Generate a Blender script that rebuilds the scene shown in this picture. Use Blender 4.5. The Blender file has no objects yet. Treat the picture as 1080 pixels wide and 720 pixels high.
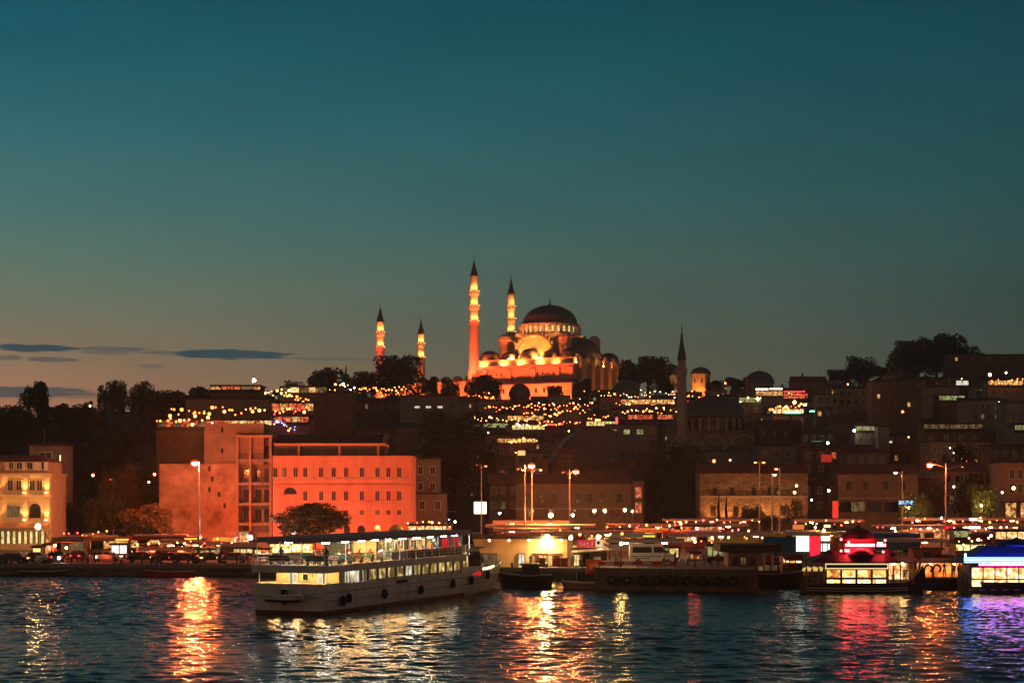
import bpy, math, random
import numpy as np
from math import sin, cos, pi, sqrt, radians, atan2, exp
from mathutils import Vector, Matrix
sc = bpy.context.scene
C = sc.collection
F, H, HY = 1865.0, 11.0, 520.0            # focal length in photo pixels, eye height, horizon row
# ---------------------------------------------------------------- camera
cam = bpy.data.cameras.new('camera'); cob = bpy.data.objects.new('camera', cam); C.objects.link(cob)
cob.location = (0, 0, H); cob.rotation_euler = (radians(90), 0, 0)
cam.sensor_width = 36; cam.lens = F/1080*36; cam.shift_y = (HY-360)/1080; cam.clip_start = 1; cam.clip_end = 20000
sc.camera = cob
# ---------------------------------------------------------------- dusk sky
world = bpy.data.worlds.new('World'); sc.world = world; world.use_nodes = True
wn = world.node_tree.nodes; wl = world.node_tree.links; wn.clear()
def lin(c): return tuple((v/12.92 if v <= .04045 else ((v+.055)/1.055)**2.4) for v in (x/255 for x in c))
def wm(op, *a):
    n = wn.new('ShaderNodeMath'); n.operation = op
    for i, v in enumerate(a):
        if isinstance(v, (int, float)): n.inputs[i].default_value = v
        else: wl.new(v, n.inputs[i])
    return n.outputs[0]
tc = wn.new('ShaderNodeTexCoord'); nv = wn.new('ShaderNodeVectorMath'); nv.operation = 'NORMALIZE'
wl.new(tc.outputs['Generated'], nv.inputs[0])
sx = wn.new('ShaderNodeSeparateXYZ'); wl.new(nv.outputs[0], sx.inputs[0])
el = wm('ARCSINE', sx.outputs['Z']); az = wm('ARCTAN2', sx.outputs['X'], sx.outputs['Y'])
def ramp(stops):
    r = wn.new('ShaderNodeValToRGB'); r.color_ramp.interpolation = 'EASE' if 0 else 'LINEAR'
    f = wm('MULTIPLY_ADD', el, 1/.9, .05); wl.new(f, r.inputs[0])
    e = r.color_ramp.elements
    while len(e) > 1: e.remove(e[-1])
    for i, (py, col) in enumerate(stops):
        a = (HY-py)/F if py > -900 else -py/F
        p = min(1, a/.9+.05)
        x = e[0] if i == 0 else e.new(p)
        x.position = p; x.color = lin(col)+(1,)
    return r.outputs[0]
SKY_L = [(520,(174,108,82)),(430,(184,124,94)),(405,(170,126,97)),(370,(138,120,96)),(330,(115,119,99)),(280,(92,119,107)),(220,(70,112,111)),(150,(48,103,110)),(70,(26,90,102)),(-20,(14,75,90)),(-900,(12,44,55))]
SKY_C = [(520,(120,106,80)),(410,(105,100,80)),(370,(94,98,82)),(330,(84,98,86)),(280,(72,99,91)),(220,(55,96,95)),(150,(40,90,95)),(70,(26,82,91)),(-20,(14,68,82)),(-900,(10,38,48))]
SKY_R = [(520,(74,74,62)),(400,(66,73,64)),(360,(60,73,66)),(320,(53,74,69)),(270,(46,76,73)),(200,(37,75,77)),(140,(29,72,77)),(60,(20,67,75)),(-20,(11,56,68)),(-900,(8,34,43))]
SKY_B = [(520,(186,132,92)),(400,(168,122,88)),(200,(112,94,78)),(-300,(48,60,62)),(-900,(22,42,48))]
rl, rc, rr, rb = ramp(SKY_L), ramp(SKY_C), ramp(SKY_R), ramp(SKY_B)
def wmix(f, a, b):
    m = wn.new('ShaderNodeMix'); m.data_type = 'RGBA'; wl.new(f, m.inputs[0])
    for v, i in ((a, 6), (b, 7)):
        if isinstance(v, tuple): m.inputs[i].default_value = v
        else: wl.new(v, m.inputs[i])
    return m.outputs[2]
def wrange(v, a, b, lo=0, hi=1, smooth=True):
    m = wn.new('ShaderNodeMapRange'); m.interpolation_type = 'SMOOTHSTEP' if smooth else 'LINEAR'
    wl.new(v, m.inputs[0]); m.inputs[1].default_value = a; m.inputs[2].default_value = b; m.inputs[3].default_value = lo; m.inputs[4].default_value = hi
    return m.outputs[0]
sky = wmix(wrange(az, -.30, 0, smooth=False), rl, rc)
sky = wmix(wrange(az, 0, .30, smooth=False), sky, rr)
# warm city glow added behind the viewer, unseen fill for ferry and hillside
sky = wmix(wrange(wm('ABSOLUTE', az), .9, 2.2), sky, rb)
# thin dark clouds low in the afterglow
cv = wn.new('ShaderNodeCombineXYZ'); wl.new(az, cv.inputs[0]); wl.new(el, cv.inputs[1])
nz = wn.new('ShaderNodeTexNoise'); nz.inputs['Scale'].default_value = 1; nz.inputs['Detail'].default_value = 5
mp = wn.new('ShaderNodeMapping'); mp.inputs['Scale'].default_value = (55, 420, 1); wl.new(cv.outputs[0], mp.inputs[0]); wl.new(mp.outputs[0], nz.inputs[0])
dn = wm('MULTIPLY_ADD', nz.outputs[0], 1.3, -.65)
tot = None
for px, py, hw, hh, dens in [(34,367,50,4.6,.95),(240,373.5,74,5.2,1),(180,372,40,2.2,.5),(120,368,36,3,.55),(56,379,26,3,.6),(8,377,16,3,.5),(160,386,14,2.5,.35),(340,378,44,2.2,.35),(400,379,36,1.8,.25),(8,413,100,7,.8),(80,417,60,3.5,.4),(110,371,30,3,.4)]:
    v = wn.new('ShaderNodeVectorMath'); v.operation = 'SUBTRACT'; wl.new(cv.outputs[0], v.inputs[0]); v.inputs[1].default_value = (math.atan((px-540)/F), math.atan((HY-py)/F*cos(math.atan((px-540)/F))), 0)
    s = wn.new('ShaderNodeVectorMath'); s.operation = 'MULTIPLY'; wl.new(v.outputs[0], s.inputs[0]); s.inputs[1].default_value = (F/hw, F/hh, 0)
    l = wn.new('ShaderNodeVectorMath'); l.operation = 'LENGTH'; wl.new(s.outputs[0], l.inputs[0])
    d = wm('ADD', l.outputs['Value'], dn)
    m = wrange(d, 1.05, .68, 0, dens)
    tot = m if tot is None else wm('MAXIMUM', tot, m)
sky = wmix(tot, sky, lin((52,74,80))+(1,))
# faint large mottling of high thin cloud
nz2 = wn.new('ShaderNodeTexNoise'); nz2.inputs['Scale'].default_value = 1; nz2.inputs['Detail'].default_value = 6
mp2 = wn.new('ShaderNodeMapping'); mp2.inputs['Scale'].default_value = (9, 34, 1); wl.new(cv.outputs[0], mp2.inputs[0]); wl.new(mp2.outputs[0], nz2.inputs[0])
gain = wm('MULTIPLY_ADD', nz2.outputs[0], .24, .97)
bg = wn.new('ShaderNodeBackground'); wl.new(sky, bg.inputs[0]); wl.new(gain, bg.inputs[1])
wo = wn.new('ShaderNodeOutputWorld'); wl.new(bg.outputs[0], wo.inputs[0])
# ---------------------------------------------------------------- exposure and render settings
sc.render.engine = 'CYCLES'
vs = sc.view_settings; vs.view_transform = 'Standard'; vs.look = 'None'; vs.exposure = 0; vs.gamma = 1; vs.use_curve_mapping = False
cy = sc.cycles
cy.max_bounces = 5; cy.diffuse_bounces = 2; cy.glossy_bounces = 3; cy.transmission_bounces = 3; cy.transparent_max_bounces = 8
cy.caustics_reflective = False; cy.caustics_refractive = False; cy.sample_clamp_indirect = 3; cy.sample_clamp_direct = 0
cy.use_light_tree = True; cy.use_denoising = True; cy.denoiser = 'OPENIMAGEDENOISE'
# ---------------------------------------------------------------- coordinates
rng = random.Random(7)
def X(px, Y): return (px-540)*Y/F
def Z(py, Y): return H+(HY-py)*Y/F
def S(n, Y): return n*Y/F
QZ = 1.4; PIERZ = 2.5
def gz(x, Y):
    px = 540+x*F/Y
    t = np.interp(px, [-400, 0, 300, 540, 800, 1080, 1500], [.125, .13, .122, .12, .125, .143, .15])
    zm = np.interp(px, [-600, 0, 150, 300, 400, 760, 850, 1080, 1500], [30, 42, 47, 52, 57.5, 57.5, 60, 66, 70])
    z = QZ+max(0, Y-400)*t
    return float(min(z, zm))
# ---------------------------------------------------------------- materials
MATS = {}
def mat(name, col, rough=.8, var=.25, scale=.6, metal=0, bump=0, spec=.3, col2=None, stretch=(1,1,1)):
    if name in MATS: return MATS[name]
    m = bpy.data.materials.new(name); m.use_nodes = True; n = m.node_tree.nodes; L = m.node_tree.links
    b = n['Principled BSDF']; b.inputs['Roughness'].default_value = rough; b.inputs['Metallic'].default_value = metal
    b.inputs['Specular IOR Level'].default_value = spec
    g = n.new('ShaderNodeNewGeometry'); mpn = n.new('ShaderNodeMapping'); mpn.inputs['Scale'].default_value = stretch
    L.new(g.outputs['Position'], mpn.inputs[0])
    t = n.new('ShaderNodeTexNoise'); t.inputs['Scale'].default_value = scale; t.inputs['Detail'].default_value = 6; t.inputs['Roughness'].default_value = .65
    L.new(mpn.outputs[0], t.inputs['Vector'])
    r = n.new('ShaderNodeValToRGB'); r.color_ramp.elements[0].position = .3; r.color_ramp.elements[1].position = .7
    c2 = col2 or tuple(min(1, v*(1+var)) for v in col)
    r.color_ramp.elements[0].color = tuple(v*(1-var) for v in col)+(1,); r.color_ramp.elements[1].color = tuple(c2)+(1,)
    L.new(t.outputs[0], r.inputs[0]); L.new(r.outputs[0], b.inputs['Base Color'])
    if bump:
        bn = n.new('ShaderNodeBump'); bn.inputs['Strength'].default_value = bump; bn.inputs['Distance'].default_value = .1
        t2 = n.new('ShaderNodeTexNoise'); t2.inputs['Scale'].default_value = scale*5; t2.inputs['Detail'].default_value = 4
        L.new(g.outputs['Position'], t2.inputs['Vector']); L.new(t2.outputs[0], bn.inputs['Height']); L.new(bn.outputs[0], b.inputs['Normal'])
    MATS[name] = m; return m
def masonry(name, col, mortar, bw=.9, bh=.4, rough=.9, var=.3, msize=.02, mott=.6):
    if name in MATS: return MATS[name]
    m = bpy.data.materials.new(name); m.use_nodes = True; n = m.node_tree.nodes; L = m.node_tree.links
    b = n['Principled BSDF']; b.inputs['Roughness'].default_value = rough; b.inputs['Specular IOR Level'].default_value = .2
    tcn = n.new('ShaderNodeTexCoord'); sp = n.new('ShaderNodeSeparateXYZ'); L.new(tcn.outputs['Object'], sp.inputs[0])
    ad = n.new('ShaderNodeMath'); ad.operation = 'ADD'; L.new(sp.outputs[0], ad.inputs[0]); L.new(sp.outputs[1], ad.inputs[1])
    cb = n.new('ShaderNodeCombineXYZ'); L.new(ad.outputs[0], cb.inputs[0]); L.new(sp.outputs[2], cb.inputs[1])
    br = n.new('ShaderNodeTexBrick'); L.new(cb.outputs[0], br.inputs['Vector']); br.inputs['Scale'].default_value = 1
    br.inputs['Brick Width'].default_value = bw; br.inputs['Row Height'].default_value = bh; br.inputs['Mortar Size'].default_value = msize
    br.inputs['Color1'].default_value = tuple(v*(1-var) for v in col)+(1,); br.inputs['Color2'].default_value = tuple(v*(1+var*.6) for v in col)+(1,); br.inputs['Mortar'].default_value = tuple(mortar)+(1,)
    t = n.new('ShaderNodeTexNoise'); t.inputs['Scale'].default_value = .35; t.inputs['Detail'].default_value = 7; L.new(tcn.outputs['Object'], t.inputs['Vector'])
    mr = n.new('ShaderNodeMapRange'); L.new(t.outputs[0], mr.inputs[0]); mr.inputs[1].default_value = .3; mr.inputs[2].default_value = .7; mr.inputs[3].default_value = mott; mr.inputs[4].default_value = 1.15
    mx = n.new('ShaderNodeMix'); mx.data_type = 'RGBA'; mx.blend_type = 'MULTIPLY'; mx.inputs[0].default_value = 1
    L.new(br.outputs[0], mx.inputs[6]); L.new(mr.outputs[0], mx.inputs[7]); L.new(mx.outputs[2], b.inputs['Base Color'])
    MATS[name] = m; return m
def emit(name, col, strength):
    if name in MATS: return MATS[name]
    m = bpy.data.materials.new(name); m.use_nodes = True; n = m.node_tree.nodes; L = m.node_tree.links; n.clear()
    e = n.new('ShaderNodeEmission'); e.inputs[0].default_value = tuple(col)+(1,); e.inputs[1].default_value = strength
    o = n.new('ShaderNodeOutputMaterial'); L.new(e.outputs[0], o.inputs[0]); MATS[name] = m; return m
def interior(name, cols, strength, scale=1.2, stretch=(1,1,1)):
    """a lit room behind glass: irregular patches of lit furniture, goods, shade"""
    if name in MATS: return MATS[name]
    m = bpy.data.materials.new(name); m.use_nodes = True; n = m.node_tree.nodes; L = m.node_tree.links; n.clear()
    g = n.new('ShaderNodeNewGeometry'); mpn = n.new('ShaderNodeMapping'); mpn.inputs['Scale'].default_value = stretch; L.new(g.outputs['Position'], mpn.inputs[0])
    v = n.new('ShaderNodeTexVoronoi'); v.inputs['Scale'].default_value = scale; L.new(mpn.outputs[0], v.inputs['Vector'])
    sp = n.new('ShaderNodeSeparateColor'); L.new(v.outputs['Color'], sp.inputs[0])
    t = n.new('ShaderNodeTexNoise'); t.inputs['Scale'].default_value = scale*.9; t.inputs['Detail'].default_value = 4; L.new(mpn.outputs[0], t.inputs['Vector'])
    a = n.new('ShaderNodeMath'); a.operation = 'MULTIPLY_ADD'; L.new(sp.outputs[0], a.inputs[0]); a.inputs[1].default_value = .62
    b = n.new('ShaderNodeMath'); b.operation = 'MULTIPLY_ADD'; L.new(t.outputs[0], b.inputs[0]); b.inputs[1].default_value = .9; b.inputs[2].default_value = -.26
    L.new(b.outputs[0], a.inputs[2])
    r = n.new('ShaderNodeValToRGB'); L.new(a.outputs[0], r.inputs[0]); e = r.color_ramp.elements
    while len(e) > 1: e.remove(e[-1])
    for i, c in enumerate(cols):
        p = i/(len(cols)-1); x = e[0] if i == 0 else e.new(p); x.position = p; x.color = tuple(c)+(1,)
    em = n.new('ShaderNodeEmission'); L.new(r.outputs[0], em.inputs[0]); em.inputs[1].default_value = strength
    o = n.new('ShaderNodeOutputMaterial'); L.new(em.outputs[0], o.inputs[0]); MATS[name] = m; return m
STONE = masonry('pale_limestone', (.42,.35,.27), (.34,.28,.21), 1.6, .7, var=.10, mott=.88)
RUBBLE = masonry('rubble_stone', (.33,.25,.18), (.30,.25,.2), .8, .35, var=.45)
RED_P = mat('salmon_plaster', (.50,.24,.18), .85, .20, .5, stretch=(1,1,.35))
TAN = mat('tan_plaster', (.30,.23,.16), .9, .22, .35)
CREAM = mat('cream_plaster', (.50,.42,.30), .85, .15, .4)
GREY = mat('grey_render', (.23,.22,.20), .9, .22, .35)
BROWN = mat('brown_render', (.16,.11,.08), .9, .25, .35)
PINK = mat('dusty_pink_plaster', (.30,.19,.16), .9, .2, .35)
BRICK = masonry('old_red_brick', (.25,.12,.08), (.25,.21,.17), .5, .16, var=.35)
MOTT = mat('stained_bare_render', (.40,.24,.17), .95, .55, .30, bump=.5)
CONC = mat('raw_concrete', (.28,.25,.22), .9, .22, .5, bump=.2)
DCONC = mat('dark_concrete', (.10,.085,.075), .9, .25, .5)
LEAD = mat('lead_sheet', (.13,.135,.14), .55, .25, .5, metal=.3)
TILE = mat('clay_tiles', (.17,.075,.045), .85, .3, 1.2, stretch=(1,1,4))
DROOF = mat('dark_felt_roof', (.055,.05,.048), .9, .3, .6)
TRIM = mat('pale_trim', (.5,.44,.36), .8, .1, .8)
GLASS = mat('dark_window_glass', (.018,.02,.022), .08, .2, 1, spec=.6)
FRAME = mat('brown_window_frame', (.12,.08,.06), .7, .2, 1)
WHITE = mat('white_paint', (.74,.72,.68), .45, .08, .8)
OFFW = mat('weathered_white_hull', (.76,.69,.60), .5, .20, .9, stretch=(1,1,.15))
BLACK = mat('black_rubber', (.016,.015,.015), .75, .3, 2)
DARKB = mat('dark_boat_paint', (.03,.028,.03), .5, .3, .6)
STEEL = mat('galvanised_steel', (.33,.32,.31), .45, .15, 1, metal=.6)
DSTEEL = mat('dark_painted_steel', (.06,.055,.05), .5, .2, 1, metal=.2)
REDP = mat('red_paint', (.45,.03,.025), .45, .15, .8)
BLUEP = mat('blue_paint', (.03,.10,.28), .45, .2, .8)
TEAL = mat('teal_tarpaulin', (.04,.16,.20), .7, .25, .8)
CANVAS = mat('striped_awning_canvas', (.45,.30,.20), .8, .2, .8)
CANOPY = mat('canopy_metal_roof', (.42,.33,.25), .5, .18, .5)
WOOD = mat('varnished_wood', (.16,.07,.03), .5, .3, 1, stretch=(1,1,6))
DWOOD = mat('dark_carved_wood', (.07,.035,.025), .5, .3, 1.5)
ASPH = mat('asphalt', (.05,.048,.045), .75, .25, .4)
PAVE = masonry('quay_paving', (.20,.17,.14), (.1,.09,.08), 1.2, .6)
EARTH = mat('dark_earth', (.05,.042,.03), .95, .35, .12)
BARK = mat('bark', (.06,.045,.03), .95, .3, 2)
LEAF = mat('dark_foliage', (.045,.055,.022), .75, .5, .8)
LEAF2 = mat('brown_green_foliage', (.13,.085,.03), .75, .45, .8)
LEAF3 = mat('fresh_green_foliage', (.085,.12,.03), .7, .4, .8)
SKIN = mat('skin', (.38,.22,.15), .6, .08, 4)
GOLD = mat('gilded_finial', (.35,.22,.06), .35, .15, 3, metal=.8)
W_WARM = interior('warm_lit_room', [(.03,.008,.002),(.16,.05,.012),(.8,.28,.06),(1,.6,.2),(1,.9,.55)], 1.0, 1.9)
W_YEL = interior('yellow_lit_room', [(.2,.13,.03),(.75,.5,.12),(1,.78,.3),(1,.92,.6)], 1.1, 2.0)
W_WHITE = interior('white_lit_room', [(.25,.22,.15),(.7,.65,.45),(1,.95,.75),(1,1,.9)], 0.9, 1.8)
W_RED = interior('red_lit_room', [(.04,.004,.003),(.22,.018,.01),(.9,.10,.03),(1,.3,.1),(1,.7,.35)], 0.85, 2.1)
W_GREEN = interior('greenish_lit_room', [(.05,.06,.02),(.3,.32,.1),(.7,.68,.25),(.9,.9,.5)], 0.55, 1.4)
W_SHOP = interior('busy_lit_stall', [(.06,.012,.005),(.55,.12,.03),(1,.45,.14),(1,.8,.4),(1,1,.8)], 1.7, 2.6)
W_FISH = interior('bright_lit_galley', [(.05,.02,.004),(.4,.17,.03),(1,.62,.2),(.95,.85,.4),(1,1,.75)], 2.8, 2.6)
W_DIM = interior('dim_lit_room', [(.03,.018,.008),(.12,.07,.03),(.3,.18,.07),(.55,.36,.15)], 0.5, 1.2)
B_WARM = emit('warm_bulb', (1,.27,.055), 15)
B_ORANGE = emit('orange_bulb', (1,.12,.018), 20)
B_WHITE = emit('cool_white_bulb', (1,.85,.6), 9)
B_GREEN = emit('green_bulb', (.08,1,.35), 12)
B_RED = emit('red_bulb', (1,.03,.03), 8)
B_BLUE = emit('blue_bulb', (.08,.15,1), 14)
B_YEL = emit('yellow_bulb', (1,.6,.18), 9)
# ---------------------------------------------------------------- mesh helper
class MB:
    def __init__(s): s.v = []; s.f = []; s.mi = []; s.m = 0
    def add(s, vs, fs):
        o = len(s.v); s.v += [tuple(p) for p in vs]; s.f += [tuple(i+o for i in f) for f in fs]; s.mi += [s.m]*len(fs); return s
    def box(s, x0, x1, y0, y1, z0, z1):
        return s.add([(x0,y0,z0),(x1,y0,z0),(x1,y1,z0),(x0,y1,z0),(x0,y0,z1),(x1,y0,z1),(x1,y1,z1),(x0,y1,z1)],
                     [(0,3,2,1),(4,5,6,7),(0,1,5,4),(1,2,6,5),(2,3,7,6),(3,0,4,7)])
    def tube(s, p0, p1, r0, r1=None, n=8):
        r1 = r0 if r1 is None else r1; p0 = Vector(p0); p1 = Vector(p1); d = (p1-p0).normalized()
        a = d.orthogonal().normalized(); b = d.cross(a); vs = []
        for p, r in ((p0, r0), (p1, r1)):
            for i in range(n): t = 2*pi*i/n; vs.append(p+a*cos(t)*r+b*sin(t)*r)
        return s.add(vs, [(i, (i+1) % n, n+(i+1) % n, n+i) for i in range(n)]+[tuple(range(n-1,-1,-1)), tuple(range(n, 2*n))])
    def path(s, pts, r, n=6):
        for a, b in zip(pts[:-1], pts[1:]): s.tube(a, b, r, r, n)
        return s
    def lathe(s, prof, n=16, c=(0,0,0), a0=0, a1=2*pi):
        full = abs(a1-a0-2*pi) < 1e-6; k = n if full else n+1; vs = []
        for r, z in prof:
            for i in range(k): t = a0+(a1-a0)*i/n; vs.append((c[0]+r*cos(t), c[1]+r*sin(t), c[2]+z))
        fs = []
        for j in range(len(prof)-1):
            for i in range(n): i2 = (i+1) % k; fs.append((j*k+i, j*k+i2, (j+1)*k+i2, (j+1)*k+i))
        return s.add(vs, fs)
    def ball(s, c, r, n=10, m=6, sq=1):
        return s.lathe([(max(1e-4, r*sin(pi*j/m)), -r*cos(pi*j/m)*sq) for j in range(m+1)], n, c)
    def prism(s, poly, y0, y1):             # polygon in x,z extruded along y
        n = len(poly)
        return s.add([(x, y0, z) for x, z in poly]+[(x, y1, z) for x, z in poly],
                     [tuple(range(n)), tuple(range(2*n-1, n-1, -1))]+[(i, n+i, n+(i+1) % n, (i+1) % n) for i in range(n)])
    def prismx(s, poly, x0, x1):            # polygon in y,z extruded along x
        n = len(poly)
        return s.add([(x0, y, z) for y, z in poly]+[(x1, y, z) for y, z in poly],
                     [tuple(range(n-1,-1,-1)), tuple(range(n, 2*n))]+[(i, (i+1) % n, n+(i+1) % n, n+i) for i in range(n)])
    def slab(s, poly, z0, z1):              # polygon in x,y extruded along z
        n = len(poly)
        return s.add([(x, y, z0) for x, y in poly]+[(x, y, z1) for x, y in poly],
                     [tuple(range(n-1,-1,-1)), tuple(range(n, 2*n))]+[(i, (i+1) % n, n+(i+1) % n, n+i) for i in range(n)])
    def arch(s, cx, z0, r, hs, y0, y1, n=10, t=None):
        """solid arched panel (t None) or arched band of thickness t, foot at z0, straight height hs"""
        pts = [(cx+r, z0), (cx+r, z0+hs)]+[(cx+r*cos(pi*i/n), z0+hs+r*sin(pi*i/n)) for i in range(1, n)]+[(cx-r, z0+hs), (cx-r, z0)]
        if t is None: return s.prism(pts[::-1], y0, y1)
        q = r-t
        inn = [(cx+q, z0), (cx+q, z0+hs)]+[(cx+q*cos(pi*i/n), z0+hs+q*sin(pi*i/n)) for i in range(1, n)]+[(cx-q, z0+hs), (cx-q, z0)]
        for (a, b, c, d) in zip(pts[:-1], pts[1:], inn[1:], inn[:-1]): s.prism([d, c, b, a], y0, y1)
        return s
    def quad(s, a, b, c, d): return s.add([a, b, c, d], [(0,1,2,3)])
    def mesh(s, name, mats, smooth=False):
        me = bpy.data.meshes.new(name); me.from_pydata(s.v, [], s.f)
        for m in (mats if isinstance(mats, (list, tuple)) else [mats]): me.materials.append(m)
        if max(s.mi, default=0): me.polygons.foreach_set('material_index', s.mi)
        if smooth:
            me.shade_smooth()
            if smooth != 'all': me.set_sharp_from_angle(angle=radians(35))
        return me
    def build(s, name, mats, parent=None, smooth=False, loc=(0,0,0), rz=0):
        return put(s.mesh(name, mats, smooth), name, parent, loc, rz)
def put(me, name, parent=None, loc=(0,0,0), rz=0):
    o = bpy.data.objects.new(name, me); C.objects.link(o); o.parent = parent; o.location = loc; o.rotation_euler = (0,0,rz); return o
def tag(o, label=None, cat=None, group=None, kind=None):
    if label: o['label'] = label
    if cat: o['category'] = cat
    if group: o['group'] = group
    if kind: o['kind'] = kind
    return o
def thing(name, label, cat, loc=(0,0,0), rz=0, group=None):
    o = bpy.data.objects.new(name, None); C.objects.link(o); o.location = loc; o.rotation_euler = (0,0,rz); o.empty_display_size = .2
    return tag(o, label, cat, group)
KIDS = {}
def dup(root, loc, rz=0, label=None, group=None, scale=None):
    r = root.copy(); C.objects.link(r); r.location = loc; r.rotation_euler = (0,0,rz)
    if label: r['label'] = label
    if group: r['group'] = group
    if scale: r.scale = scale
    for ch in list(root.children):
        c = ch.copy(); C.objects.link(c); c.parent = r
        for g in list(ch.children):
            d = g.copy(); C.objects.link(d); d.parent = c
    return r
WIN = {}
def window_mesh(w, h, m, fr=None, arch=False):
    k = (round(w, 2), round(h, 2), m.name, fr and fr.name, arch)
    if k not in WIN:
        b = MB(); t = min(.12, w*.12); fr_ = fr or FRAME
        if arch:
            b.arch(0, 0, w/2, h-w/2, -.10, .02, 8, t); b.m = 1; b.arch(0, .01, w/2-t*.5, h-w/2, -.03, -.01, 8)
        else:
            b.box(-w/2, -w/2+t, -.10, .02, 0, h); b.box(w/2-t, w/2, -.10, .02, 0, h); b.box(-w/2+t, w/2-t, -.10, .02, 0, t); b.box(-w/2+t, w/2-t, -.10, .02, h-t, h)
            if w > .7: b.box(-.03, .03, -.07, -.035, t, h-t)
            b.m = 1; b.quad((-w/2+t*.5,-.03,t*.5),(w/2-t*.5,-.03,t*.5),(w/2-t*.5,-.03,h-t*.5),(-w/2+t*.5,-.03,h-t*.5))
        WIN[k] = b.mesh('window', [fr_, m])
    return WIN[k]
def window(parent, x, y, z, w, h, m=None, fr=None, arch=False, rz=0, name='window'):
    return put(window_mesh(w, h, m or GLASS, fr, arch), name, parent, (x, y, z), rz)
# ---------------------------------------------------------------- water, quay, hill
def make_water():
    r = np.random.default_rng(3)
    xs = np.arange(-96, 96.01, .22); ys = np.arange(84, 246, .2)
    gx, gy = np.meshgrid(xs, ys); z = np.zeros_like(gx)
    for i in range(84):
        lam = float(np.exp(r.uniform(np.log(.55), np.log(3.6)))); th = r.normal(pi/2+.1, .55); k = 2*pi/lam
        slope = .023*(1.35 if lam < 1.1 else 1.0 if lam < 2 else .62); ph = r.uniform(0, 2*pi)
        warp = .8*np.sin(gx*.11+i)+.8*np.sin(gy*.09+i*1.7)
        z += slope/k*np.sin(k*(gx*cos(th)+gy*sin(th)+warp)+ph)*(1.0+.5*np.sin(gx*.05+gy*.03+i))
    z *= .90+.42*np.clip(np.sin(gx*.043+1.3*np.sin(gy*.05))*np.sin(gy*.061+.9*np.sin(gx*.031)+.6)+.25*np.sin(gx*.13+gy*.17),-.7,.8)
    fade = np.clip((gx+96)/6, 0, 1)*np.clip((96-gx)/6, 0, 1)*np.clip((gy-84)/6, 0, 1)*np.clip((246-gy)/6, 0, 1)
    z *= fade
    ny, nx = gx.shape
    v = np.stack([gx, gy, z], -1).reshape(-1, 3)
    idx = np.arange(ny*nx).reshape(ny, nx)
    f = np.stack([idx[:-1,:-1], idx[:-1,1:], idx[1:,1:], idx[1:,:-1]], -1).reshape(-1, 4)
    x0, x1, y0, y1 = xs[0], xs[-1], ys[0], ys[-1]; B = 3000
    ex = np.array([(-B,-1400,0),(B,-1400,0),(B,y0,0),(-B,y0,0),(-B,y1,0),(B,y1,0),(B,400,0),(-B,400,0),(x0,y0,0),(x1,y0,0),(x1,y1,0),(x0,y1,0)])
    n = len(v); v = np.concatenate([v, ex])
    f = np.concatenate([f, n+np.array([(0,1,2,3),(4,5,6,7),(3,8,11,4),(9,2,5,10)])])
    me = bpy.data.meshes.new('water'); me.vertices.add(len(v)); me.vertices.foreach_set('co', v.astype(np.float32).ravel())
    me.loops.add(len(f)*4); me.loops.foreach_set('vertex_index', f.astype(np.int32).ravel())
    me.polygons.add(len(f)); me.polygons.foreach_set('loop_start', np.arange(0, len(f)*4, 4, dtype=np.int32))
    me.update(calc_edges=True); me.shade_smooth()
    m = bpy.data.materials.new('sea_water'); m.use_nodes = True; nn = m.node_tree.nodes; L = m.node_tree.links; b = nn['Principled BSDF']
    b.inputs['Base Color'].default_value = (.020,.024,.021,1); b.inputs['Roughness'].default_value = .10; b.inputs['IOR'].default_value = 1.33; b.inputs['Specular IOR Level'].default_value = .5
    g = nn.new('ShaderNodeNewGeometry'); t = nn.new('ShaderNodeTexNoise'); t.inputs['Scale'].default_value = 3.2; t.inputs['Detail'].default_value = 3
    mpn = nn.new('ShaderNodeMapping'); mpn.inputs['Scale'].default_value = (.55,1,1); L.new(g.outputs['Position'], mpn.inputs[0]); L.new(mpn.outputs[0], t.inputs[0])
    bn = nn.new('ShaderNodeBump'); bn.inputs['Strength'].default_value = .85; bn.inputs['Distance'].default_value = .06
    L.new(t.outputs[0], bn.inputs['Height']); L.new(bn.outputs[0], b.inputs['Normal'])
    me.materials.append(m); o = put(me, 'water'); o['kind'] = 'structure'
make_water()
EDGE = [(-900,232),(-90,236),(-66,238),(-8,233),(-4,226),(34,222),(38,221),(120,219),(900,215)]
b = MB(); b.slab(EDGE+[(900,412),(-900,412)], -3, QZ); b.build('quay', PAVE)['kind'] = 'structure'
b = MB(); n = len(EDGE)
for (x0,y0),(x1,y1) in zip(EDGE[:-1], EDGE[1:]): b.slab([(x0,y0-.25),(x1,y1-.25),(x1,y1+.45),(x0,y0+.45)], QZ-.35, QZ+.16)
b.build('kerb', CONC)['kind'] = 'structure'
b = MB(); b.quad((-600,262,QZ+.004),(600,262,QZ+.004),(600,300,QZ+.004),(-600,300,QZ+.004)); b.build('road', ASPH)['kind'] = 'structure'
b = MB()
for i in range(-30, 31): b.quad((i*8,280,QZ+.008),(i*8+3,280,QZ+.008),(i*8+3,280.2,QZ+.008),(i*8,280.2,QZ+.008))
b.build('road_marking', WHITE)['kind'] = 'structure'
b = MB(); pxs = list(range(-1500, 2700, 30)); yy = [396,400,420,450,480,520,560,600,650,700,750,800,840,860,880,900,940,1000,1100,1400,2000,3000]
vs = []
for Y in yy:
    for px in pxs:
        x = min(3000, max(-3000, X(px, Y))); z = gz(x, Y)
        if Y > 1000: z -= (Y-1000)*.02
        vs.append((x, Y, z+(QZ-.02-QZ if Y < 401 else 0)))
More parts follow.
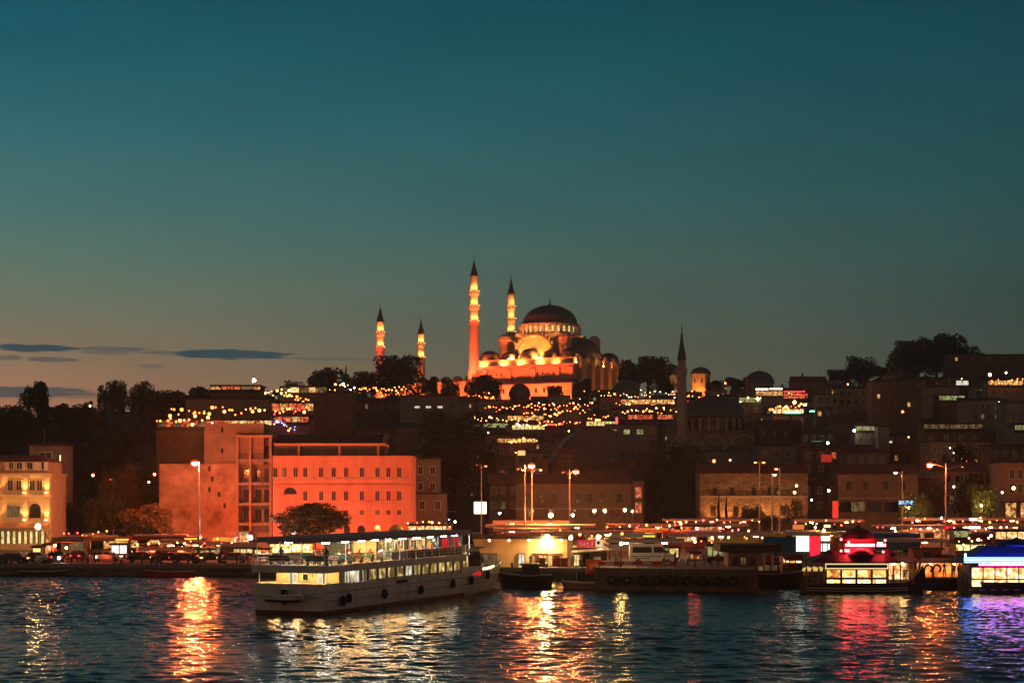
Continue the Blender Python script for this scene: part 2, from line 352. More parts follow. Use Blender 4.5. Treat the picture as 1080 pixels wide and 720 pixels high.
k = len(pxs); b.add(vs, [(j*k+i, j*k+i+1, (j+1)*k+i+1, (j+1)*k+i) for j in range(len(yy)-1) for i in range(k-1)])
b.build('hill', EARTH, smooth='all')['kind'] = 'structure'
# ================================================================ lamps
def spot(parent, loc, target, W, col, deg=100, r=.3, blend=.6):
    l = bpy.data.lights.new('flood_beam', 'SPOT'); l.energy = W; l.color = col; l.spot_size = radians(deg); l.spot_blend = blend; l.shadow_soft_size = r
    o = bpy.data.objects.new('flood_beam', l); C.objects.link(o); o.parent = parent; o.location = loc
    o.rotation_euler = (Vector(target)-Vector(loc)).to_track_quat('-Z', 'Y').to_euler(); return o
SOD = (1,.20,.035); AMB = (1,.34,.08); YEL = (1,.60,.20); WHT = (1,.86,.62)
LAMP_M = {}
def lampm(kind, L): return emit('%s_lamp_glow_%d' % (kind, L), {'sodium':(1,.15,.035),'amber':(1,.30,.07),'yellow':(1,.55,.18),'white':(1,.88,.68),'red':(1,.10,.03)}[kind], L)
def halo_mat(kind):  # see-through glowing colour that paints a halo around bright bulbs
    n_ = kind+'_halo_glow'
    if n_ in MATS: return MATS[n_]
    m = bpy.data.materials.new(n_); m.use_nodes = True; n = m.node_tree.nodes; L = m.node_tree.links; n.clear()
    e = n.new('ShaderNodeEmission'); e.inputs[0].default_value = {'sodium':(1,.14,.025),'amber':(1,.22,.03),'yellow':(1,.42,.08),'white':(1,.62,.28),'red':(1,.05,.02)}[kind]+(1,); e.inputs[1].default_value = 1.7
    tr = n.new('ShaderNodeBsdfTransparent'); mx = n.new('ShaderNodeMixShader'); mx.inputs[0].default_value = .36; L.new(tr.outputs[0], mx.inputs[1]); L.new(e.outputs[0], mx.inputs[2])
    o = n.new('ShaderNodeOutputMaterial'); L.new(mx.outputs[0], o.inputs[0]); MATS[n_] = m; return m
def street_lamp(px, py, Y, label, kind='sodium', L=600, r=.3, arms=((1,0),), reach=1.6, zb=None, pole_r=.13, dark=(), style='arm', cat='street lamp', group='tall lamp posts of the quay and the square'):
    """bulb of the first arm sits at (px,py); arms = (side, rise)"""
    rs = r*1.4
    if L > 1000: L = int(L/.64*1.25); r = r*.8
    zt = Z(py, Y); x0 = X(px, Y)-arms[0][0]*reach; zb = gz(x0, Y) if zb is None else zb
    t = thing('street_lamp', label, cat, (x0, Y, zb), 0, group); h = zt-zb
    p = MB(); p.tube((0,0,-.3),(0,0,1.2),pole_r*1.6,pole_r*1.5); p.tube((0,0,1.2),(0,0,h+.3),pole_r*1.3,pole_r*.7,10); p.build('pole', STEEL, t, True)
    for i, (sd, rise) in enumerate(arms):
        a = MB(); pts = [(0,0,h-.6+rise)]+[(sd*reach*q, 0, h-.6+rise+.75*sin(q*pi/2)) for q in (.35,.7,1)]
        a.path(pts, pole_r*.5); a.build('arm', STEEL, t, True)
        hd = MB(); hd.lathe([(.02,.30),(.30,.22),(.42,.02),(.38,-.02)], 10, (sd*(reach+.25),0,h+rise)); ho = hd.build('lamp_head', DSTEEL, t, True)
        bl = MB(); bl.ball((sd*(reach+.25),0,h+rise-.06), r if i not in dark else r*.5, 8, 6, .7)
        bl.build('bulb', lampm(kind, L if i not in dark else 3), ho)
        if L > 1000 and i not in dark:
            g = MB(); g.ball((sd*(reach+.25),0,h+rise-.1), rs, 16, 12, .9); g.build('halo_shell', halo_mat(kind), ho, 'all')  # oversized shell added to imitate the glow around the lamp
    return t
def globe_lamp(px, py, Y, label, kind, L, r=.28, zb=None, cat='lamp', name='globe_lamp', group=None, pole=True):
    x = X(px, Y); zb = gz(x, Y) if zb is None else zb; h = Z(py, Y)-zb
    t = thing(name, label, cat, (x, Y, zb), 0, group)
    if pole:
        p = MB(); p.tube((0,0,-.2),(0,0,h-r*.9),.07,.05); p.lathe([(.14,0),(.14,.25),(.08,.4)], 8); p.build('pole', DSTEEL, t)
    else:
        p = MB(); p.tube((0,.5,h),(0,0,h+.05),.05); p.box(-.15,.15,.4,.5,h-.2,h+.25); p.build('wall_bracket', DSTEEL, t)
    bl = MB(); bl.ball((0,0,h), r, 10, 8); bl.build('bulb', lampm(kind, L), t, 'all')
    if L > 400:
        g = MB(); g.ball((0,0,h), r*1.45, 14, 10); g.build('halo_shell', halo_mat(kind), t, 'all')  # shell added as a halo around the bulb
    return t
# ================================================================ minarets
def minaret(px, Y, bal, pcone, ptip, r, zb, label, lit=True, seg=None, W=1800):
    x = X(px, Y); t = thing('minaret', label, 'minaret', (x, Y, zb)); h = lambda py: Z(py, Y)-zb
    hb = [h(p) for p in bal]; hc, ht = h(pcone), h(ptip)
    s = MB(); s.lathe([(r*1.75,-4),(r*1.75,h(bal[0])*.16),(r*1.15,h(bal[0])*.24),(r,h(bal[0])*.3),(r*.96,hb[0]-.5)], 14); s.build('shaft', MINR, t, True)
    rr_ = r*.84; tops = hb[1:]+[hc]
    for i, (z0, z1) in enumerate(zip(hb, tops)):
        k = MB(); k.lathe([(r*.96 if i == 0 else rr_*1.1, z0-1.9),(r*1.02,z0-1.2),(r*1.10,z0-.3),(r*1.14,z0),(r*1.14,z0+.8),(r*1.08,z0+.8),(r*1.08,z0+.1),(rr_*.8,z0+.1)], 16)
        bo = k.build('balcony', STONE, t, True)
        k = MB(); k.lathe([(rr_,z0),(rr_*.97,z1-(1.9 if i < len(hb)-1 else 0))], 14); k.build('upper_shaft', MINR, t, True)
        if lit:
            for a in range(4):
                ang = -2.4+a*.55+.25
                lm = MB(); lm.box(-.14,.14,-.1,.1,0,.12); lm.build('floodlight', lampm('yellow', 12), t, loc=(cos(ang)*r*1.2, sin(ang)*r*1.2, z0+.6), rz=ang+pi/2)
                spot(t, (cos(ang)*r*1.42, sin(ang)*r*1.42, z0+1.1), (cos(ang)*rr_*.7, sin(ang)*rr_*.7, z0+5), W, (1,.36,.075), 120, .15)
        rr_ *= .93
    k = MB(); k.lathe([(rr_*1.02,hc-.5),(rr_*1.25,hc-.2),(rr_*1.22,hc),(rr_*.62,hc+(ht-hc)*.42),(.12,ht-1.2)], 14); k.build('cone', LEAD, t, True)
    k = MB(); k.tube((0,0,ht-1.3),(0,0,ht+1.6),.1,.05); k.ball((0,0,ht-.5),.3,8,6); k.ball((0,0,ht+.4),.22,8,6); k.build('finial', GOLD, t)
    return t
MINR = masonry('minaret_stone', (.42,.34,.26), (.36,.29,.22), 1.2, .6, var=.08, mott=.9)
# ================================================================ the great mosque
MZ = 57.5
def dome_prof(r, h, n=9): return [(max(.02, r*cos(pi/2*i/n)), h*sin(pi/2*i/n)) for i in range(n+1)]
def ground_in(root, x, y, up=.5):
    p = Matrix.Rotation(root.rotation_euler[2], 4, 'Z') @ Vector((x, y, 0)); p += root.location
    return gz(p.x, p.y)-root.location.z+up
def mosque():
    Y0 = 900; t = thing('mosque', 'great floodlit mosque crowning the hill under a broad ribbed dark dome', 'mosque', (X(580,Y0), Y0, MZ), radians(-30))
    k = MB(); k.box(-29,29,-29,29,-6,15.4); k.box(-29.5,29.5,-29.5,29.5,15.4,16.1); k.box(-29.4,29.4,-29.4,-29.0,16.1,16.95); k.box(29.0,29.4,-29.0,29.4,16.1,16.95)
    for x in (-29,-20.5,-7,7,20.5,28): k.box(x-1.2,x+1.2,-30.2,-29,-6,15)
    k.build('hall_wall', STONE, t)
    for y in (-24,-13,-4,5,14,24):                                     # buttresses of the far-lit qibla wall
        k = MB(); k.box(29,31.6,y-1.4,y+1.4,-6,19); k.prism([(29,19),(31.6,19),(29,22)], y-1.4, y+1.4); k.build('buttress', STONE, t)
    for y in (-18.5,-8.5,.5,9.5,19):
        for z in (2.5, 9): window(t, 29.06, y, z, 1.8, 3.4, W_DIM, TRIM, True, pi/2)
    # side gallery under deep eaves
    k = MB(); k.box(-24,31,-34.5,-30.2,-8,7.2); k.build('gallery_wall', STONE, t)
    k = MB(); k.prismx([(-37,6.7),(-37,7.0),(-29.3,9.4),(-29.3,8.4)], -26, 33); k.build('gallery_eaves', LEAD, t)
    for i in range(11): window(t, -21+i*4.6, -34.55, 2.6, 1.5, 2.6, GLASS, TRIM, True)
    for x0 in (-17.5,-14.5,-11.5,-8.5, 9,12,15,18): window(t, x0, -29.1, 11.6, 1.1, 1.7, GLASS, TRIM, True)
    for cx, r in ((-14,5.4),(0,6),(14,5.4)):
        k = MB(); k.arch(cx, 6, r, .6, -29.45, -29.0, 14, .6); k.build('blind_arch', TRIM, t)
    # second tier, core block and great arch
    k = MB(); k.box(-27.5,27.5,-26.5,27.5,16.1,20.2); k.build('upper_tier', STONE, t)
    k = MB(); k.box(-17,17,-14.5,17,20.2,30.5); k.slab([(-13,-13),(13,-13),(13,15),(-13,15)], 30.5, 34); k.build('core', STONE, t)
    for x in (-12,0,12):
        pass
    k = MB(); k.arch(0, 20.2, 12.6, 0, -17.4, -14.6, 20, 1.3); n = 16
    for i in range(n):                                                 # stepped back of the great arch
        a = pi*(i+.5)/n; k.box(12.7*cos(a)-1.25, 12.7*cos(a)+1.25, -16.6, -14.6, 20.2, 20.2+12.7*sin(a)+1.0)
    k.build('great_arch', STONE, t)
    k = MB(); k.arch(0, 20.2, 11.2, 0, -15.3, -14.8, 20); tym = k.build('tympanum_wall', STONE, t)
    for row, zs, xs in ((0, 21.5, (-8,-5.4,-2.7,0,2.7,5.4,8)),(1, 25.2, (-5.4,-2.7,0,2.7,5.4)),(2, 28.4, (-2.2,0,2.2))):
        for x in xs: window(tym, x, -15.36, zs, 1.1, 2.2, W_DIM, TRIM, True)
    # drum with lit windows
    k = MB(); k.lathe([(15.9,33.2),(15.9,33.8),(15.2,33.9),(15.2,38.2),(15.7,38.5),(15.5,39),(13.9,39.1)], 48); dr = k.build('drum', STONE, t, True)
    for i in range(32):
        a = 2*pi*i/32; ca, sa = cos(a), sin(a)
        window(dr, ca*15.24, sa*15.24, 34.6, 1.5, 3.2, W_YEL, STONE, True, a+pi/2)
        b_ = MB(); b_.box(-.42,.42,-.9,.3,33.9,37.6); b_.build('pier', STONE, dr, loc=(cos(a+pi/32)*15.3, sin(a+pi/32)*15.3, 0), rz=a+pi/32+pi/2)
    k = MB(); k.lathe([(r_, 38.9+z_) for r_, z_ in dome_prof(14.0, 10.2, 14)], 48); dm = k.build('great_dome', LEAD, t, True)
    k = MB()
    for i in range(48):
        a = 2*pi*i/48
        pr = [(14.03*cos(pi/2*j/8)+.02, 38.9+10.23*sin(pi/2*j/8)) for j in range(8)]
        k.path([(r_*cos(a), r_*sin(a), z_) for r_, z_ in pr], .09, 3)
    k.build('lead_rib', LEAD, dm)
    k = MB(); k.lathe([(1.1,48.9),(.7,49.6),(.3,50),(.12,50.4)], 10); k.tube((0,0,50),(0,0,54),.14,.05); k.ball((0,0,51),.55,8,6); k.ball((0,0,52.2),.35,8,6); k.build('finial', GOLD, dm)
    # half domes towards qibla and courtyard, with their exedras
    for sgn, nm in ((1,'half_dome'),(-1,'half_dome')):
        a0 = -pi/2 if sgn > 0 else pi/2
        k = MB(); k.lathe([(13.2,20.2),(13.2,23.6)], 20, (sgn*14.5,0,0), a0, a0+pi); k.lathe([(r_, 23.6+z_) for r_, z_ in dome_prof(13.0, 8.8)], 20, (sgn*14.5,0,0), a0, a0+pi)
        k.build(nm, LEAD, t, True)
        for yy_ in (-11.5, 11.5):
            k = MB(); k.lathe([(6.2,18.5),(6.2,20.5)]+[(r_, 20.5+z_) for r_, z_ in dome_prof(6.0, 4.6)], 18, (sgn*20,yy_,0)); k.build('exedra_dome', LEAD, t, True)
    # corner turrets of the core
    for sx_ in (-1,1):
        for sy_ in (-1,1):
            k = MB(); k.lathe([(3.3,20.2),(3.3,30.6),(3.7,30.8),(3.6,31.2)]+[(r_, 31.2+z_) for r_, z_ in dome_prof(3.3, 2.8)], 8, (sx_*17.2, sy_*15.6, 0)); k.build('corner_turret', STONE, t)
    # aisle domes, alternating in size
    for sy_ in (-1,1):
        for x, r in ((-23,5.0),(-11.8,3.9),(0,5.2),(11.8,3.9),(23,5.0)):
            k = MB(); k.lathe([(r+.35,20),(r+.35,21.2),(r+.5,21.3),(r,21.5)]+[(r_, 21.5+z_) for r_, z_ in dome_prof(r, r*.78)], 20, (x, sy_*21, 0)); k.build('aisle_dome', LEAD, t, True)
    # floodlight housings along the parapets, and ground floods
    for x, y, tx, ty, tz, W in [(-24,-28.2,-23,-20,23,2600),(-12,-28.2,-10,-20,23,2600),(-2,-28.2,0,-18,24,2600),(9,-28.2,10,-18,23,2600),(18,-28.2,17,-20,24,1500),(-8,-25.8,-3,-15,26,4200),(8,-25.8,3,-15,26,4200),(0,-25.8,0,-15,29,3600)]:
        z = 16.2 if y < -26.4 else 20.3
        k = MB(); k.box(x-1.6,x+1.6,y-.25,y+.2,z,z+.4); k.build('parapet_floodlight', lampm('yellow', 22), t)
        spot(t, (x, y+.3, z+.6), (tx,ty,tz), W*(6.5 if z < 17 else 8.0), (1,.30,.05) if z > 17 else (1,.20,.03), 140, .5)
    for y in (-23,-8,6):
        k = MB(); k.box(28.2,28.7,y-2.4,y+2.4,16.2,16.6); k.build('parapet_floodlight', lampm('yellow', 18), t)
        spot(t, (28.2, y, 16.9), (17,y+1,25), 9000, AMB, 140, .5)
    for i in range(12):
        a = 2*pi*i/12-pi/2; spot(dr, (cos(a)*19, sin(a)*19, 31), (cos(a)*15, sin(a)*15, 36.5), 1000, (1,.40,.08), 120, .3)
    for x, W in ((-26,14000),(-13,17000),(0,17000),(12,16000),(25,15000)):
        g = ground_in(t, x, -50, 0); k = MB(); k.box(x-.6,x+.6,-50.3,-49.7,g-.2,g+.8); k.build('ground_floodlight', DSTEEL, t)
        spot(t, (x,-49.4,g+1.0), (x,-30,12), W*3.1, (1,.085,.025) if -20 < x < 20 else (1,.15,.03), 110, .5)
    for x in (-20,-7,6,18):
        spot(t, (x,-39.5,ground_in(t,x,-39.5)), (x,-34.5,5), 3000, (1,.12,.03), 120, .4)
    for y, W in ((-22,2600),(-10,4200),(2,5600),(13,6600),(24,7600)):
        spot(t, (46,y,ground_in(t,46,y)), (31,y,11), W*.55, (1,.22,.045), 110, .5)
    for x, y, tx, ty, tz in ((-30.5,-20,-22,-12,24),(-30.5,-4,-20,0,27),(-16,-24.5,-17,-14,27),(16,-24.5,17,-14,27),(29,-24,20,-14,26),(29.5,0,22,2,26),(29.5,16,22,12,26)):
        spot(t, (x,y,17.2 if abs(x) > 20 else 20.6), (tx,ty,tz), 3200, (1,.17,.03), 130, .5)
    return t
mosque()
def courtyard():
    t = thing('courtyard_wall', 'floodlit courtyard wall with small domes beside the tall minaret', 'courtyard', (X(580,900), 900, MZ), radians(-30))
    k = MB(); k.box(-86,-30.5,-27.5,-20,-7,9.5); k.box(-86.4,-30.4,-28,-19.5,9.5,10.1); k.build('wall', STONE, t)
    k = MB(); k.box(-86,-79,-19.4,27,-7,9.5); k.build('far_wall', STONE, t)
    for i in range(8):
        x = -82.5+i*7; k = MB(); k.lathe([(2.9,10.1),(2.9,10.8)]+[(r_, 10.8+z_) for r_, z_ in dome_prof(2.8, 2.3, 6)], 14, (x,-23.7,0)); k.build('portico_dome', LEAD, t, True)
    for i in range(9):
        for z in (-1, 4.6): window(t, -83.5+i*6.2, -27.55, z, 1.5, 2.6, GLASS, TRIM, z > 0)
    for x in (-80,-66,-52,-38):
        g = ground_in(t, x, -38, 0); k = MB(); k.box(x-.5,x+.5,-38.3,-37.7,g-.2,g+.6); k.build('floodlight', DSTEEL, t)
        spot(t, (x,-37.5,g+.8), (x,-27,6), 17000, (1,.15,.03), 110, .4)
courtyard()
minaret(500, 889, (340,323.5,308.5), 291, 272, 2.55, MZ, 'tallest floodlit minaret with three balconies, its long red-lit shaft standing clear before the great mosque')
minaret(539, 944, (351,337,324), 310, 291, 2.45, MZ, 'three-balconied floodlit minaret rising behind the great mosque beside its dome')
minaret(401, 918, (367,351.5), 339, 321, 2.3, MZ, 'two-balconied floodlit minaret farthest from the great dome, with a dark slate cone')
minaret(444, 968, (378,363), 352, 335, 2.2, MZ, 'smallest two-balconied floodlit minaret, with a reddish cone, between the other minarets')
# red floods on the shafts
for px, Y, W, c in ((500,889,190000,(1,.11,.04)),(401,918,150000,(1,.11,.05)),(444,968,60000,(1,.16,.05))):
    x = X(px, Y); t = thing('shaft_floodlight', {500:'ground floodlight aimed up the tallest minaret shaft',401:'ground floodlight at the foot of the minaret with the dark slate cone',444:'ground floodlight at the foot of the smallest minaret'}[px], 'floodlight', (x-4, Y-14, MZ+.2))
    k = MB(); k.box(-.5,.5,-.3,.3,0,.9); k.tube((0,0,-3),(0,0,0),.12); k.build('housing', DSTEEL, t)
    spot(t, (0,.5,1.1), (4,14,30), W, c, 75, .4)
# ================================================================ lower mosque: dome on a striped drum, and its dark minaret
def lower_mosque():
    Y = 560; zb = gz(X(755,Y), Y)-1; t = thing('domed_mosque', 'unlit lower mosque with a dark dome on a drum of pale and dark stripes', 'mosque', (X(752,Y), Y, zb), radians(-6)); h = lambda p: Z(p, Y)-zb
    k = MB(); k.box(-14.5,14.5,-9,13,-3,h(457)); k.box(-14.9,14.9,-9.4,13.4,h(457),h(455.5)); k.build('wall', TAN, t)
    for x in (-9.5,0,9.5):
        k = MB(); k.arch(x, h(476), 4.0, 1.2, -9.3, -9.02, 12, .5); k.build('blind_arch', TRIM, t)
    for x in (-12.6,-5,5,12.6): window(t, x, -9.06, h(470), 1.2, 2.4, GLASS, TRIM, True)
    k = MB(); k.lathe([(10.2,h(456)),(10.2,h(441)),(10.9,h(440.5)),(10.7,h(439.5)),(10,h(439))], 32); d = k.build('drum', BROWN, t, True)
    for i in range(24):
        a = 2*pi*i/24
        window(d, cos(a)*10.22, sin(a)*10.22, h(454.5), 1.2, 3.7, GLASS, BROWN, True, a+pi/2)
        p = MB(); p.box(-.5,.5,-.55,.2,h(455.5),h(441.6)); p.build('pilaster', PALE, d, loc=(cos(a+pi/24)*10.2, sin(a+pi/24)*10.2, 0), rz=a+pi/24+pi/2)
    k = MB(); k.lathe([(r_, h(439.6)+z_) for r_, z_ in dome_prof(10.6, h(417)-h(439.6))], 36); k.build('dome', LEAD, t, True)
    k = MB(); k.tube((0,0,h(418)),(0,0,h(409)),.1,.05); k.ball((0,0,h(415)),.35,8,6); k.build('finial', GOLD, t)
    for x in (-11.5,11.5):
        k = MB(); k.lathe([(2.6,h(455.5)),(2.6,h(451))]+[(r_, h(451)+z_) for r_, z_ in dome_prof(2.5, 2, 6)], 12, (x,-6,0)); k.build('corner_dome', LEAD, t, True)
    k = MB(); k.box(-17,17,-15.5,-9.1,-3,h(478)); k.build('porch', GREY, t)
    for i in range(5):
        k = MB(); k.lathe([(2.7,h(478)),(2.7,h(477))]+[(r_, h(477)+z_) for r_, z_ in dome_prof(2.6, 1.9, 6)], 12, (-12.8+i*6.4,-12.3,0)); k.build('porch_dome', LEAD, t, True)
PALE = mat('pale_pink_stone', (.42,.29,.24), .85, .15, .5)
lower_mosque()
minaret(719, 548, (391,), 378, 345, 1.5, gz(X(719,548),548), 'slim unlit minaret with a tall pointed black cone beside the lower mosque', lit=False)
# ================================================================ domed tombs and small domes on the skyline
def tomb(px0, px1, ptop, pbase, Y, label, wallm, lit=0, col=AMB, pd=None, drumfrac=.4, cat='tomb', fin=True, name='domed_tomb'):
    cx = (px0+px1)/2; x = X(cx, Y); zb = gz(x, Y)-2; r = S(px1-px0, Y)/2; h = lambda p: Z(p, Y)-zb
    t = thing(name, label, cat, (x, Y, zb)); zd = h(pd if pd else pbase-(pbase-ptop)*.45)
    k = MB(); k.lathe([(r*.93,-2),(r*.93,zd-.5),(r*1.02,zd-.4),(r*1.02,zd),(r*.98,zd+.05)], 8, a0=pi/8, a1=2*pi+pi/8); k.build('wall', wallm, t)
    for i in range(8):
        a = 2*pi*i/8+pi/4; window(t, cos(a)*r*.875, sin(a)*r*.875, max(.5, zd-4.5), min(1.1,r*.25), min(2.4,zd*.4), GLASS, TRIM, True, a+pi/2)
    k = MB(); k.lathe([(r_, zd+z_) for r_, z_ in dome_prof(r*.98, h(ptop)-zd)], 24); k.build('dome', LEAD, t, True)
    if fin: k = MB(); k.tube((0,0,h(ptop)-.2),(0,0,h(ptop)+1.6),.12,.05); k.ball((0,0,h(ptop)+.5),.3,8,6); k.build('finial', GOLD, t)
    if lit:
        for dx in (-r*.9, r*.9): spot(t, (dx,-r-5,3), (0,-r*.6,zd*.8), lit, col, 110, .3)
    return t
tomb(701,718,384,415,905,'yellow-lit domed tomb half hidden behind the round tree beside the dark minaret',STONE,2600,(1,.50,.14),396)
tomb(728,750,387,413,860,'orange-lit domed tomb with a projecting eave close by the dark minaret',STONE,11000,(1,.27,.05),394.5)
tomb(536,560,404,432,800,'small dark dome standing in front of the floodlit mosque wall',DCONC,0,AMB,417,cat='dome',fin=False,name='small_dome')
tomb(646,676,400,428,830,'broad low dark dome below the mosque end wall',GREY,0,AMB,413,cat='dome',fin=False,name='small_dome')
tomb(785,817,391,420,800,'dark lead dome with a stout knob on the far skyline',GREY,0,AMB,404,cat='dome',name='bath_dome')
# ================================================================ houses
WALLS = {'tan':TAN,'grey':GREY,'brown':BROWN,'pink':PINK,'cream':CREAM,'brick':BRICK,'concrete':CONC,'dark':DCONC}
def house(px0, px1, pyt, Y, label, wall='tan', roof='flat', depth=10, rows=2, cols=4, ww=1.1, wh=1.6, lit=(), litm=None, strip=None, yaw=0, group=None, cat='house', name='house', floor=3.2, zb=None, top_gap=1.1, chimney=True, roofm=None, arch=False):
    cx = (px0+px1)/2; x = X(cx, Y); w = S(px1-px0, Y); zb = gz(x, Y)-1.5 if zb is None else zb; h = max(2.5, Z(pyt, Y)-zb)
    t = thing(name, label, cat, (x, Y, zb), yaw, group); wm_ = WALLS[wall] if isinstance(wall, str) else wall
    hs = strip[0] if strip else 0; rh = {'gable':min(w,9)*.28,'hip':min(w,9)*.24,'shed':1.2}.get(roof, 0); hw = h-rh-hs
    k = MB(); k.box(-w/2,w/2,0,depth,-4,hw); k.build('wall', wm_, t)
    if strip:                                                           # glazed lit terrace floor on top
        n = strip[1]; bw = w/n
        for i in range(n+1):
            k = MB(); k.box(-w/2+i*bw-.09-(i == n)*.09+(i == 0)*.09, -w/2+i*bw+.09-(i == n)*.09+(i == 0)*.09, .02, .3, hw, hw+hs); k.build('terrace_post', FRAME, t)
        for i in range(n):
            k = MB(); k.quad((-w/2+i*bw+.05,.2,hw+.35),(-w/2+(i+1)*bw-.05,.2,hw+.35),(-w/2+(i+1)*bw-.05,.2,hw+hs-.1),(-w/2+i*bw+.05,.2,hw+hs-.1)); k.build('terrace_window', strip[2] if not isinstance(strip[2], (list,tuple)) else strip[2][i % len(strip[2])], t)
        k = MB(); k.box(-w/2,w/2,-.1,0,hw,hw+.9) ; k.build('railing', DSTEEL, t)
        k = MB(); k.box(-w/2+.3,w/2-.3,.6,depth,hw,hw+hs-.05); k.build('back_room', wm_, t)
        z0 = hw+hs
    else: z0 = hw
    rm = roofm or (TILE if roof in ('gable','hip') else DROOF)
    k = MB()
    if roof == 'flat':
        k.box(-w/2-.15,w/2+.15,-.15,depth+.15,z0,z0+.35)
    elif roof == 'gable': k.prismx([(-.6,z0),(depth+.6,z0),(depth/2,z0+rh)], -w/2-.3, w/2+.3)
    elif roof == 'gable_front': rh = w*.25; k.prism([(-w/2-.5,z0),(w/2+.5,z0),(0,z0+rh)], -.5, depth+.4)
    elif roof == 'hip':
        i = min(w, depth)*.42
        k.add([(-w/2-.5,-.5,z0),(w/2+.5,-.5,z0),(w/2+.5,depth+.5,z0),(-w/2-.5,depth+.5,z0),(-w/2+i,depth/2,z0+rh),(w/2-i,depth/2,z0+rh)],[(0,3,2,1),(0,1,5,4),(1,2,5),(2,3,4,5),(3,0,4)])
    elif roof == 'shed': k.prismx([(-.5,z0),(depth+.3,z0),(depth+.3,z0+1.4),(-.5,z0+.25)], -w/2-.3, w/2+.3)
    elif roof == 'vault': k.arch(0, z0, w/2, 0, 0, depth, 12)
    ro = k.build('roof', rm, t)
    if chimney:
        cxx = rng.uniform(-w*.35, w*.35); k = MB(); zt = z0+rh*.6
        k.box(cxx-.35,cxx+.35,depth*.55,depth*.55+.7,z0,z0+rh+1.2); k.box(cxx-.45,cxx+.45,depth*.55-.1,depth*.55+.8,z0+rh+1.2,z0+rh+1.35); k.build('chimney', BRICK, ro)
    if chimney and name == 'house':
        for q in range(rng.choice((0,1,1,2))):
            ax = rng.uniform(-w*.4, w*.4); k = MB()
            if rng.random() < .5: k.tube((ax,depth*.5,z0+rh*.7),(ax,depth*.5,z0+rh+2.2),.05,.04,4); k.box(ax-.5,ax+.5,depth*.5-.03,depth*.5+.03,z0+rh+1.9,z0+rh+1.97); k.box(ax-.35,ax+.35,depth*.5-.03,depth*.5+.03,z0+rh+1.5,z0+rh+1.56); k.build('aerial', STEEL, ro)
            else: k.lathe([(.02,.0),(.28,.06),(.45,.18)], 10, (ax,depth*.3,z0+rh*.5+.7)); k.tube((ax,depth*.3,z0+rh*.3),(ax,depth*.3,z0+rh*.5+.75),.05,.05,4); k.build('satellite_dish', WHITE, ro)
    fr_ = rng.choice((TRIM, TRIM, WHITE, FRAME))
    for r in range(rows):
        zz = hw-top_gap-wh-r*floor
        if zz < -2: break
        for c in range(cols):
            wx = -w/2+w*(c+.5)/cols
            m = litm if (r, c) in lit else GLASS
            window(t, wx, -.02, zz, min(ww, w/cols*.6), wh, m or W_WARM, fr_, arch)
    return t
# ================================================================ trees (unit crowns shared by mesh data, each tree its own object)
CROWN = {}
def crown_mesh(kind, seed, n, m, leaf):
    k = (kind, seed, n, m.name)
    if k in CROWN: return CROWN[k]
    r = np.random.default_rng(seed+11); pos = []
    if kind == 'round': cl = [(r.normal(0,.42), r.normal(0,.42), .60+r.normal(0,.17), r.uniform(.26,.46)) for _ in range(17)]
    elif kind == 'broad': cl = [(r.uniform(-.75,.75), r.uniform(-.6,.6), .64+r.normal(0,.12), r.uniform(.22,.42)) for _ in range(22)]
    elif kind == 'flat': cl = [(r.uniform(-.8,.8), r.uniform(-.7,.7), .80+r.normal(0,.05), r.uniform(.18,.34)) for _ in range(24)]
    elif kind == 'dome': cl = [((1-q)**.6*.85*cos(i*2.4)*r.uniform(.2,1), (1-q)**.6*.85*sin(i*2.4)*r.uniform(.2,1), .42+.46*q, r.uniform(.16,.3)) for i, q in enumerate(r.uniform(0,1,34))]
    elif kind == 'cypress': cl = [(r.normal(0,.08), r.normal(0,.08), .08+.86*i/17, .62*(1-(i/18)**1.6)*.5+.05) for i in range(18)]
    else: cl = [(r.normal(0,.5), r.normal(0,.5), .5+r.normal(0,.25), r.uniform(.15,.4)) for _ in range(14)]
    vs = []; fs = []
    wts = np.array([c[3]**2 for c in cl]); ids = r.choice(len(cl), n, p=wts/wts.sum())
    for i in ids:
        cx, cy_, cz, rad = cl[i]; d = r.normal(0,1,3); d /= np.linalg.norm(d); q = rad*r.uniform(.35,1.08)**.6
        vr = .42 if kind != 'cypress' else .5
        p = np.array([cx, cy_, cz])+d*np.array([q, q, q*vr*(1.6 if kind == 'round' else 1)])
        if p[2] < .12 or p[2] > 1.02: continue
        a = r.normal(0,1,3); a /= np.linalg.norm(a); b_ = np.cross(a, r.normal(0,1,3)); b_ /= np.linalg.norm(b_); s = leaf*r.uniform(.6,1.5)
        o = len(vs); sz = np.array([1,1,.5])
        for u, v in ((-1,0),(0,-.55),(1,0),(0,.55)): vs.append(tuple(p+(a*u+b_*v)*s*sz))
        fs.append((o,o+1,o+2,o+3))
    b = MB(); b.v = vs; b.f = fs; b.mi = [0]*len(fs); CROWN[k] = b.mesh('crown', m); return CROWN[k]
TRUNK = {}
def trunk_mesh(kind, seed):
    k = (kind, seed)
    if k in TRUNK: return TRUNK[k]
    r = random.Random(seed); b = MB(); top = {'flat':.74,'cypress':.3}.get(kind, .48)
    b.tube((0,0,-.12),(.02,.01,top*.55),.075,.05); b.tube((.02,.01,top*.55),(0,0,top),.05,.03)
    if kind != 'cypress':
        for i in range(7):
            a = i*2*pi/7+r.uniform(-.3,.3); l = r.uniform(.35,.65); z0 = top*r.uniform(.5,.95)
            m_ = (cos(a)*l*.5, sin(a)*l*.5, z0+.12); e_ = (cos(a)*l, sin(a)*l, z0+r.uniform(.18,.3))
            b.tube((0,0,z0), m_, .03, .02, 5); b.tube(m_, e_, .02, .008, 5)
    TRUNK[k] = b.mesh('trunk', BARK); return TRUNK[k]
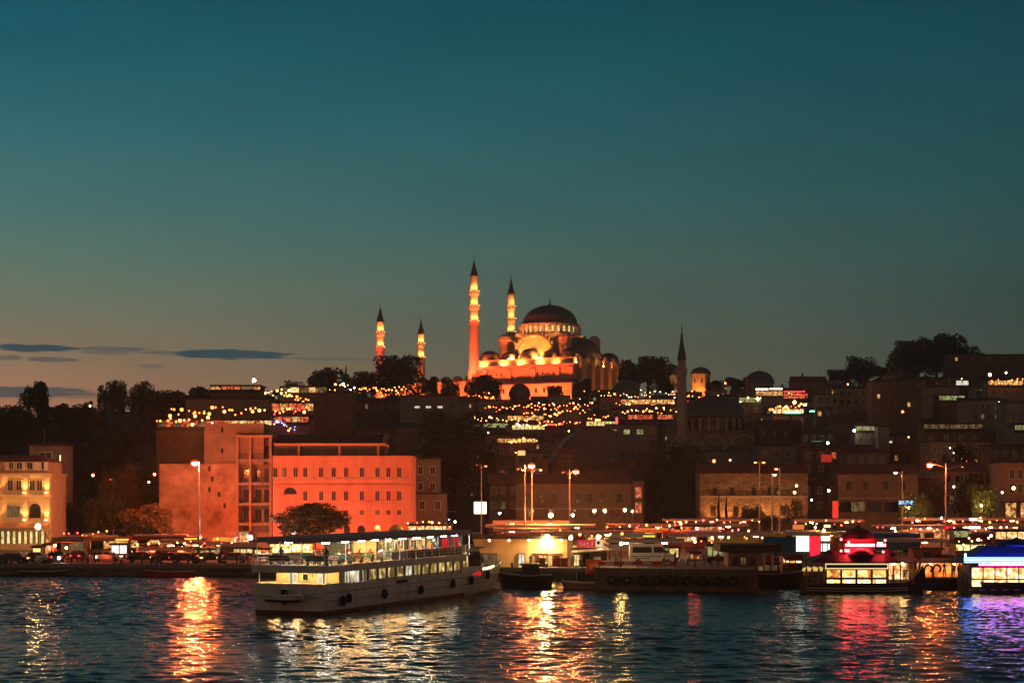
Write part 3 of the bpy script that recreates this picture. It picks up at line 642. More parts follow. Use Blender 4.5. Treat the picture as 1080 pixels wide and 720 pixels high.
def tree(px, pyt, Y, wpx, label, kind='round', seed=0, n=2600, m=None, leaf=.075, zb=None, group=None, dx=0):
    x = X(px, Y); zb = gz(x, Y) if zb is None else zb; h = max(2.0, Z(pyt, Y)-zb); w = S(wpx, Y)/2
    t = thing('tree', label, 'tree', (x, Y, zb), seed*1.3, group); t.scale = (w, w, h)
    if not (kind == 'shrub'): put(trunk_mesh(kind, seed % 4), 'trunk', t)
    put(crown_mesh(kind, seed, n, m or LEAF, leaf), 'crown', t); return t
G = 'trees on the skyline of the hill'
for a in [
 (40,404,640,34,'round dark tree standing highest on the far ridge above the cream mansion','round',0),
 (14,424,600,46,'low dark tree at the low end of the ridge over the cream mansion','broad',1),
 (66,424,640,40,'squat dark tree between the two round ridge trees','broad',2),
 (92,424,620,40,'flat-topped dark tree on the bare stretch of the ridge','broad',3),
 (119,402,640,26,'narrow round-topped dark tree on the ridge, first of a close pair','round',4),
 (148,403,650,28,'loose ragged dark tree beside the narrow round ridge tree','round',5),
 (185,408,660,44,'wide domed dark tree where the ridge meets the lit terraces','broad',1),
 (168,414,640,28,'small dark tree tucked between the ragged and the domed ridge trees','round',2),
 (218,405,720,34,'dark tree behind the long lit roof terrace','broad',0),
 (243,404,725,34,'dark tree with an even flat top behind the lit roof terrace','broad',5),
 (310,402,720,26,'small pointed dark tree uphill of the red-lit restaurants','round',3),
 (340,388,760,44,'broad brown-green tree beside the farthest minaret','round',1),
 (365,384,790,9,'thin dark cypress on the skyline before the farthest minaret','cypress',0),
 (382,392,800,36,'dark tree filling the gap at the foot of the farthest minaret','round',4),
 (420,376,800,52,'large dark tree standing between the two short minarets','round',2),
 (455,398,800,20,'small dark tree below the smallest minaret','round',0),
 (474,400,790,24,'round dark tree before the courtyard wall, next to the tall minaret','round',3),
 (505,396,800,32,'spreading dark tree silhouetted on the brightest part of the mosque wall','round',5),
 (521,402,805,16,'thin dark tree beside the spreading one on the bright mosque wall','round',1),
 (585,407,815,18,'low dark tree before the gallery of the floodlit mosque','round',2),
 (616,400,815,22,'dark tree at the corner of the floodlit mosque','round',0),
 (683,376,840,46,'big round-headed black tree beyond the mosque, nearest the dark minaret','round',4),
 (662,385,850,22,'smaller round black tree leaning on the big round-headed one','round',5),
 (703,398,840,22,'low bush-like tree before the yellow-lit tomb','broad',3),
 (752,401,850,24,'low dark tree just past the orange-lit tomb','round',1),
 (779,396,850,30,'dark tree between the orange-lit tomb and the lead dome','broad',0),
 (884,390,840,24,'small dark skyline tree downhill of the round one','round',2),
 (906,376,840,36,'round dark skyline tree between the long dark house and the great clump','round',3),
 (932,384,845,30,'low dark skyline tree leading up to the great clump','broad',4),
 (958,366,845,44,'ragged dark tree on the lower flank of the great skyline clump','round',0),
 (988,352,850,62,'largest and tallest dark tree of the great skyline clump','round',1),
 (966,360,852,44,'dark tree filling the middle of the great skyline clump','round',2),
 (1000,362,856,50,'dark tree behind the tallest one of the great skyline clump','broad',3),
 (1012,366,850,40,'dark tree on the upper flank of the great skyline clump, next to the long wall','round',5)]:
    tree(*a, group=G, n=5200, leaf=.06)
# wooded slope at the far end: individual dark trees
r = random.Random(5); G2 = 'trees of the dark wooded slope'
for i in range(46):
    Y = r.uniform(360, 610); px = r.uniform(-10, 172)
    if Y < 430 and px < 72: continue
    x = X(px, Y); zt = gz(x, Y)+r.uniform(7, 12)
    tree(px, HY-(zt-H)*F/Y, Y, r.uniform(22,34)*480/Y*1.25, 'dark tree among many on the black wooded slope behind the cream mansion', r.choice(['round','broad']), i % 6, group=G2, n=3000, leaf=.07)
# nearer trees
tree(480,436,432,78,'very large black tree filling the middle of the lower town','round',2,9000,LEAF,.036)
tree(452,470,425,40,'dark tree in front of the pale house beside the red building','round',3,6000,LEAF,.04)
tree(510,470,430,46,'dark tree on the lamp side of the very large black tree','round',0,6000,LEAF,.04)
tree(708,468,405,68,'large dark green tree between the long tan building and the floodlit stone building','round',1,9000,LEAF,.036)
tree(690,492,404,36,'lower dark tree touching the large green one beside the red shop','broad',4,5000,LEAF,.045)
tree(330,527,280,128,'wide low dark pine spreading before the red building','dome',3,11000,LEAF,.028,zb=QZ)
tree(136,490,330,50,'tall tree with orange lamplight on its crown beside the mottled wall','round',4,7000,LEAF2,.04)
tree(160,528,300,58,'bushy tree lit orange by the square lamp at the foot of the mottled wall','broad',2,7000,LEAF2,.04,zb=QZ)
tree(108,520,310,40,'half-lit green tree next to the orange-lit one on the square','round',5,6000,LEAF,.045,zb=QZ)
tree(84,528,318,34,'dark tree between the cream mansion and the half-lit green tree','round',0,5000,LEAF,.045,zb=QZ)
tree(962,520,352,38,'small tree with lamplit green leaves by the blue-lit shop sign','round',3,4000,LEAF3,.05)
tree(982,505,372,36,'dark green tree behind the lamplit small one','round',1,4000,LEAF,.05)
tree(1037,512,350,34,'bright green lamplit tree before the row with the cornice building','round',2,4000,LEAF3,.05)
tree(1022,498,372,40,'dark tree behind the bright green one','round',5,4000,LEAF,.05)
tree(1012,470,420,34,'dark tree rising behind the forked lamp post','round',4,4000,LEAF,.05)
for px, py, w, lab in [(758,520,10,'slim dark cypress against the floodlit stone wall'),(766,523,9,'shorter slim cypress beside the first on the floodlit wall')]:
    tree(px, py, 371, w, lab, 'cypress', 0, 1500, LEAF, .1)
tree(795,530,372,30,'bushy shrub-like tree before the middle of the floodlit stone wall','broad',1,3000,LEAF2,.05)
tree(812,541,366,18,'rounded low bush above the bus shelters','broad',2,2000,LEAF,.06)
tree(838,526,372,18,'loose leafy tree at the end of the floodlit stone wall','round',4,2000,LEAF2,.06)
# ================================================================ named buildings of the hillside
H2 = 'houses'
house(165,287,443,400,'huge blank brown block under a glazed terrace that glows along its whole length','brown','flat',14,0,0,strip=(S(11,400),14,[W_DIM,W_RED,W_DIM,W_RED,W_RED,W_DIM,W_RED,W_RED,W_RED,W_WARM,W_YEL,W_WARM,W_WARM,W_YEL]),cat='building',name='terrace_building',chimney=False)
house(196,284,421,440,'pale-roofed block behind the glowing terrace, with a plain band under its eaves','tan','flat',12,0,0,cat='building',name='building',chimney=False)
house(222,275,407,480,'long roof-top restaurant with five glowing orange windows on the skyline','brown','flat',10,0,0,strip=(S(7,480),5,[W_WARM,W_RED,W_RED,W_DIM,W_WARM]),cat='restaurant',name='restaurant',chimney=False)
house(286,331,425,425,'crimson-lit restaurant terraces stacked beside the brown slab','brick','flat',8,0,0,strip=(S(12,425),5,[W_RED,W_WARM,W_RED,W_RED,W_WARM]),cat='restaurant',name='restaurant',chimney=False)
house(288,326,439,405,'lower crimson-lit restaurant directly under the stacked terraces','brick','flat',8,0,0,strip=(S(10,405),4,[W_RED,W_RED,W_WARM,W_RED]),cat='restaurant',name='restaurant',chimney=False)
house(296,345,408,520,'restaurant with yellow lanterns at the top of the red terraces','brown','flat',8,0,0,strip=(S(9,520),5,[W_DIM,W_YEL,W_DIM,W_WARM,W_DIM]),cat='restaurant',name='restaurant',chimney=False)
house(344,372,414,445,'windowless brown slab tower beside the red-lit restaurants','brown','flat',10,0,0,cat='building',name='building')
house(374,424,418,560,'long low dark hall with a faint light near its corner','dark','shed',10,1,6,lit=((0,1),),litm=W_DIM,cat='building',name='building')
house(422,482,418,545,'grey hall with three greenish white lit slots','grey','flat',10,1,5,1.8,.9,lit=((0,1),(0,2),(0,3)),litm=W_WHITE,cat='building',name='building',top_gap=2.8)
house(376,412,452,440,'dark house behind the penthouse of the red building','dark','flat',10,2,4)
house(412,446,445,450,'grey-brown house with a slanted roof edge near the very large black tree','grey','shed',10,2,3)
house(437,463,484,352,'pale house squeezed between the red building and the black tree','grey','flat',9,2,2,1.1,1.7,top_gap=1.4)
house(437,470,521,340,'low pale shop house with two dim windows beside the red building','grey','flat',8,1,2,1.2,1.8,top_gap=1.2)
# vaulted dark hall
def vault_hall():
    Y = 500; px0, px1 = 583, 662; x = X(622,Y); zb = gz(x,Y)-1; w = S(px1-px0,Y); h = lambda p: Z(p,Y)-zb
    t = thing('vaulted_hall', 'broad hall under a smooth dark blue-grey curved roof below the restaurant terraces', 'hall', (x,Y,zb), radians(4))
    k = MB(); k.box(-w/2+.4,w/2-.4,0,16,-4,h(487)); k.build('wall', BROWN, t)
    z0, z1 = h(488), h(450); prof = [(0,0),(.06,.25),(.15,.52),(.27,.78),(.40,.94),(.55,1),(.75,.97),(.9,.85),(1,.6),(1,0)]
    k = MB(); k.prism([(-w/2+w*u, z0+(z1-z0)*v) for u, v in prof][::-1], -.4, 16.5); k.build('roof', LEAD, t, True)
    for i in range(5): window(t, -w/2+w*(i+.5)/5, -.02, h(499), 1.4, 2.2, GLASS)
vault_hall()
house(588,607,470,440,'small dark gabled house in front of the curved roof','brown','gable',8,1,2)
house(640,682,448,520,'dark house with pale green windows at the end of the curved roof','grey','flat',9,1,3,2.0,1.6,lit=((0,0),(0,1),(0,2)),litm=W_GREEN,top_gap=1.2)
house(657,700,476,430,'dark shed-roofed house behind the large green tree','dark','shed',9,1,4)
house(606,660,483,420,'low dark house row in front of the curved roof','brown','gable',9,1,5)
# restaurants between the mosque and the curved roof
for a in [
 (535,574,438,640,'middle terrace restaurant whose whole front glows orange below the mosque',W_WARM,7),
 (500,536,446,600,'terrace restaurant with an olive-lit awning below the courtyard wall',W_GREEN,4),
 (540,575,448,590,'lower terrace restaurant with close golden bays below the mosque',W_YEL,8),
 (524,566,462,540,'lowest terrace restaurant with a row of small orange bays',W_WARM,8),
 (618,650,444,620,'restaurant with a golden latticed front and a red light on its corner',W_YEL,8),
 (662,689,437,640,'first of two neighbouring red-lit restaurants below the tombs',W_RED,5),
 (693,710,437,642,'second, shorter red-lit restaurant near the dark minaret',W_RED,3),
 (655,712,421,720,'long restaurant row with pink lights under the black skyline tree',W_WARM,9),
 (797,826,412,700,'restaurant under a brilliant white light strip on the dark slope',W_WARM,5),
 (826,852,415,700,'restaurant with a red strip and a pale window beside the white-lit one',W_RED,5),
 (779,803,419,640,'small restaurant with greenish glow beside the drum of the lower mosque',W_GREEN,4),
 (815,848,431,600,'restaurant crowded with orange lights above a green light strip',W_SHOP,7),
 (1042,1080,401,640,'broad restaurant terrace glowing orange near the long wall',W_WARM,7),
 (990,1018,417,600,'dim terrace with three pale yellow windows below the great trees',W_GREEN,4),
 (1008,1022,401,660,'small terrace with two cold white lights beside the orange one',W_WHITE,2),
 (902,926,449,520,'shed with a pale yellow-green lit front among dark houses',W_GREEN,3),
 (974,1037,447,500,'long blue-grey low building with a dim lit strip',W_DIM,8),
 (1070,1086,448,480,'building with two stacked yellow light bars at the edge of town',W_GREEN,2)]:
    p0, p1, pt, Y, lab, m, n = a
    house(p0,p1,pt,Y,lab,rng.choice(['brown','dark','grey']),'flat',8,1,max(2,n//2),strip=(max(2.2,S(7.5,Y)),n,m),cat='restaurant' if 'restaurant' in lab or 'terrace' in lab else 'building',name='restaurant' if 'restaurant' in lab else 'building',chimney=False,group='lit terraces on the hillside')
# light strips
def strip_light(px0, px1, py, Y, m, label, hpx=1.2, cat='light strip'):
    x = X((px0+px1)/2,Y); w = S(px1-px0,Y); hh = S(hpx,Y); t = thing('light_strip', label, cat, (x,Y,Z(py,Y)))
    k = MB(); k.box(-w/2-.1,w/2+.1,.02,.3,-hh*.8,hh*.8); k.build('housing', DSTEEL, t)
    k = MB(); k.box(-w/2,w/2,-.1,.015,-hh/2,hh/2); k.build('tube', m, t)
    return t
strip_light(797,810,410.3,699,B_WHITE,'first half of the brilliant white roof strip on the dark slope')
strip_light(812,825,409.8,699,B_WHITE,'second half of the brilliant white roof strip on the dark slope')
strip_light(827,846,413,699,B_RED,'red light strip over the restaurant beside the white strip',.8)
strip_light(828,844,434.8,598,B_GREEN,'longer bright green light strip under the crowded orange lights',1.6)
strip_light(854,859,433.6,600,B_GREEN,'short green light bar on the dark slope',1.2)
strip_light(575,586,447.5,620,B_RED,'crimson light strip hanging below the mosque terraces',1.3)
strip_light(649.5,651.5,443.5,619,B_RED,'upright red light at the corner of the latticed restaurant',7)
strip_light(856,867,465.2,480,emit('teal_strip',(.02,.35,.3),.6),'faint teal light line on a dark roof edge',.8)
# houses on the right slope seen individually
for a in [
 (836,872,396,760,'long dark house with a high ridge on the skyline downhill of the trees','brown','gable',1,4,()),
 (875,890,404,720,'small house with a warm lit gable end near the skyline','tan','gable',1,2,((0,0),)),
 (862,884,416,640,'house with a bare pale concrete side wall','concrete','flat',1,3,()),
 (884,922,406,650,'wide tan house with a lean-to roof under the round skyline tree','tan','shed',2,5,()),
 (920,946,402,600,'pink-grey house with two lit windows one above the other','pink','flat',3,2,((1,0),(1,1))),
 (945,972,400,590,'house with a tall black gable turned to the water','brown','gable_front',3,3,((2,1),)),
 (972,1012,408,650,'grey house with a row of tall dark windows below the great trees','grey','flat',2,7,()),
 (1000,1086,374,800,'very long dark flat-topped building along the top of the hill','dark','flat',1,5,((0,0),)),
 (935,962,390,780,'house with a lit end wall at the foot of the great tree clump','tan','hip',1,3,()),
 (1018,1062,418,560,'broad grey house with three scattered lit panes','grey','shed',2,6,((1,2),(1,4))),
 (1060,1086,424,540,'tall grey house at the edge of the hillside','grey','flat',3,3,()),
 (880,915,436,560,'low red-brown house with a sagging tiled roof','brick','gable',1,4,()),
 (860,878,430,600,'dark house with one small orange window','dark','flat',1,2,((0,0),)),
 (845,880,451,530,'dark low house with a long pale roof edge','dark','shed',1,4,()),
 (926,938,450,515,'narrow pale concrete stair block beside the yellow-green shed','concrete','flat',1,1,()),
 (880,936,468,450,'wide grey-brown house with a steep shadowed roof behind the shops','grey','hip',2,5,()),
 (980,1045,466,450,'broad house with a pale first floor and a lit corner window','tan','flat',3,6,((1,4),(2,5))),
 (1045,1086,470,440,'dark brown house behind the cornice building','brown','flat',2,4,()),
 (800,850,462,470,'dark grey house uphill of the floodlit stone building','grey','hip',2,4,()),
 (846,886,472,440,'brown house with one glowing red window','brown','flat',2,3,((0,2),)),
 (800,846,442,540,'dark roofed house beside the lower mosque','dark','gable',1,4,())]:
    p0,p1,pt,Y,lab,wc,rf,rw,cl,lt = a
    house(p0,p1,pt,Y,lab,wc,rf,10,rw,cl,1.2,1.7,lit=lt,litm=W_RED if 'red window' in lab else (W_DIM if 'lit end' in lab or 'three scattered' in lab else W_WARM),cat='house')
# ================================================================ packed background houses: attributes are re-drawn until the label is its own
ANCH = [(30,'above the cream mansion'),(110,'on the wooded slope'),(210,'behind the brown block'),(310,'by the red restaurants'),(400,'below the short minarets'),(480,'below the courtyard wall'),(560,'below the great mosque'),(640,'near the curved roof'),(705,'under the skyline tombs'),(760,'around the lower mosque'),(830,'by the green light strip'),(900,'under the round skyline tree'),(970,'below the great tree clump'),(1050,'under the long hilltop building')]
used = set(); r = random.Random(21)
def zone_free(px, Y):
    if 692 < px < 805 and Y < 590: return False
    if 575 < px < 668 and Y < 530: return False
    if px < 160: return False
    if 165 < px < 345 and Y < 520: return False
    if 380 < px < 680 and Y > 800: return False
    if 455 < px < 515 and Y < 470: return False
    return True
LEV = {425:'just above the street',470:'low on the slope',515:'on the lower slope',560:'below half way',605:'half way up',650:'above half way',695:'on the upper slope',745:'high on the slope',800:'near the hilltop'}
for Yr in LEV:
    px = 168+r.uniform(0, 12)
    while px < 1085:
        wpx = r.uniform(6.5, 13)*F/Yr; Y = Yr+r.uniform(-12, 12); c = px+wpx/2
        if zone_free(c, Y):
            an = min(ANCH, key=lambda a: abs(a[0]-c))[1]
            for _ in range(40):
                wc = r.choice(['tan','grey','brown','pink','brick','dark','concrete','brown','grey','dark']); rf = r.choice(['flat','gable','hip','shed','gable','gable_front']); nl = r.choice([0,0,1,1,2,2,1])
                lab = '%s %s house, %s, %s %s' % ({'dark':'blackened','concrete':'concrete','brick':'brick','pink':'pinkish'}.get(wc, wc), {'flat':'flat-roofed','gable':'tile-roofed','hip':'hip-roofed','shed':'lean-to-roofed','gable_front':'pointed-gabled'}[rf], ['unlit','one window lit','two windows lit'][nl], LEV[Yr], an)
                if lab not in used: break
            used.add(lab); x = X(c, Y); hh = r.uniform(4.8, 9.0); zt = gz(x, Y)+hh; rows = 2; cols = max(2, int(S(wpx,Y)/3.0))
            lit = tuple((r.randrange(rows), r.randrange(cols)) for _ in range(nl))
            house(px, px+wpx-r.uniform(0,4), HY-(zt-H)*F/Y, Y, lab, wc, rf, r.uniform(8,11), rows, cols, r.uniform(.9,1.4), r.uniform(1.3,1.8), lit=lit, litm=r.choice([W_WARM,W_DIM,W_YEL,W_WARM,W_DIM,W_GREEN]), group='houses packed on the dark hillside', yaw=radians(r.uniform(-22,22)), chimney=r.random() < .5)
        px += wpx+r.uniform(0, 3)*F/Yr*.5
# ================================================================ strings of bulbs on the terraces
OCT = {}
def bulb_mesh(m, rad):
    k = (m.name, rad)
    if k not in OCT:
        b = MB(); b.ball((0,0,0), rad, 6, 4); OCT[k] = b.mesh('bulb', m)
    return OCT[k]
def garland(px0, py0, px1, py1, Y, n, mats, label, rad=.28, sag=.6, jit=1.0, seed=0):
    rr = random.Random(seed+int(px0)); a = Vector((X(px0,Y),Y,Z(py0,Y))); b_ = Vector((X(px1,Y),Y,Z(py1,Y)))
    t = thing('string_lights', label, 'string lights', tuple(a), 0, 'strings of lamps over the terraces'); pts = []
    n = int(n*1.45) if n > 5 else n; sx_ = (b_-a).length/max(1,n-1)
    for i in range(n):
        q = min(1, max(0, (i+rr.uniform(-.45,.45))/max(1,n-1))); p = (b_-a)*q; p.z -= sag*1.6*q*(1-q); p.z += rr.gauss(0,.5)*jit; p.y += rr.uniform(-1.5,1.5)*jit; pts.append(p)
    pts.sort(key=lambda p: p.x)
    c = MB()
    for p, q in zip(pts[:-1], pts[1:]): c.tube(p+Vector((0,0,rad)), q+Vector((0,0,rad)), .03, .03, 3)
    c.build('cable', DSTEEL, t)
    for i, p in enumerate(pts): put(bulb_mesh(mats[rr.randrange(len(mats))], round(rad*rr.choice([.45,.6,.8,.8,1.3]),2)), 'bulb', t, p)
    return t
WO = [B_WARM,B_ORANGE,B_ORANGE]; WW = [B_WARM,B_WARM,B_WHITE]
for a in [
 (181,433,280,432,398,17,WO,'long string of orange lamps along the top of the glowing terrace'),
 (166,442,220,440,397,10,WO,'orange lamps under the dark end of the glowing terrace'),
 (217,447,234,447,396,3,[B_WHITE,B_YEL],'three pale lamps under the glowing terrace'),
 (278,414,304,412,515,7,[B_YEL,B_WARM],'yellow lanterns at the top of the red terraces'),
 (284,424,302,424,470,6,WW,'pale lamps half way up the red terraces'),
 (300,417,326,421,505,9,WO,'orange lamps descending beside the yellow lanterns'),
 (288,436,322,432,418,10,[B_ORANGE,B_RED,B_WARM],'mixed red and orange lamps on the stacked terraces'),
 (290,446,312,450,402,7,[B_WARM,B_ORANGE,B_BLUE],'lamps with one blue among them at the foot of the red terraces'),
 (322,409,362,412,600,10,WO,'orange lamps running towards the farthest minaret'),
 (352,405,384,409,640,8,WW,'warm lamps under the cypress on the skyline'),
 (380,410,428,409,700,14,WO,'orange lamps under the large tree between the short minarets'),
 (398,414,420,416,690,6,[B_ORANGE,B_RED],'reddish lamps below the farthest minaret'),
 (494,417,522,419,760,9,WO,'orange lamps at the foot of the brightest mosque wall'),
 (512,429,560,428,690,13,WO,'upper string of lamps below the mosque, over the olive awning'),
 (560,428,622,426,700,15,[B_WARM,B_ORANGE,B_WHITE],'upper string of lamps along the front of the mosque terrace'),
 (522,436,590,437,655,18,WO,'second string of lamps below the mosque'),
 (560,432,618,433,670,13,WO,'short bright string under the small dark dome'),
 (500,442,556,443,615,13,[B_YEL,B_WARM,B_WARM],'third string of lamps below the mosque, yellowish at its start'),
 (556,443,612,446,625,13,[B_ORANGE,B_WARM,B_RED],'third string of lamps continued, redder'),
 (541,449,576,448,588,10,WW,'golden lamps over the golden bays'),
 (536,464,566,464,538,7,WO,'lowest string of orange lamps below the mosque'),
 (515,460,530,466,545,3,[B_WHITE,B_YEL,B_WARM],'three separate lamps beside the lowest string'),
 (621,440,642,440,618,6,WO,'lamps on the roof of the latticed restaurant'),
 (612,412,642,415,790,3,WW,'three white lamps at the corner of the floodlit mosque'),
 (634,417,686,418,740,12,[B_WARM,B_WHITE,B_ORANGE],'lamps under the black skyline tree'),
 (650,424,690,425,716,10,[B_ORANGE,B_RED,B_WARM],'pink and orange lamps on the long restaurant row'),
 (676,412,730,415,770,10,WW,'pale lamps at the foot of the tombs'),
 (690,422,716,423,700,5,[B_WARM,B_YEL],'five warm lamps beside the dark minaret'),
 (656,434,692,432,660,9,WW,'lamps over the first red-lit restaurant'),
 (692,433,714,432,660,5,[B_WARM],'lamps over the second red-lit restaurant'),
 (724,418,758,417,700,8,[B_WARM,B_ORANGE],'lamps behind the dome of the lower mosque'),
 (722,424,734,422,640,4,[B_RED,B_ORANGE],'red lamps close beside the dark minaret'),
 (781,421,802,419,638,3,[B_YEL,B_WHITE],'three yellow lamps on the greenish restaurant'),
 (812,430,850,427,598,11,WO,'orange lamps crowded above the green strip'),
 (828,413,852,415,698,6,[B_WARM,B_RED],'red-tinted lamps on the restaurant beside the white strip'),
 (1046,402,1078,400,638,9,WO,'orange lamps along the broad hilltop terrace'),
 (1054,424,1062,430,556,3,[B_WHITE],'three small white lamps on the grey house'),
 (1000,470,1018,488,445,4,[B_WARM,B_WHITE],'scattered small lamps on the house with the pale floor')]:
    garland(*a)
# ================================================================ single hillside lamps
for i, (px, py, Y, k, L, r_, lab) in enumerate([
 (268,401,560,'yellow',90,.55,'dazzling yellowish lamp standing alone above the roof terrace on the skyline'),
 (362,405,640,'white',60,.4,'bright white lamp beneath the thin cypress'),
 (1044,395,620,'amber',70,.5,'bright orange lamp over the hilltop terrace below the long building'),
 (1061,393,640,'white',40,.3,'small cold lamp beside the orange one below the long building'),
 (765,404,800,'red',40,.4,'red lamp on the skyline past the orange-lit tomb'),
 (799,420.5,636,'yellow',40,.5,'large yellow lamp on the greenish restaurant'),
 (838,424,600,'amber',60,.5,'orange lamp above the crowded restaurant'),
 (849,427,598,'white',40,.35,'pale pink lamp at the end of the crowded restaurant'),
 (753,486,430,'red',12,.4,'dull red lamp at the foot of the lower mosque'),
 (873,467,470,'white',40,.3,'small white lamp among the dark roofs above the shops'),
 (901,454,518,'white',60,.35,'white lamp fixed beside the yellow-green shed'),
 (952,434,560,'red',14,.4,'dull red lamp below the black gable'),
 (95,428,600,'yellow',20,.3,'tiny lamp on the bare stretch of the wooded ridge'),
 (63,482,330,'white',30,.16,'tiny pale lamp by the roof of the cream mansion'),
 (163,500,320,'red',60,.22,'small red lamp in the trees beside the mottled wall'),
 (157,508,320,'white',30,.14,'tiny white lamp below the small red one'),
 (98,501,330,'red',60,.22,'red lamp high in the trees past the cream mansion'),
 (874,517,360,'yellow',90,.24,'warm lamp on a thin post before the tan shop row'),
 (856,527,362,'white',12,.2,'pale lamp on the dark wall end'),
 (840,512,372,'yellow',30,.22,'upper of two small lamps at the corner of the floodlit stone building'),
 (838,519,371,'yellow',30,.26,'lower of two small lamps at the corner of the floodlit stone building'),
 (1069,514.5,352,'amber',130,.3,'warm lamp on the front of the cornice building'),
 (1057,519,352,'white',40,.18,'little white lamp beside the warm one on the cornice building'),
 (1035,533,346,'yellow',3200,.12,'small lamp at the foot of the bright green lamplit tree'),
 (958,535,348,'yellow',2200,.12,'small lamp at the foot of the lamplit tree by the blue-lit sign'),
 (1006,513,370,'white',25,.18,'little white lamp on the house behind the forked post')]):
    globe_lamp(px, py, Y, lab, k, L, r_, name='lamp', pole=i in (0,1,17) or 'foot of the' in lab and 'tree' in lab, group='single lamps on the hillside and walls')
# mostly unseen lamps added between the houses for warm fill light
r = random.Random(9)
for i, (px, Y, lab) in enumerate([(400,412,'dim added fill lamp behind the red building'),(560,412,'dim added fill lamp behind the paired tall posts'),(640,470,'dim added fill lamp before the curved roof'),(770,500,'dim added fill lamp on the lower mosque stairs'),(860,414,'dim added fill lamp behind the tan shops'),(930,480,'dim added fill lamp in the lane under the yellow-green shed'),(1010,520,'dim added fill lamp below the blue-grey building'),(920,570,'dim added fill lamp below the pink-grey house'),(740,640,'dim added fill lamp above the lower mosque'),(600,600,'dim added fill lamp among the terrace restaurants'),(450,560,'dim added fill lamp at the grey hall'),(1060,590,'dim added fill lamp beside the hilltop terrace'),(860,640,'dim added fill lamp on the slope under the green bar'),(700,700,'dim added fill lamp under the tombs')]):
    z = gz(X(px,Y),Y)+6.5; globe_lamp(px, HY-(z-H)*F/Y, Y, lab, 'amber', 60, .22, group='fill lamps added in the lower town')
r = random.Random(14); n_ = 0  # more lamps added up the slope as orange fill
for Y in (450, 505, 555, 610, 665, 720, 775):
    for px in range(360, 1080, 66):
        if r.random() < .42: continue
        px_ = px+r.uniform(-25, 25)
        if (692 < px_ < 805 and Y < 590) or (450 < px_ < 680 and Y > 780): continue
        an = min(ANCH, key=lambda a: abs(a[0]-px_))[1]; z = gz(X(px_,Y),Y)+r.uniform(5, 9.5)
        globe_lamp(px_, HY-(z-H)*F/Y, Y, 'added fill lamp among the packed houses '+{450:'just above the street',505:'low on the slope',555:'on the lower slope',610:'half way up',665:'above half way',720:'on the upper slope',775:'high on the slope'}[Y]+' '+an, r.choice(['amber','amber','sodium','yellow']), 45, r.choice([.16,.2,.26]), group='fill lamps added in the lower town')
# ================================================================ cream mansion at the far end of the quay
def mansion():
    Y = 300; x = X(8,Y); t = thing('mansion', 'cream mansion with lit pilasters and a shallow hipped roof by the water', 'mansion', (x,Y,QZ)); h = lambda p: Z(p,Y)-QZ
    u = lambda px: X(px,Y)-x
    k = MB(); k.box(u(-60),u(54),0,10,-1,h(500)); k.box(u(-61),u(56),-.5,10.2,h(501.5),h(499)); k.box(u(-60),u(55),-.28,0,h(524.5),h(521)); k.build('wall', CREAM, t)
    k = MB(); k.box(u(-60),u(50),.6,9.5,h(499),h(486.5)); k.build('attic', CREAM, t)
    k = MB(); e = .9; z0, z1 = h(486.8), h(479.5); a, b_ = u(-62), u(53.5)
    k.add([(a,-e,z0),(b_,-e,z0),(b_,10.5,z0),(a,10.5,z0),(a+2,4.5,z1),(u(38),3,z1)],[(0,3,2,1),(0,1,5,4),(1,2,5),(2,3,4,5),(3,0,4)]); k.build('roof', TILE2, t)
    for p in (6,24.5,36.5,40.5,47.5):
        k = MB(); k.box(u(p)-.28,u(p)+.28,.3,.6,h(496),h(487)); k.build('attic_post', WHITE, t)
    for p0, p1 in ((8,14),(16,23),(27,34),(42.5,46.5)): window(t, (u(p0)+u(p1))/2, .58, h(495), u(p1)-u(p0), 1.3, GLASS, WHITE)
    for p in (-23,-2,27,50):
        for z0, z1 in ((h(520.5),h(502)),(h(549),h(525))):
            k = MB(); k.box(u(p)-.45,u(p)+.45,-.32,0,z0,z1); k.box(u(p)-.6,u(p)+.6,-.42,0,z1-.3,z1); k.box(u(p)-.6,u(p)+.6,-.42,0,z0,z0+.3); k.build('pilaster', CREAM, t)
            l = MB(); l.box(u(p)-.22,u(p)+.22,-1.0,-.72,z0+.1,z0+.28); l.build('wall_washer', lampm('amber', 30), t)
            spot(t, (u(p),-1.15,z0+.3), (u(p),-.25,z0+3.6), 900, (1,.38,.08), 95, .12)
    for p in (11,20,34,42): window(t, u(p), -.02, h(517.5), 1.05, 1.9, GLASS, TRIM)
    for p in (-10,): window(t, u(p), -.02, h(517.5), 1.05, 1.9, GLASS, TRIM)
    window(t, u(14.5), -.02, h(546), 2.4, 2.2, W_DIM, TRIM); window(t, u(37), -.02, h(546), 2.2, 2.6, GLASS, TRIM, True)
    for p in (3,9,15,21,27,33,39,45,50):
        window(t, u(p), -.03, h(573), .62, 2.2, W_YEL if p % 2 else W_WARM, FRAME, True, name='shop_window')
    k = MB(); k.prismx([(-2.6,h(556)),(0,h(551.5)),(0,h(552.3)),(-2.6,h(556.8))], u(-20), u(52)); k.build('awning', CANVAS, t)
    return t
TILE2 = mat('salmon_tiles', (.36,.13,.08), .85, .2, 1.2, stretch=(1,1,4))
mansion()
house(31,65,470,316,'plain grey tower block right behind the cream mansion, its side lit green and yellow','grey','flat',8,2,1,2.4,1.4,zb=QZ,cat='building',name='tower_block',chimney=False)
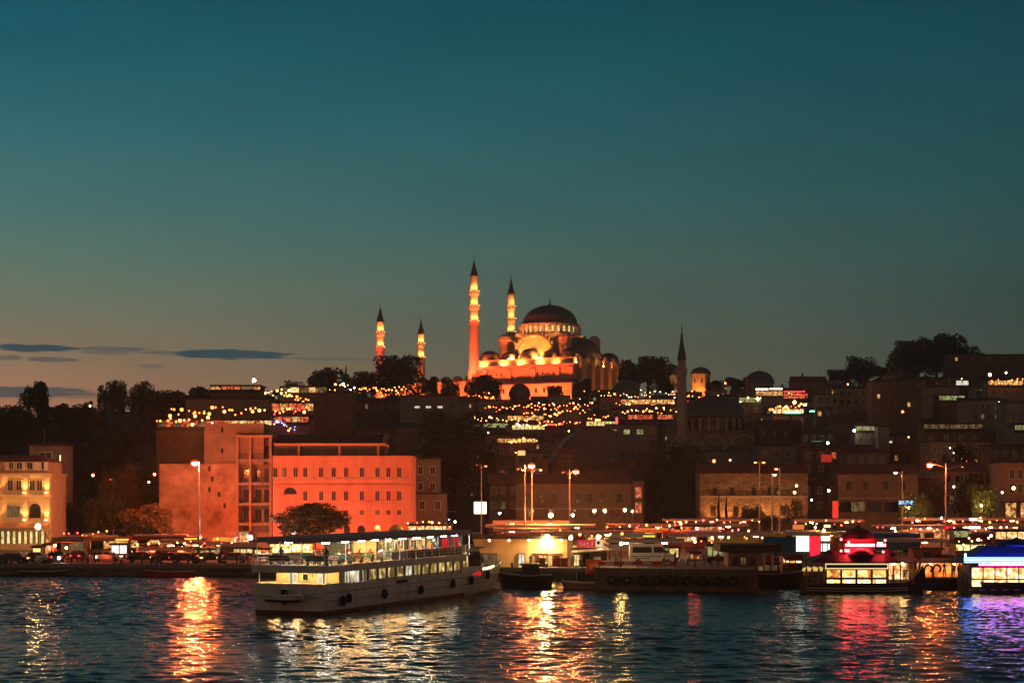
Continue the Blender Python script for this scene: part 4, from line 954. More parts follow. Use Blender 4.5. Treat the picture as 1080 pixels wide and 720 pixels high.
# flag pole on the block
t = thing('flagpole', 'thin bare flagpole on the roof of the grey tower block', 'flagpole', (X(47,318),318,Z(470,318)))
k = MB(); k.tube((0,0,0),(0,0,3.2),.06,.03); k.box(-.2,.2,-.2,.2,0,.3); k.build('pole', STEEL, t)
t = thing('wall_light_bar', 'upright yellow light bar on the edge of the grey tower block', 'light bar', (X(63.5,315.5),315.5,Z(512,315.5)))
k = MB(); k.box(-.12,.12,-.1,0,-1.5,5.5); k.build('bar', emit('soft_yellow_bar',(1,.75,.25),1.6), t); k = MB(); k.box(-.2,.2,.01,.12,-1.7,5.7); k.build('housing', DSTEEL, t)
t = thing('wall_light_bar', 'upright green light bar at the foot of the grey tower block', 'light bar', (X(62,315.5),315.5,Z(545,315.5)))
k = MB(); k.box(-.12,.12,-.1,0,-1,4.5); k.build('bar', emit('soft_green_bar',(.2,.7,.2),1.5), t); k = MB(); k.box(-.2,.2,.01,.12,-1.2,4.7); k.build('housing', DSTEEL, t)
spot(t, (-1.4,-1.6,0), (-1.4,0,4), 300, (.3,1,.3), 100, .2)
# ================================================================ mottled wall building and the red building
def mottled():
    Y = 312; x = X(210,Y); t = thing('bare_wall_building', 'tall building with a stained blank side wall and open concrete balconies', 'building', (x,Y,QZ)); h = lambda p: Z(p,Y)-QZ; u = lambda px: X(px,Y)-x
    k = MB(); k.box(u(168),u(251),0,16,-1,h(489)); k.build('blank_wall', MOTT, t)
    k = MB(); k.box(u(214),u(277),1.4,15,h(489),h(447.5)); k.box(u(213.5),u(277.5),1.2,15.2,h(447.5),h(446)); k.build('stair_tower', MOTT2, t)
    for p, q in ((233,456),(233,478),(221,497),(221,519),(231,524),(237,536),(224,508)):
        window(t, u(p), 1.38 if q < 489 else -.02, h(q), .55, 1.0, GLASS, MOTT2)
    k = MB(); k.box(u(251),u(287.5),3.2,14,-1,h(462)); k.build('recessed_wall', MOTT2, t)
    for p, wd in ((250.5,2.2),(264,2.0),(285.5,2.8)):
        k = MB(); k.box(u(p)-S(wd,Y)/2,u(p)+S(wd,Y)/2,-.35,3.2,-1,h(459.5)); k.build('concrete_column', CONC2, t)
    k = MB(); k.box(u(249),u(287.5),-.5,3.3,h(461.5),h(458.5)); k.build('roof_slab', CONC2, t)
    for q in (487,511.5,533,554):
        k = MB(); k.box(u(251.8),u(263),-.1,3.1,h(q),h(q)+.5); k.box(u(265.2),u(284),-.1,3.1,h(q),h(q)+.5); k.build('balcony_floor', CONC, t)
        k = MB()
        for p0, p1 in ((251.8,263),(265.2,284)):
            k.box(u(p0),u(p1),-.05,0,h(q)+1.35,h(q)+1.42)
            for i in range(7): xx = u(p0)+(u(p1)-u(p0))*i/6; k.box(xx-.02,xx+.02,-.05,0,h(q)+.5,h(q)+1.35)
        k.build('balcony_railing', DSTEEL, t)
        for p in (257,270,279): window(t, u(p), 3.18, h(q)+.6, 1.1, 2.3, GLASS, FRAME, name='balcony_door')
    return t
MOTT2 = mat('stained_grey_render', (.33,.23,.17), .95, .25, .3); CONC2 = mat('painted_concrete', (.45,.27,.2), .85, .12, .5)
mottled()
def red_building():
    Y = 308; x = X(361,Y); t = thing('red_building', 'three-storey salmon building glowing red under the square lamps, with a dark penthouse', 'building', (x,Y,QZ)); h = lambda p: Z(p,Y)-QZ; u = lambda px: X(px,Y)-x
    k = MB(); k.box(u(287.6),u(434.5),0,13,-1,h(481)); k.build('wall', RED_P, t)
    k = MB(); k.box(u(287.6),u(435.3),-.35,13.2,h(482.2),h(480.4)); k.build('cornice', RED_P, t)
    for q, d in ((505.5,.18),(511.8,.3),(529.5,.2),(546.5,.16)):
        k = MB(); k.box(u(288),u(435),-d*1.8,0,h(q)-.16,h(q)+.12); k.build('string_course', RED_P, t)
    for p0, p1 in ((288,300),(313.5,318),(327,334.5),(342.5,347),(356,361),(369,377),(386,393.5),(402,405.5),(414,417.5),(425,434)):
        k = MB()
        for q in (515.2,518.6,522.2,525.8): k.box(u(p0),u(p1),-.10,0,h(q)-.18,h(q)+.18)
        k.build('rusticated_panel', RED_P, t)
    for q in ():                                 # rusticated joints as raised bands between the piers
        for p0, p1 in ((288,300),(313.5,318),(327,334.5),(342.5,347),(356,361),(369,377),(386,393.5),(402,405.5),(414,417.5),(425,434)): k.box(u(p0),u(p1),-.10,0,h(q)-.18,h(q)+.18)
    
    top = [(290.5,0),(300,1),(311.8,0),(322,0),(338.5,0),(352,0),(365,0),(381.5,0),(398,0),(409.7,0),(421,0)]
    for p, l in top:
        w_ = window(t, u(p), -.02, h(503.2), 0.88, 1.75, W_DIM if l else GLASS, RED_P); sl = MB(); sl.box(-.62,.62,-.26,-.1,-.16,-.02); put(sl.mesh('sill', TRIM), 'sill', w_)
    for p in (322,338.8,352,365,381.5,398,409.7,421):
        w_ = window(t, u(p), -.02, h(528), 0.88, 1.75, GLASS, RED_P); sl = MB(); sl.box(-.62,.62,-.26,-.1,-.16,-.02); put(sl.mesh('sill', TRIM), 'sill', w_)
    k = MB(); k.arch(u(306), h(521), 1.45, 0, -.22, -.02, 12, .25); k.box(u(306)-1.45,u(306)+1.45,-.22,-.02,h(521)-.2,h(521)); k.m = 1; k.arch(u(306), h(521)+.01, 1.2, 0, -.07, -.03, 12); k.build('lunette_window', [RED_P, GLASS], t)
    for i, p in enumerate((365,381.5,398,409.7,421)): window(t, u(p), -.02, h(543.2), .88, 1.0, W_DIM if i in (1,2) else GLASS, RED_P)
    for p, w in ((311,1.5),(366,1.3),(381,1.6),(398,1.3),(418,2.9)):
        window(t, u(p), -.02, h(566), w, S(566-553,Y) if w < 2.5 else S(566-552,Y), GLASS, RED_P, True, name='arched_door')
    k = MB(); k.box(u(288),u(404),2.5,12,h(480.4),h(468.5)); k.build('penthouse_wall', DCONC, t)
    for p0, p1 in ((288.5,312),(316,356),(358.5,397)):
        window(t, (u(p0)+u(p1))/2, 2.48, h(479.5), u(p1)-u(p0), 1.35, GLASS, FRAME, name='penthouse_window')
    k = MB()
    for p in (314,357,398): k.box(u(p)-.18,u(p)+.18,1.6,1.95,h(480.4),h(469.5))
    k.build('penthouse_post', CONC2, t)
    k = MB(); k.box(u(287.9),u(405.5),1.2,12.5,h(469.6),h(467)); k.build('penthouse_slab', CONC2, t)
    k = MB(); k.prismx([(1.8,h(466.9)),(12.5,h(466.9)),(12.5,h(458)),(7,h(456.5))], u(288), u(402)); k.build('penthouse_roof', DROOF, t)
    for p in (318,361,406):  # unseen floods added to brighten the red facade
        k = MB(); k.box(u(p)-.35,u(p)+.35,-19.3,-18.8,.1,.7); k.build('added_facade_flood', DSTEEL, t); spot(t, (u(p),-18.7,.8), (u(p),0,8.5), {318:11500,361:8200,406:6000}[p], (1,.125,.042), 95, .6)
    return t
red_building()
# ================================================================ long tan building, red shop, floodlit stone building, shops, cornice building
def long_stone(px0, px1, pyt, pyb, Y, label, wm_, wins, ledge=None, roof=TILE, zb=None, washed=()):
    cx = (px0+px1)/2; x = X(cx,Y); zb = gz(x,Y) if zb is None else zb; t = thing('stone_building', label, 'building', (x,Y,zb)); h = lambda p: Z(p,Y)-zb; u = lambda px: X(px,Y)-x
    k = MB(); k.box(u(px0),u(px1),0,9,-2,h(pyt)); k.build('wall', wm_, t)
    k = MB(); k.prismx([(-.5,h(pyt)),(9.5,h(pyt)),(4.5,h(pyt)+2.2)], u(px0)-.3, u(px1)+.3); k.build('roof', roof, t)
    if ledge:
        k = MB(); k.box(u(px0)+.02,u(px1)-.02,-.4,0,h(ledge)-.2,h(ledge)+.15); k.build('ledge', TRIM, t)
    for p, q, w, hh, m in wins: window(t, u(p), -.02, h(q), w, hh, m, FRAME)
    for p, W, c in washed:
        k = MB(); k.box(u(p)-.25,u(p)+.25,-2.2,-1.9,h(549),h(549)+.3); k.tube((u(p),-2.05,-.5),(u(p),-2.05,h(549)),.06); k.build('wall_washer', DSTEEL, t); spot(t, (u(p),-1.8,h(549)+.4), (u(p),0,h(528)), W, c, 130, .3)
    return t
long_stone(544,667,510,548,385,'long tan two-storey building behind the paired tall lamp posts',TAN,[(p,530,1.1,1.9,GLASS) for p in (556,571,584,610,622,634,653)]+[(p,545,1.6,2.0,GLASS) for p in (560,582,604,626,648)],536)
house(667.5,679,508,380,'narrow shop front glowing red beside the large green tree','brick','flat',6,2,1,1.9,2.4,lit=((0,0),(1,0)),litm=W_RED,cat='shop',name='shop',zb=QZ,chimney=False)
long_stone(738,852,499,548,382,'old stone building, its ground floor floodlit orange above the bus shelters',RUBBLE,[(p,522,1.0,1.7,GLASS) for p in (754,772,795,812,820)]+[(p,544,1.2,2.2,GLASS) for p in (752,776,800,826)],523.5,washed=[(750,650,AMB),(765,900,AMB),(785,900,AMB),(805,900,AMB),(825,800,AMB),(838,500,AMB)])
long_stone(884,968,500,547,386,'tan row of shops with a plain upper floor and dim shutters',TAN,[(p,516,1.1,1.8,GLASS) for p in (895,913,934,952)]+[(p,540,3.2,2.4,W_DIM if p in (905,) else GLASS) for p in (890,905,922,940,958)],525)
long_stone(992,1040,497,547,392,'pale house with small upper windows behind the forked lamp post',TAN,[(p,509,1.0,1.6,GLASS) for p in (1000,1010,1026)]+[(p,532,1.4,2.2,W_DIM) for p in (1004,1020)],522)
def cornice_building():
    Y = 360; x = X(1085,Y); t = thing('cornice_building', 'ornate building with a heavy cornice and paired windows at the edge of the square', 'building', (x,Y,QZ)); h = lambda p: Z(p,Y)-QZ; u = lambda px: X(px,Y)-x
    k = MB(); k.box(u(1058),u(1120),0,10,-1,h(490)); k.box(u(1057),u(1121),-.6,10,h(494),h(491.5)); k.box(u(1057.5),u(1121),-.3,10,h(490),h(488)); k.box(u(1057.5),u(1120),-.3,0,h(508),h(505.5)); k.box(u(1057.5),u(1120),-.4,0,h(524),h(521)); k.build('wall', PINKC, t)
    for p in (1067,1076,1088,1097):
        window(t, u(p), -.02, h(505), 1.1, 1.9, GLASS, TRIM); window(t, u(p), -.02, h(520), 1.1, 2.0, GLASS, TRIM)
    for p in (1066,1082,1098): window(t, u(p), -.02, h(546), 2.4, 3.2, W_WARM, FRAME, name='shop_window')
    k = MB(); k.box(u(1050),u(1120),-4,-.5,h(530),h(528.5)); k.build('canopy', DSTEEL, t)
    return t
PINKC = mat('dusty_rose_plaster', (.33,.22,.17), .85, .12, .4)
cornice_building()
house(845,884,508,390,'dark narrow house between the floodlit stone building and the tan shops','dark','flat',8,2,3)
house(966,994,506,396,'dark house behind the two lamplit trees','brown','flat',8,2,2)
house(1040,1060,508,392,'dark narrow house beside the cornice building','brown','flat',8,2,2)
house(516,546,500,392,'dark house beside the long tan building','dark','gable',8,2,3)
# lit signs of the square
def sign(px0, px1, py0, py1, Y, m, label, posts=True, zb=QZ, frame=DSTEEL, depth=.3, marks=None, cat='sign'):
    x = X((px0+px1)/2,Y); w = S(px1-px0,Y); zt, z0 = Z(py0,Y)-zb, Z(py1,Y)-zb; t = thing('lit_sign', label, cat, (x,Y,zb))
    k = MB(); k.box(-w/2-.08,w/2+.08,.02,depth,z0-.08,zt+.08)
    if posts: k.box(-w*.3-.06,-w*.3+.06,.05,.17,-.2,z0-.08); k.box(w*.3-.06,w*.3+.06,.05,.17,-.2,z0-.08)
    k.build('frame', frame, t)
    k = MB(); k.box(-w/2,w/2,-.04,.015,z0,zt); k.build('panel', m, t)
    if marks:
        k = MB(); rr = random.Random(int(px0)); n = max(3, int(w/.42)); hh = (zt-z0)
        for i in range(n):
            xx = -w*.42+w*.84*i/(n-1); zz = (z0+zt)/2; k.box(xx-.05,xx+.05,-.07,-.045,zz-hh*.22,zz+hh*.22)
            if rr.random() < .7: k.box(xx+.05,xx+.2,-.07,-.045,zz+rr.choice([-.2,.12,-.03])*hh,zz+rr.choice([-.2,.12,-.03])*hh+.08)
        k.build('lettering', marks, t)
    return t
SG_W = emit('white_sign_panel', (1,.85,.55), 3); SG_C = emit('cool_sign_panel', (.8,1,.9), 5.0); SG_R = emit('red_sign_panel', (1,.02,.04), 1.4); SG_Y = emit('yellow_sign_panel', (1,.72,.22), 2.0); SG_B = emit('blue_sign_panel', (.15,.5,1), 2.5)
sign(500,513,529,541.5,372,SG_W,'bright white lit panel standing alone before the very large black tree',zb=gz(-10,372))
sign(546,554,475,480,420,emit('amber_panel',(1,.42,.15),1.6),'small amber lit window panel above the paired tall lamp posts',zb=gz(2,420))
sign(948,963,528,531.5,352,SG_B,'blue-white shop sign beside the lamplit small tree',frame=DSTEEL)
sign(878,884,528,546,360,emit('red_lamp_box',(1,.05,.02),1.0),'upright red lit box before the tan shops')
sign(866,877,479,487,436,emit('red_frame_glow',(.8,.05,.03),.5),'red glowing window frame on the brown house',posts=False,zb=gz(70,436))
# ================================================================ tall lamp posts of the quay and squares
street_lamp(207,488,284,'tall black post with a blazing orange-red lamp before the mottled wall','sodium',9800,.5,arms=((-1,0),),reach=.5,zb=QZ,dark=())
street_lamp(559,491,300,'taller post of a close pair, its lamp blazing orange-red','sodium',5200,.5,arms=((1,0),(-1,-.5)),reach=.9,zb=QZ,dark=(1,))
street_lamp(553,495,306,'shorter double-armed post of a close pair, with weak reddish heads','sodium',60,.18,arms=((-1,0),(1,0)),reach=1.3,zb=QZ,dark=())
street_lamp(606,497,310,'post with one red-orange lamp and one dark arm before the long tan building','sodium',3200,.45,arms=((1,0),(-1,-.1)),reach=.9,zb=QZ,dark=(1,))
street_lamp(511,491,330,'two-armed post with faint red heads before the very large black tree','red',14,.22,arms=((1,0),(-1,.2)),reach=.6,zb=QZ,dark=(1,))
street_lamp(804,487,345,'twin-headed red lamp post above the floodlit stone building','red',30,.26,arms=((1,0),(-1,0)),reach=.55,zb=QZ)
street_lamp(820,494,340,'single red lamp on a post, close to the twin-headed one','red',90,.24,arms=((-1,0),),reach=.4,zb=QZ)
street_lamp(816,500,332,'thin post with a warm yellow lamp before the floodlit stone building','yellow',160,.24,arms=((1,0),),reach=.3,zb=QZ)
street_lamp(946,498,335,'post with a warm yellow lamp before the tan shops','yellow',420,.26,arms=((-1,0),),reach=1.0,zb=QZ)
street_lamp(982,490,318,'forked post with a blazing red lamp on its longer arm','sodium',3600,.48,arms=((-1,0),(1,-.3)),reach=2.7,zb=QZ,dark=(1,),pole_r=.2)
street_lamp(118,505,330,'slim post with a weak red light between the mansion and the orange-lit tree','red',8,.12,arms=((-1,0),),reach=.3,zb=QZ)
for a in [
 (40,555,286,'yellow',800,.4,'blazing warm white globe lamp in front of the cream mansion'),
 (264,566.5,280,'white',1800,.30,'bright white globe lamp in front of the bare balconies'),
 (350,565,262,'amber',2200,.32,'blazing yellow lamp behind the ferry, before the pine'),
 (390,566,264,'amber',1600,.28,'second yellow lamp behind the ferry, before the arched doors'),
 (577,566.5,231,'yellow',1900,.34,'blazing lamp over the yellow ticket hall'),
 (602,567,236,'yellow',500,.22,'smaller lamp near the corner of the yellow ticket hall'),
 (631,566,236,'yellow',900,.24,'lamp above the red sign of the ticket hall'),
 (581,543,300,'amber',2200,.32,'amber lamp lighting a canopy edge behind the ticket hall'),
 (604,543,302,'white',120,.2,'small white lamp on the canopy behind the ticket hall'),
 (627,538.5,340,'yellow',1000,.26,'first of three star-bright yellow floodlights before the long tan building'),
 (638,538.5,340,'yellow',900,.24,'middle one of three star-bright yellow floodlights before the long tan building'),
 (659,537.5,340,'yellow',1000,.26,'last of three star-bright yellow floodlights, nearest the red shop'),
 (667,539,340,'yellow',90,.2,'faint fourth floodlight beside the red shop'),
 (655,573,204,'yellow',300,.18,'lamp on a thin post at the pier barrier, before the white minibus'),
 (733,571,204,'red',70,.14,'red lamp on the pier between the minibus and the brown kiosk'),
 (527,541,330,'white',60,.2,'small twin white lamp by the white panel')]:
    px, py, Y, k, L, r_, lab = a
    globe_lamp(px, py, Y, lab, k, L, r_, zb=PIERZ if Y < 206 else QZ, cat='lamp', group='bright lamps of the quay', name='quay_lamp')
# ================================================================ people (one skinned figure per pose, copied)
def person_mesh(name, J, E, R):
    me = bpy.data.meshes.new(name); me.from_pydata(J, E, []); o = bpy.data.objects.new(name, me); C.objects.link(o)
    o.modifiers.new('s', 'SKIN'); ss = o.modifiers.new('u', 'SUBSURF'); ss.levels = 1; ss.render_levels = 1
    for i, r_ in enumerate(R): me.skin_vertices[0].data[i].radius = r_ if isinstance(r_, tuple) else (r_, r_)
    me.skin_vertices[0].data[0].use_root = True
    dg = bpy.context.evaluated_depsgraph_get(); ev = bpy.data.meshes.new_from_object(o.evaluated_get(dg)); ev.name = name
    bpy.data.objects.remove(o); bpy.data.meshes.remove(me); return ev
def body(stand=True, arm=0):
    hip = .92 if stand else .48
    J = [(0,0,hip),(0,0,hip+.24),(0,0,hip+.48),(0,-.01,hip+.58),(0,-.02,hip+.68),(0,-.02,hip+.82)]; R = [(.15,.11),(.14,.10),(.17,.11),(.06,.06),(.085,.095),(.06,.07)]
    E = [(0,1),(1,2),(2,3),(3,4),(4,5)]
    for s in (-1,1):
        i = len(J); ax = .34 if arm == 1 else .26
        J += [(s*.19,0,hip+.47),(s*ax,.02 if stand else -.06,hip+.2 if not arm else hip+.3),(s*(.24 if not arm else .2),-.08 if stand else -.28,hip-.03 if not arm else hip+.38),(s*.23,-.11 if stand else -.36,hip-.13 if not arm else hip+.44)]
        R += [.065,.05,.04,.035]; E += [(2,i),(i,i+1),(i+1,i+2),(i+2,i+3)]
        i = len(J)
        if stand: J += [(s*.10,0,hip-.08),(s*.11,-.02,.50),(s*.12,.02,.09),(s*.13,-.15,.04)]
        else: J += [(s*.10,-.05,hip-.02),(s*.12,-.45,.50),(s*.12,-.42,.09),(s*.13,-.58,.04)]
        R += [.09,.065,.045,.035]; E += [(0,i),(i,i+1),(i+1,i+2),(i+2,i+3)]
    me = person_mesh('person', J, E, R)
    for m in (SKIN, GREY, DARKB, BLACK): me.materials.append(m)
    for p in me.polygons:
        z = p.center.z
        p.material_index = 0 if (z > hip+.60 and p.center.y < -.02) or (abs(p.center.x) > .2 and p.normal.length and z < hip-.06 and stand and z > .6) else 3 if z > hip+.64 or z < .1 else 1 if z > hip-.02 else 2
    me.shade_smooth(); return me
BODIES = [body(True), body(True, 1), body(False)]
SHIRTS = {'red':mat('red_cloth',(.40,.05,.04),.9),'white':mat('white_cloth',(.6,.58,.54),.9),'blue':mat('blue_cloth',(.05,.09,.22),.9),'grey':mat('grey_cloth',(.18,.18,.18),.9),'dark':mat('dark_cloth',(.035,.035,.04),.9),'orange':mat('orange_cloth',(.5,.17,.04),.9),'green':mat('green_cloth',(.06,.14,.06),.9)}
def person(loc, rz, pose, shirt, label, group=None):
    o = put(BODIES[pose], 'person', None, loc, rz); o.material_slots[1].link = 'OBJECT'; o.material_slots[1].material = SHIRTS[shirt]
    return tag(o, label, 'person', group)
# ================================================================ the big ferry
TH = atan2(.934, .357); FD = Vector((.357,.934,0)); FS = Vector((.934,-.357,0))   # heading, starboard
FROOT = Vector((-16.7,159.2,0))-FS*3.75
def fw(x, y, z): return FROOT+FD*x-FS*y+Vector((0,0,z))       # ferry local -> world (y to port)
def ferry():
    L = 53.0; B = 3.75
    t = thing('ferry', 'large white two-deck passenger ferry lit up on the water, seen from its stern', 'ferry', tuple(FROOT), TH)
    def hb(x, top=True):
        q = max(0, (x-30)/(L-30)); v = B*(1-q**2.1) if top else B*.93*(1-q**1.6); return max(.03, v*(.93+.07*min(1, x/3)))
    def zd(x): return 2.72-.010*x+max(0, x-36)**2*.0026
    N = 40; k = MB(); rows = []
    for i in range(N+1):
        x = L*i/N; rk = max(0, (x-40)/13)
        prof = [(-.9,.70),(.0,.93),(.9,.98),(1.9,1.0),(zd(x),1.0)]
        r_ = []
        for z, s in prof:
            lift = (z-zd(x))*rk*.9 if z < zd(x) else 0
            w = hb(x)*s if x < 34 else (hb(x, False)*(1-(z/zd(x)))+hb(x)*(z/zd(x)) if z > 0 else hb(x, False)*s)
            r_.append((x+lift*.75, w, z))
        rows.append(r_)
    P = len(rows[0]); vs = []
    for r_ in rows: vs += [(x,-w,z) for x, w, z in r_]+[(x,w,z) for x, w, z in reversed(r_)]
    W2 = 2*P; fs = []
    for i in range(N):
        for j in range(W2-1): fs.append((i*W2+j, (i+1)*W2+j, (i+1)*W2+j+1, i*W2+j+1))
    fs.append(tuple(range(W2)))
    k.add(vs, fs); hull = k.build('hull', OFFW, t, True)
    b_ = MB()                                                          # dark boot-topping just above the water
    for s in (-1,1):
        for i in range(N-2):
            x0, x1 = L*i/N, L*(i+1)/N; y0, y1 = s*(hb(x0)*.94+.05), s*(hb(x1)*.94+.05)
            if x1 > 34: break
            b_.add([(x0,y0,-.1),(x1,y1,-.1),(x1,y1,.38),(x0,y0,.38)], [(0,1,2,3) if s < 0 else (3,2,1,0)])
    b_.add([(-.04,-B*.93,-.1),(-.04,B*.93,-.1),(-.04,B*.93,.38),(-.04,-B*.93,.38)], [(0,1,2,3)][::-1]); b_.build('boot_top', REDB, t)
    for zz in (1.25, 2.05):
        for s in (-1,1):
            k = MB()
            pts = [(L*i/N, s*(hb(L*i/N)*(.99 if zz < 1.5 else 1.0)+.03), zz+(0 if L*i/N < 36 else (zd(L*i/N)-zd(36))*.8)) for i in range(0, 35)]
            k.path(pts, .055, 5); k.build('rub_rail', OFFW2, t)
    dk = MB(); pts = [(L*i/N, hb(L*i/N)-.06) for i in range(N+1)]
    dk.slab([(x,-w) for x, w in pts]+[(x,w) for x, w in reversed(pts)], 1.55, 1.62); dk.build('main_deck', DECK, t)
    for s in (-1,1):                                                   # bright gunwale cap
        k = MB(); k.path([(L*i/N, s*(hb(L*i/N)-.03), zd(L*i/N)+.05) for i in range(N+1)], .08, 5); k.build('gunwale', WHITE, t)
    k = MB(); k.box(-.05,.12,-B*.92,B*.92,2.68,2.82); k.build('stern_rail', WHITE, t)
    # stern porch: lit back wall, doors, posts
    k = MB(); k.box(3.6,3.8,-3.2,3.3,1.62,4.3); k.build('porch_wall', CREAMP, t)
    for y in (-1.5,1.5): window(t, 3.58, y, 1.65, 1.0, 2.1, W_WHITE, WHITE, False, -pi/2, 'porch_door')
    window(t, 3.58, .2, 2.9, .7, .7, GLASS, WHITE, False, -pi/2)
    k = MB(); k.box(2.2,2.26,-1.2,3.0,3.75,3.82); k.box(2.2,2.26,-1.2,-1.14,3.2,3.75); k.build('porch_bar', BLACK, t)
    for x, y in ((.35,-3.3),(.35,0),(.35,3.3),(4.5,-3.55),(4.5,3.55),(8,-3.55),(8,3.55)):
        k = MB(); k.tube((x,y,1.6),(x,y,4.35),.055); k.build('porch_post', WHITE, t)
    for x, y, L_ in ((1.8,-2.2,190),(1.8,0.2,190),(1.8,2.4,190),(6.2,-3.3,70)):
        k = MB(); k.box(x-.35,x+.35,y-.16,y+.16,4.24,4.34); k.build('porch_lamp', lampm('yellow' if x < 5 else 'white', L_), t)
    for x in (4.6,6.6): # side of the forward porch wall
        window(t, x+.6, -3.16, 2.5, 1.2, 1.5, W_WHITE, WHITE)
    k = MB(); k.box(3.8,9,-3.1,3.1,1.62,4.3); k.build('porch_cabin', CREAMP, t)
    # saloon with its row of windows
    k = MB(); k.box(9,33,-3.42,3.42,1.62,4.3); k.build('saloon_wall', OFFW, t)
    n = 11
    for s in (-1,1):
        for i in range(n):
            x = 10.2+i*2.08; window(t, x, s*3.44, 2.72, 1.75, 1.25, W_FER if i not in (4,) else W_WHITE, WHITE, False, 0 if s < 0 else pi)
    for i in range(12):
        k = MB(); k.box(9.2+i*2.08-.13, 9.2+i*2.08+.05, -3.50, -3.44, 2.5, 4.2); k.build('saloon_mullion', DSTEEL, t)
    # wheelhouse with raked glass
    k = MB(); k.prism([(33,1.62),(40.6,1.62),(39.2,4.9),(33,4.9)], -2.75, 2.75); k.build('wheelhouse', OFFW, t)
    k = MB(); k.prism([(32.6,4.92),(40.3,4.92),(39.7,5.1),(32.6,5.15)], -3.0, 3.0); k.build('wheelhouse_roof', GREYP, t)
    for x0, x1 in ((33.6,35.6),(35.9,37.7),(37.9,39.3)):
        for s in (-1,1):
            k = MB(); k.add([(x0,s*2.79,3.0),(x1+.4,s*2.79,3.0),(x1,s*2.79,4.6),(x0,s*2.79,4.6)], [(0,1,2,3)]); k.build('wheelhouse_window', W_FER if x0 < 35 else GLASS, t)
    for y in (-1.8,0,1.8):
        k = MB(); k.add([(40.05,y-.8,3.05),(40.05,y+.8,3.05),(39.38,y+.8,4.6),(39.38,y-.8,4.6)], [(0,1,2,3)]); k.build('windscreen', GLASS, t)
    # upper deck, railings, benches, roof
    k = MB(); k.slab([(-.2,-3.7),(33,-3.72),(37,-2.9),(37,2.9),(33,3.72),(-.2,3.7)], 4.3, 4.42); k.build('upper_deck', DECK, t)
    k = MB(); k.box(-.3,-.2,-3.75,3.75,3.8,4.46); k.box(-.2,33,-3.80,-3.72,3.8,4.46); k.box(-.2,33,3.72,3.80,3.8,4.46); k.build('deck_fascia', OFFW, t)
    k = MB()
    for z in (4.8,5.1,5.4):
        k.path([(-.15,3.7,z),(-.15,-3.7,z),(33,-3.7,z),(37,-2.9,z)], .03, 4); k.path([(-.15,3.7,z),(33,3.7,z)], .03, 4)
    for i in range(17):
        k.tube((-.1+i*2.06,-3.7,4.4),(-.1+i*2.06,-3.7,5.45),.03,.03,4); k.tube((-.1+i*2.06,3.7,4.4),(-.1+i*2.06,3.7,5.45),.03,.03,4)
    k.build('railing', WHITE, t)
    for i in range(9): 
        k = MB(); k.box(14+i*2.0,14.08+i*2.0,-3.68,-3.62,4.45,5.35); k.box(14+i*2.0,15.8+i*2.0,-3.69,-3.66,4.5,5.3); k.build('side_panel', DSTEEL if i > 1 else WHITE, t)
    for i in range(9):
        x = .2+i*4.3
        for s in (-1,1):
            if x < 36: k = MB(); k.tube((x,s*3.45,4.42),(x,s*3.45,6.55),.05); k.build('roof_post', WHITE, t)
    k = MB(); k.slab([(-.6,-3.9),(36,-3.9),(38.3,-3.1),(38.3,3.1),(36,3.9),(-.6,3.9)], 6.55, 6.72)
    k.slab([(-.2,-3.2),(35.6,-3.2),(37,-2.5),(37,2.5),(35.6,3.2),(-.2,3.2)], 6.72, 7.0); k.build('roof', GREYP, t)
    for i, x in enumerate((2.5,6.5,10,13,16,19.5,23,26.5,30,33)):
        for y in (-2.4,1.4):
            k = MB(); k.box(x-.5,x+.5,y-.12,y+.12,6.42,6.53); k.build('deck_lamp', lampm(('white','yellow','yellow')[i % 3], 260 if y < 0 else 120), t)
    for i in range(13):
        x = 1.6+i*2.4
        for y in (-1.9,1.9):
            if y > 0 and x > 11: continue
            k = MB(); k.box(x,x+.45,y-1.1,y+1.1,4.80,4.86); k.box(x-.05,x,y-1.1,y+1.1,4.86,5.3)
            for yy_ in (y-1,y+.95): k.box(x+.02,x+.40,yy_,yy_+.05,4.42,4.80)
            k.build('bench', BENCH[i % 2], t)
    k = MB(); k.box(12.6,33.4,.3,2.9,4.42,6.5); k.build('upper_cabin', mat('teal_grey_cabin',(.10,.13,.12),.6,.15,.8), t)
    for i in range(10): window(t, 13.9+i*2.02, .28, 5.0, 1.6, 1.2, (W_FER, GLASS, W_DIM, W_FER, W_GREEN)[i % 5], WHITE if i % 3 else FRAME)
    # screens and banners under the roof
    k = MB(); k.box(12.2,12.26,-2.9,-.5,4.42,6.4); k.build('deck_bulkhead', CREAMP, t)
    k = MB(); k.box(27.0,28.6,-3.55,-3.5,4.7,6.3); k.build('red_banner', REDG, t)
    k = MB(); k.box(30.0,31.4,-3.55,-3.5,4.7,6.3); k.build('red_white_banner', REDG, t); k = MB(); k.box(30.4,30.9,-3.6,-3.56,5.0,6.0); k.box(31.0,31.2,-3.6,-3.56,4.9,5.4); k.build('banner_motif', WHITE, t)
    k = MB(); k.prism([(34.5,5.15),(38.2,5.15),(37.3,6.4),(34.8,6.4)], -2.6, 2.6); k.build('forward_screen', GLASS, t)
    # marks on the hull, fenders, bow fittings, mast
    k = MB()
    for i, (a, b2) in enumerate(((0,.35),(.5,.85),(1.0,1.2),(1.35,1.75),(1.9,2.2),(2.35,2.6))): k.box(15.0+a,15.0+b2,-3.80,-3.76,2.18,2.50)
    k.build('name_lettering', BLACK, t)
    k = MB(); k.box(35.2,37.8,-(hb(36.5)+.05),-(hb(36.5)-.0),2.0,2.45); k.build('red_plate', REDG, t)
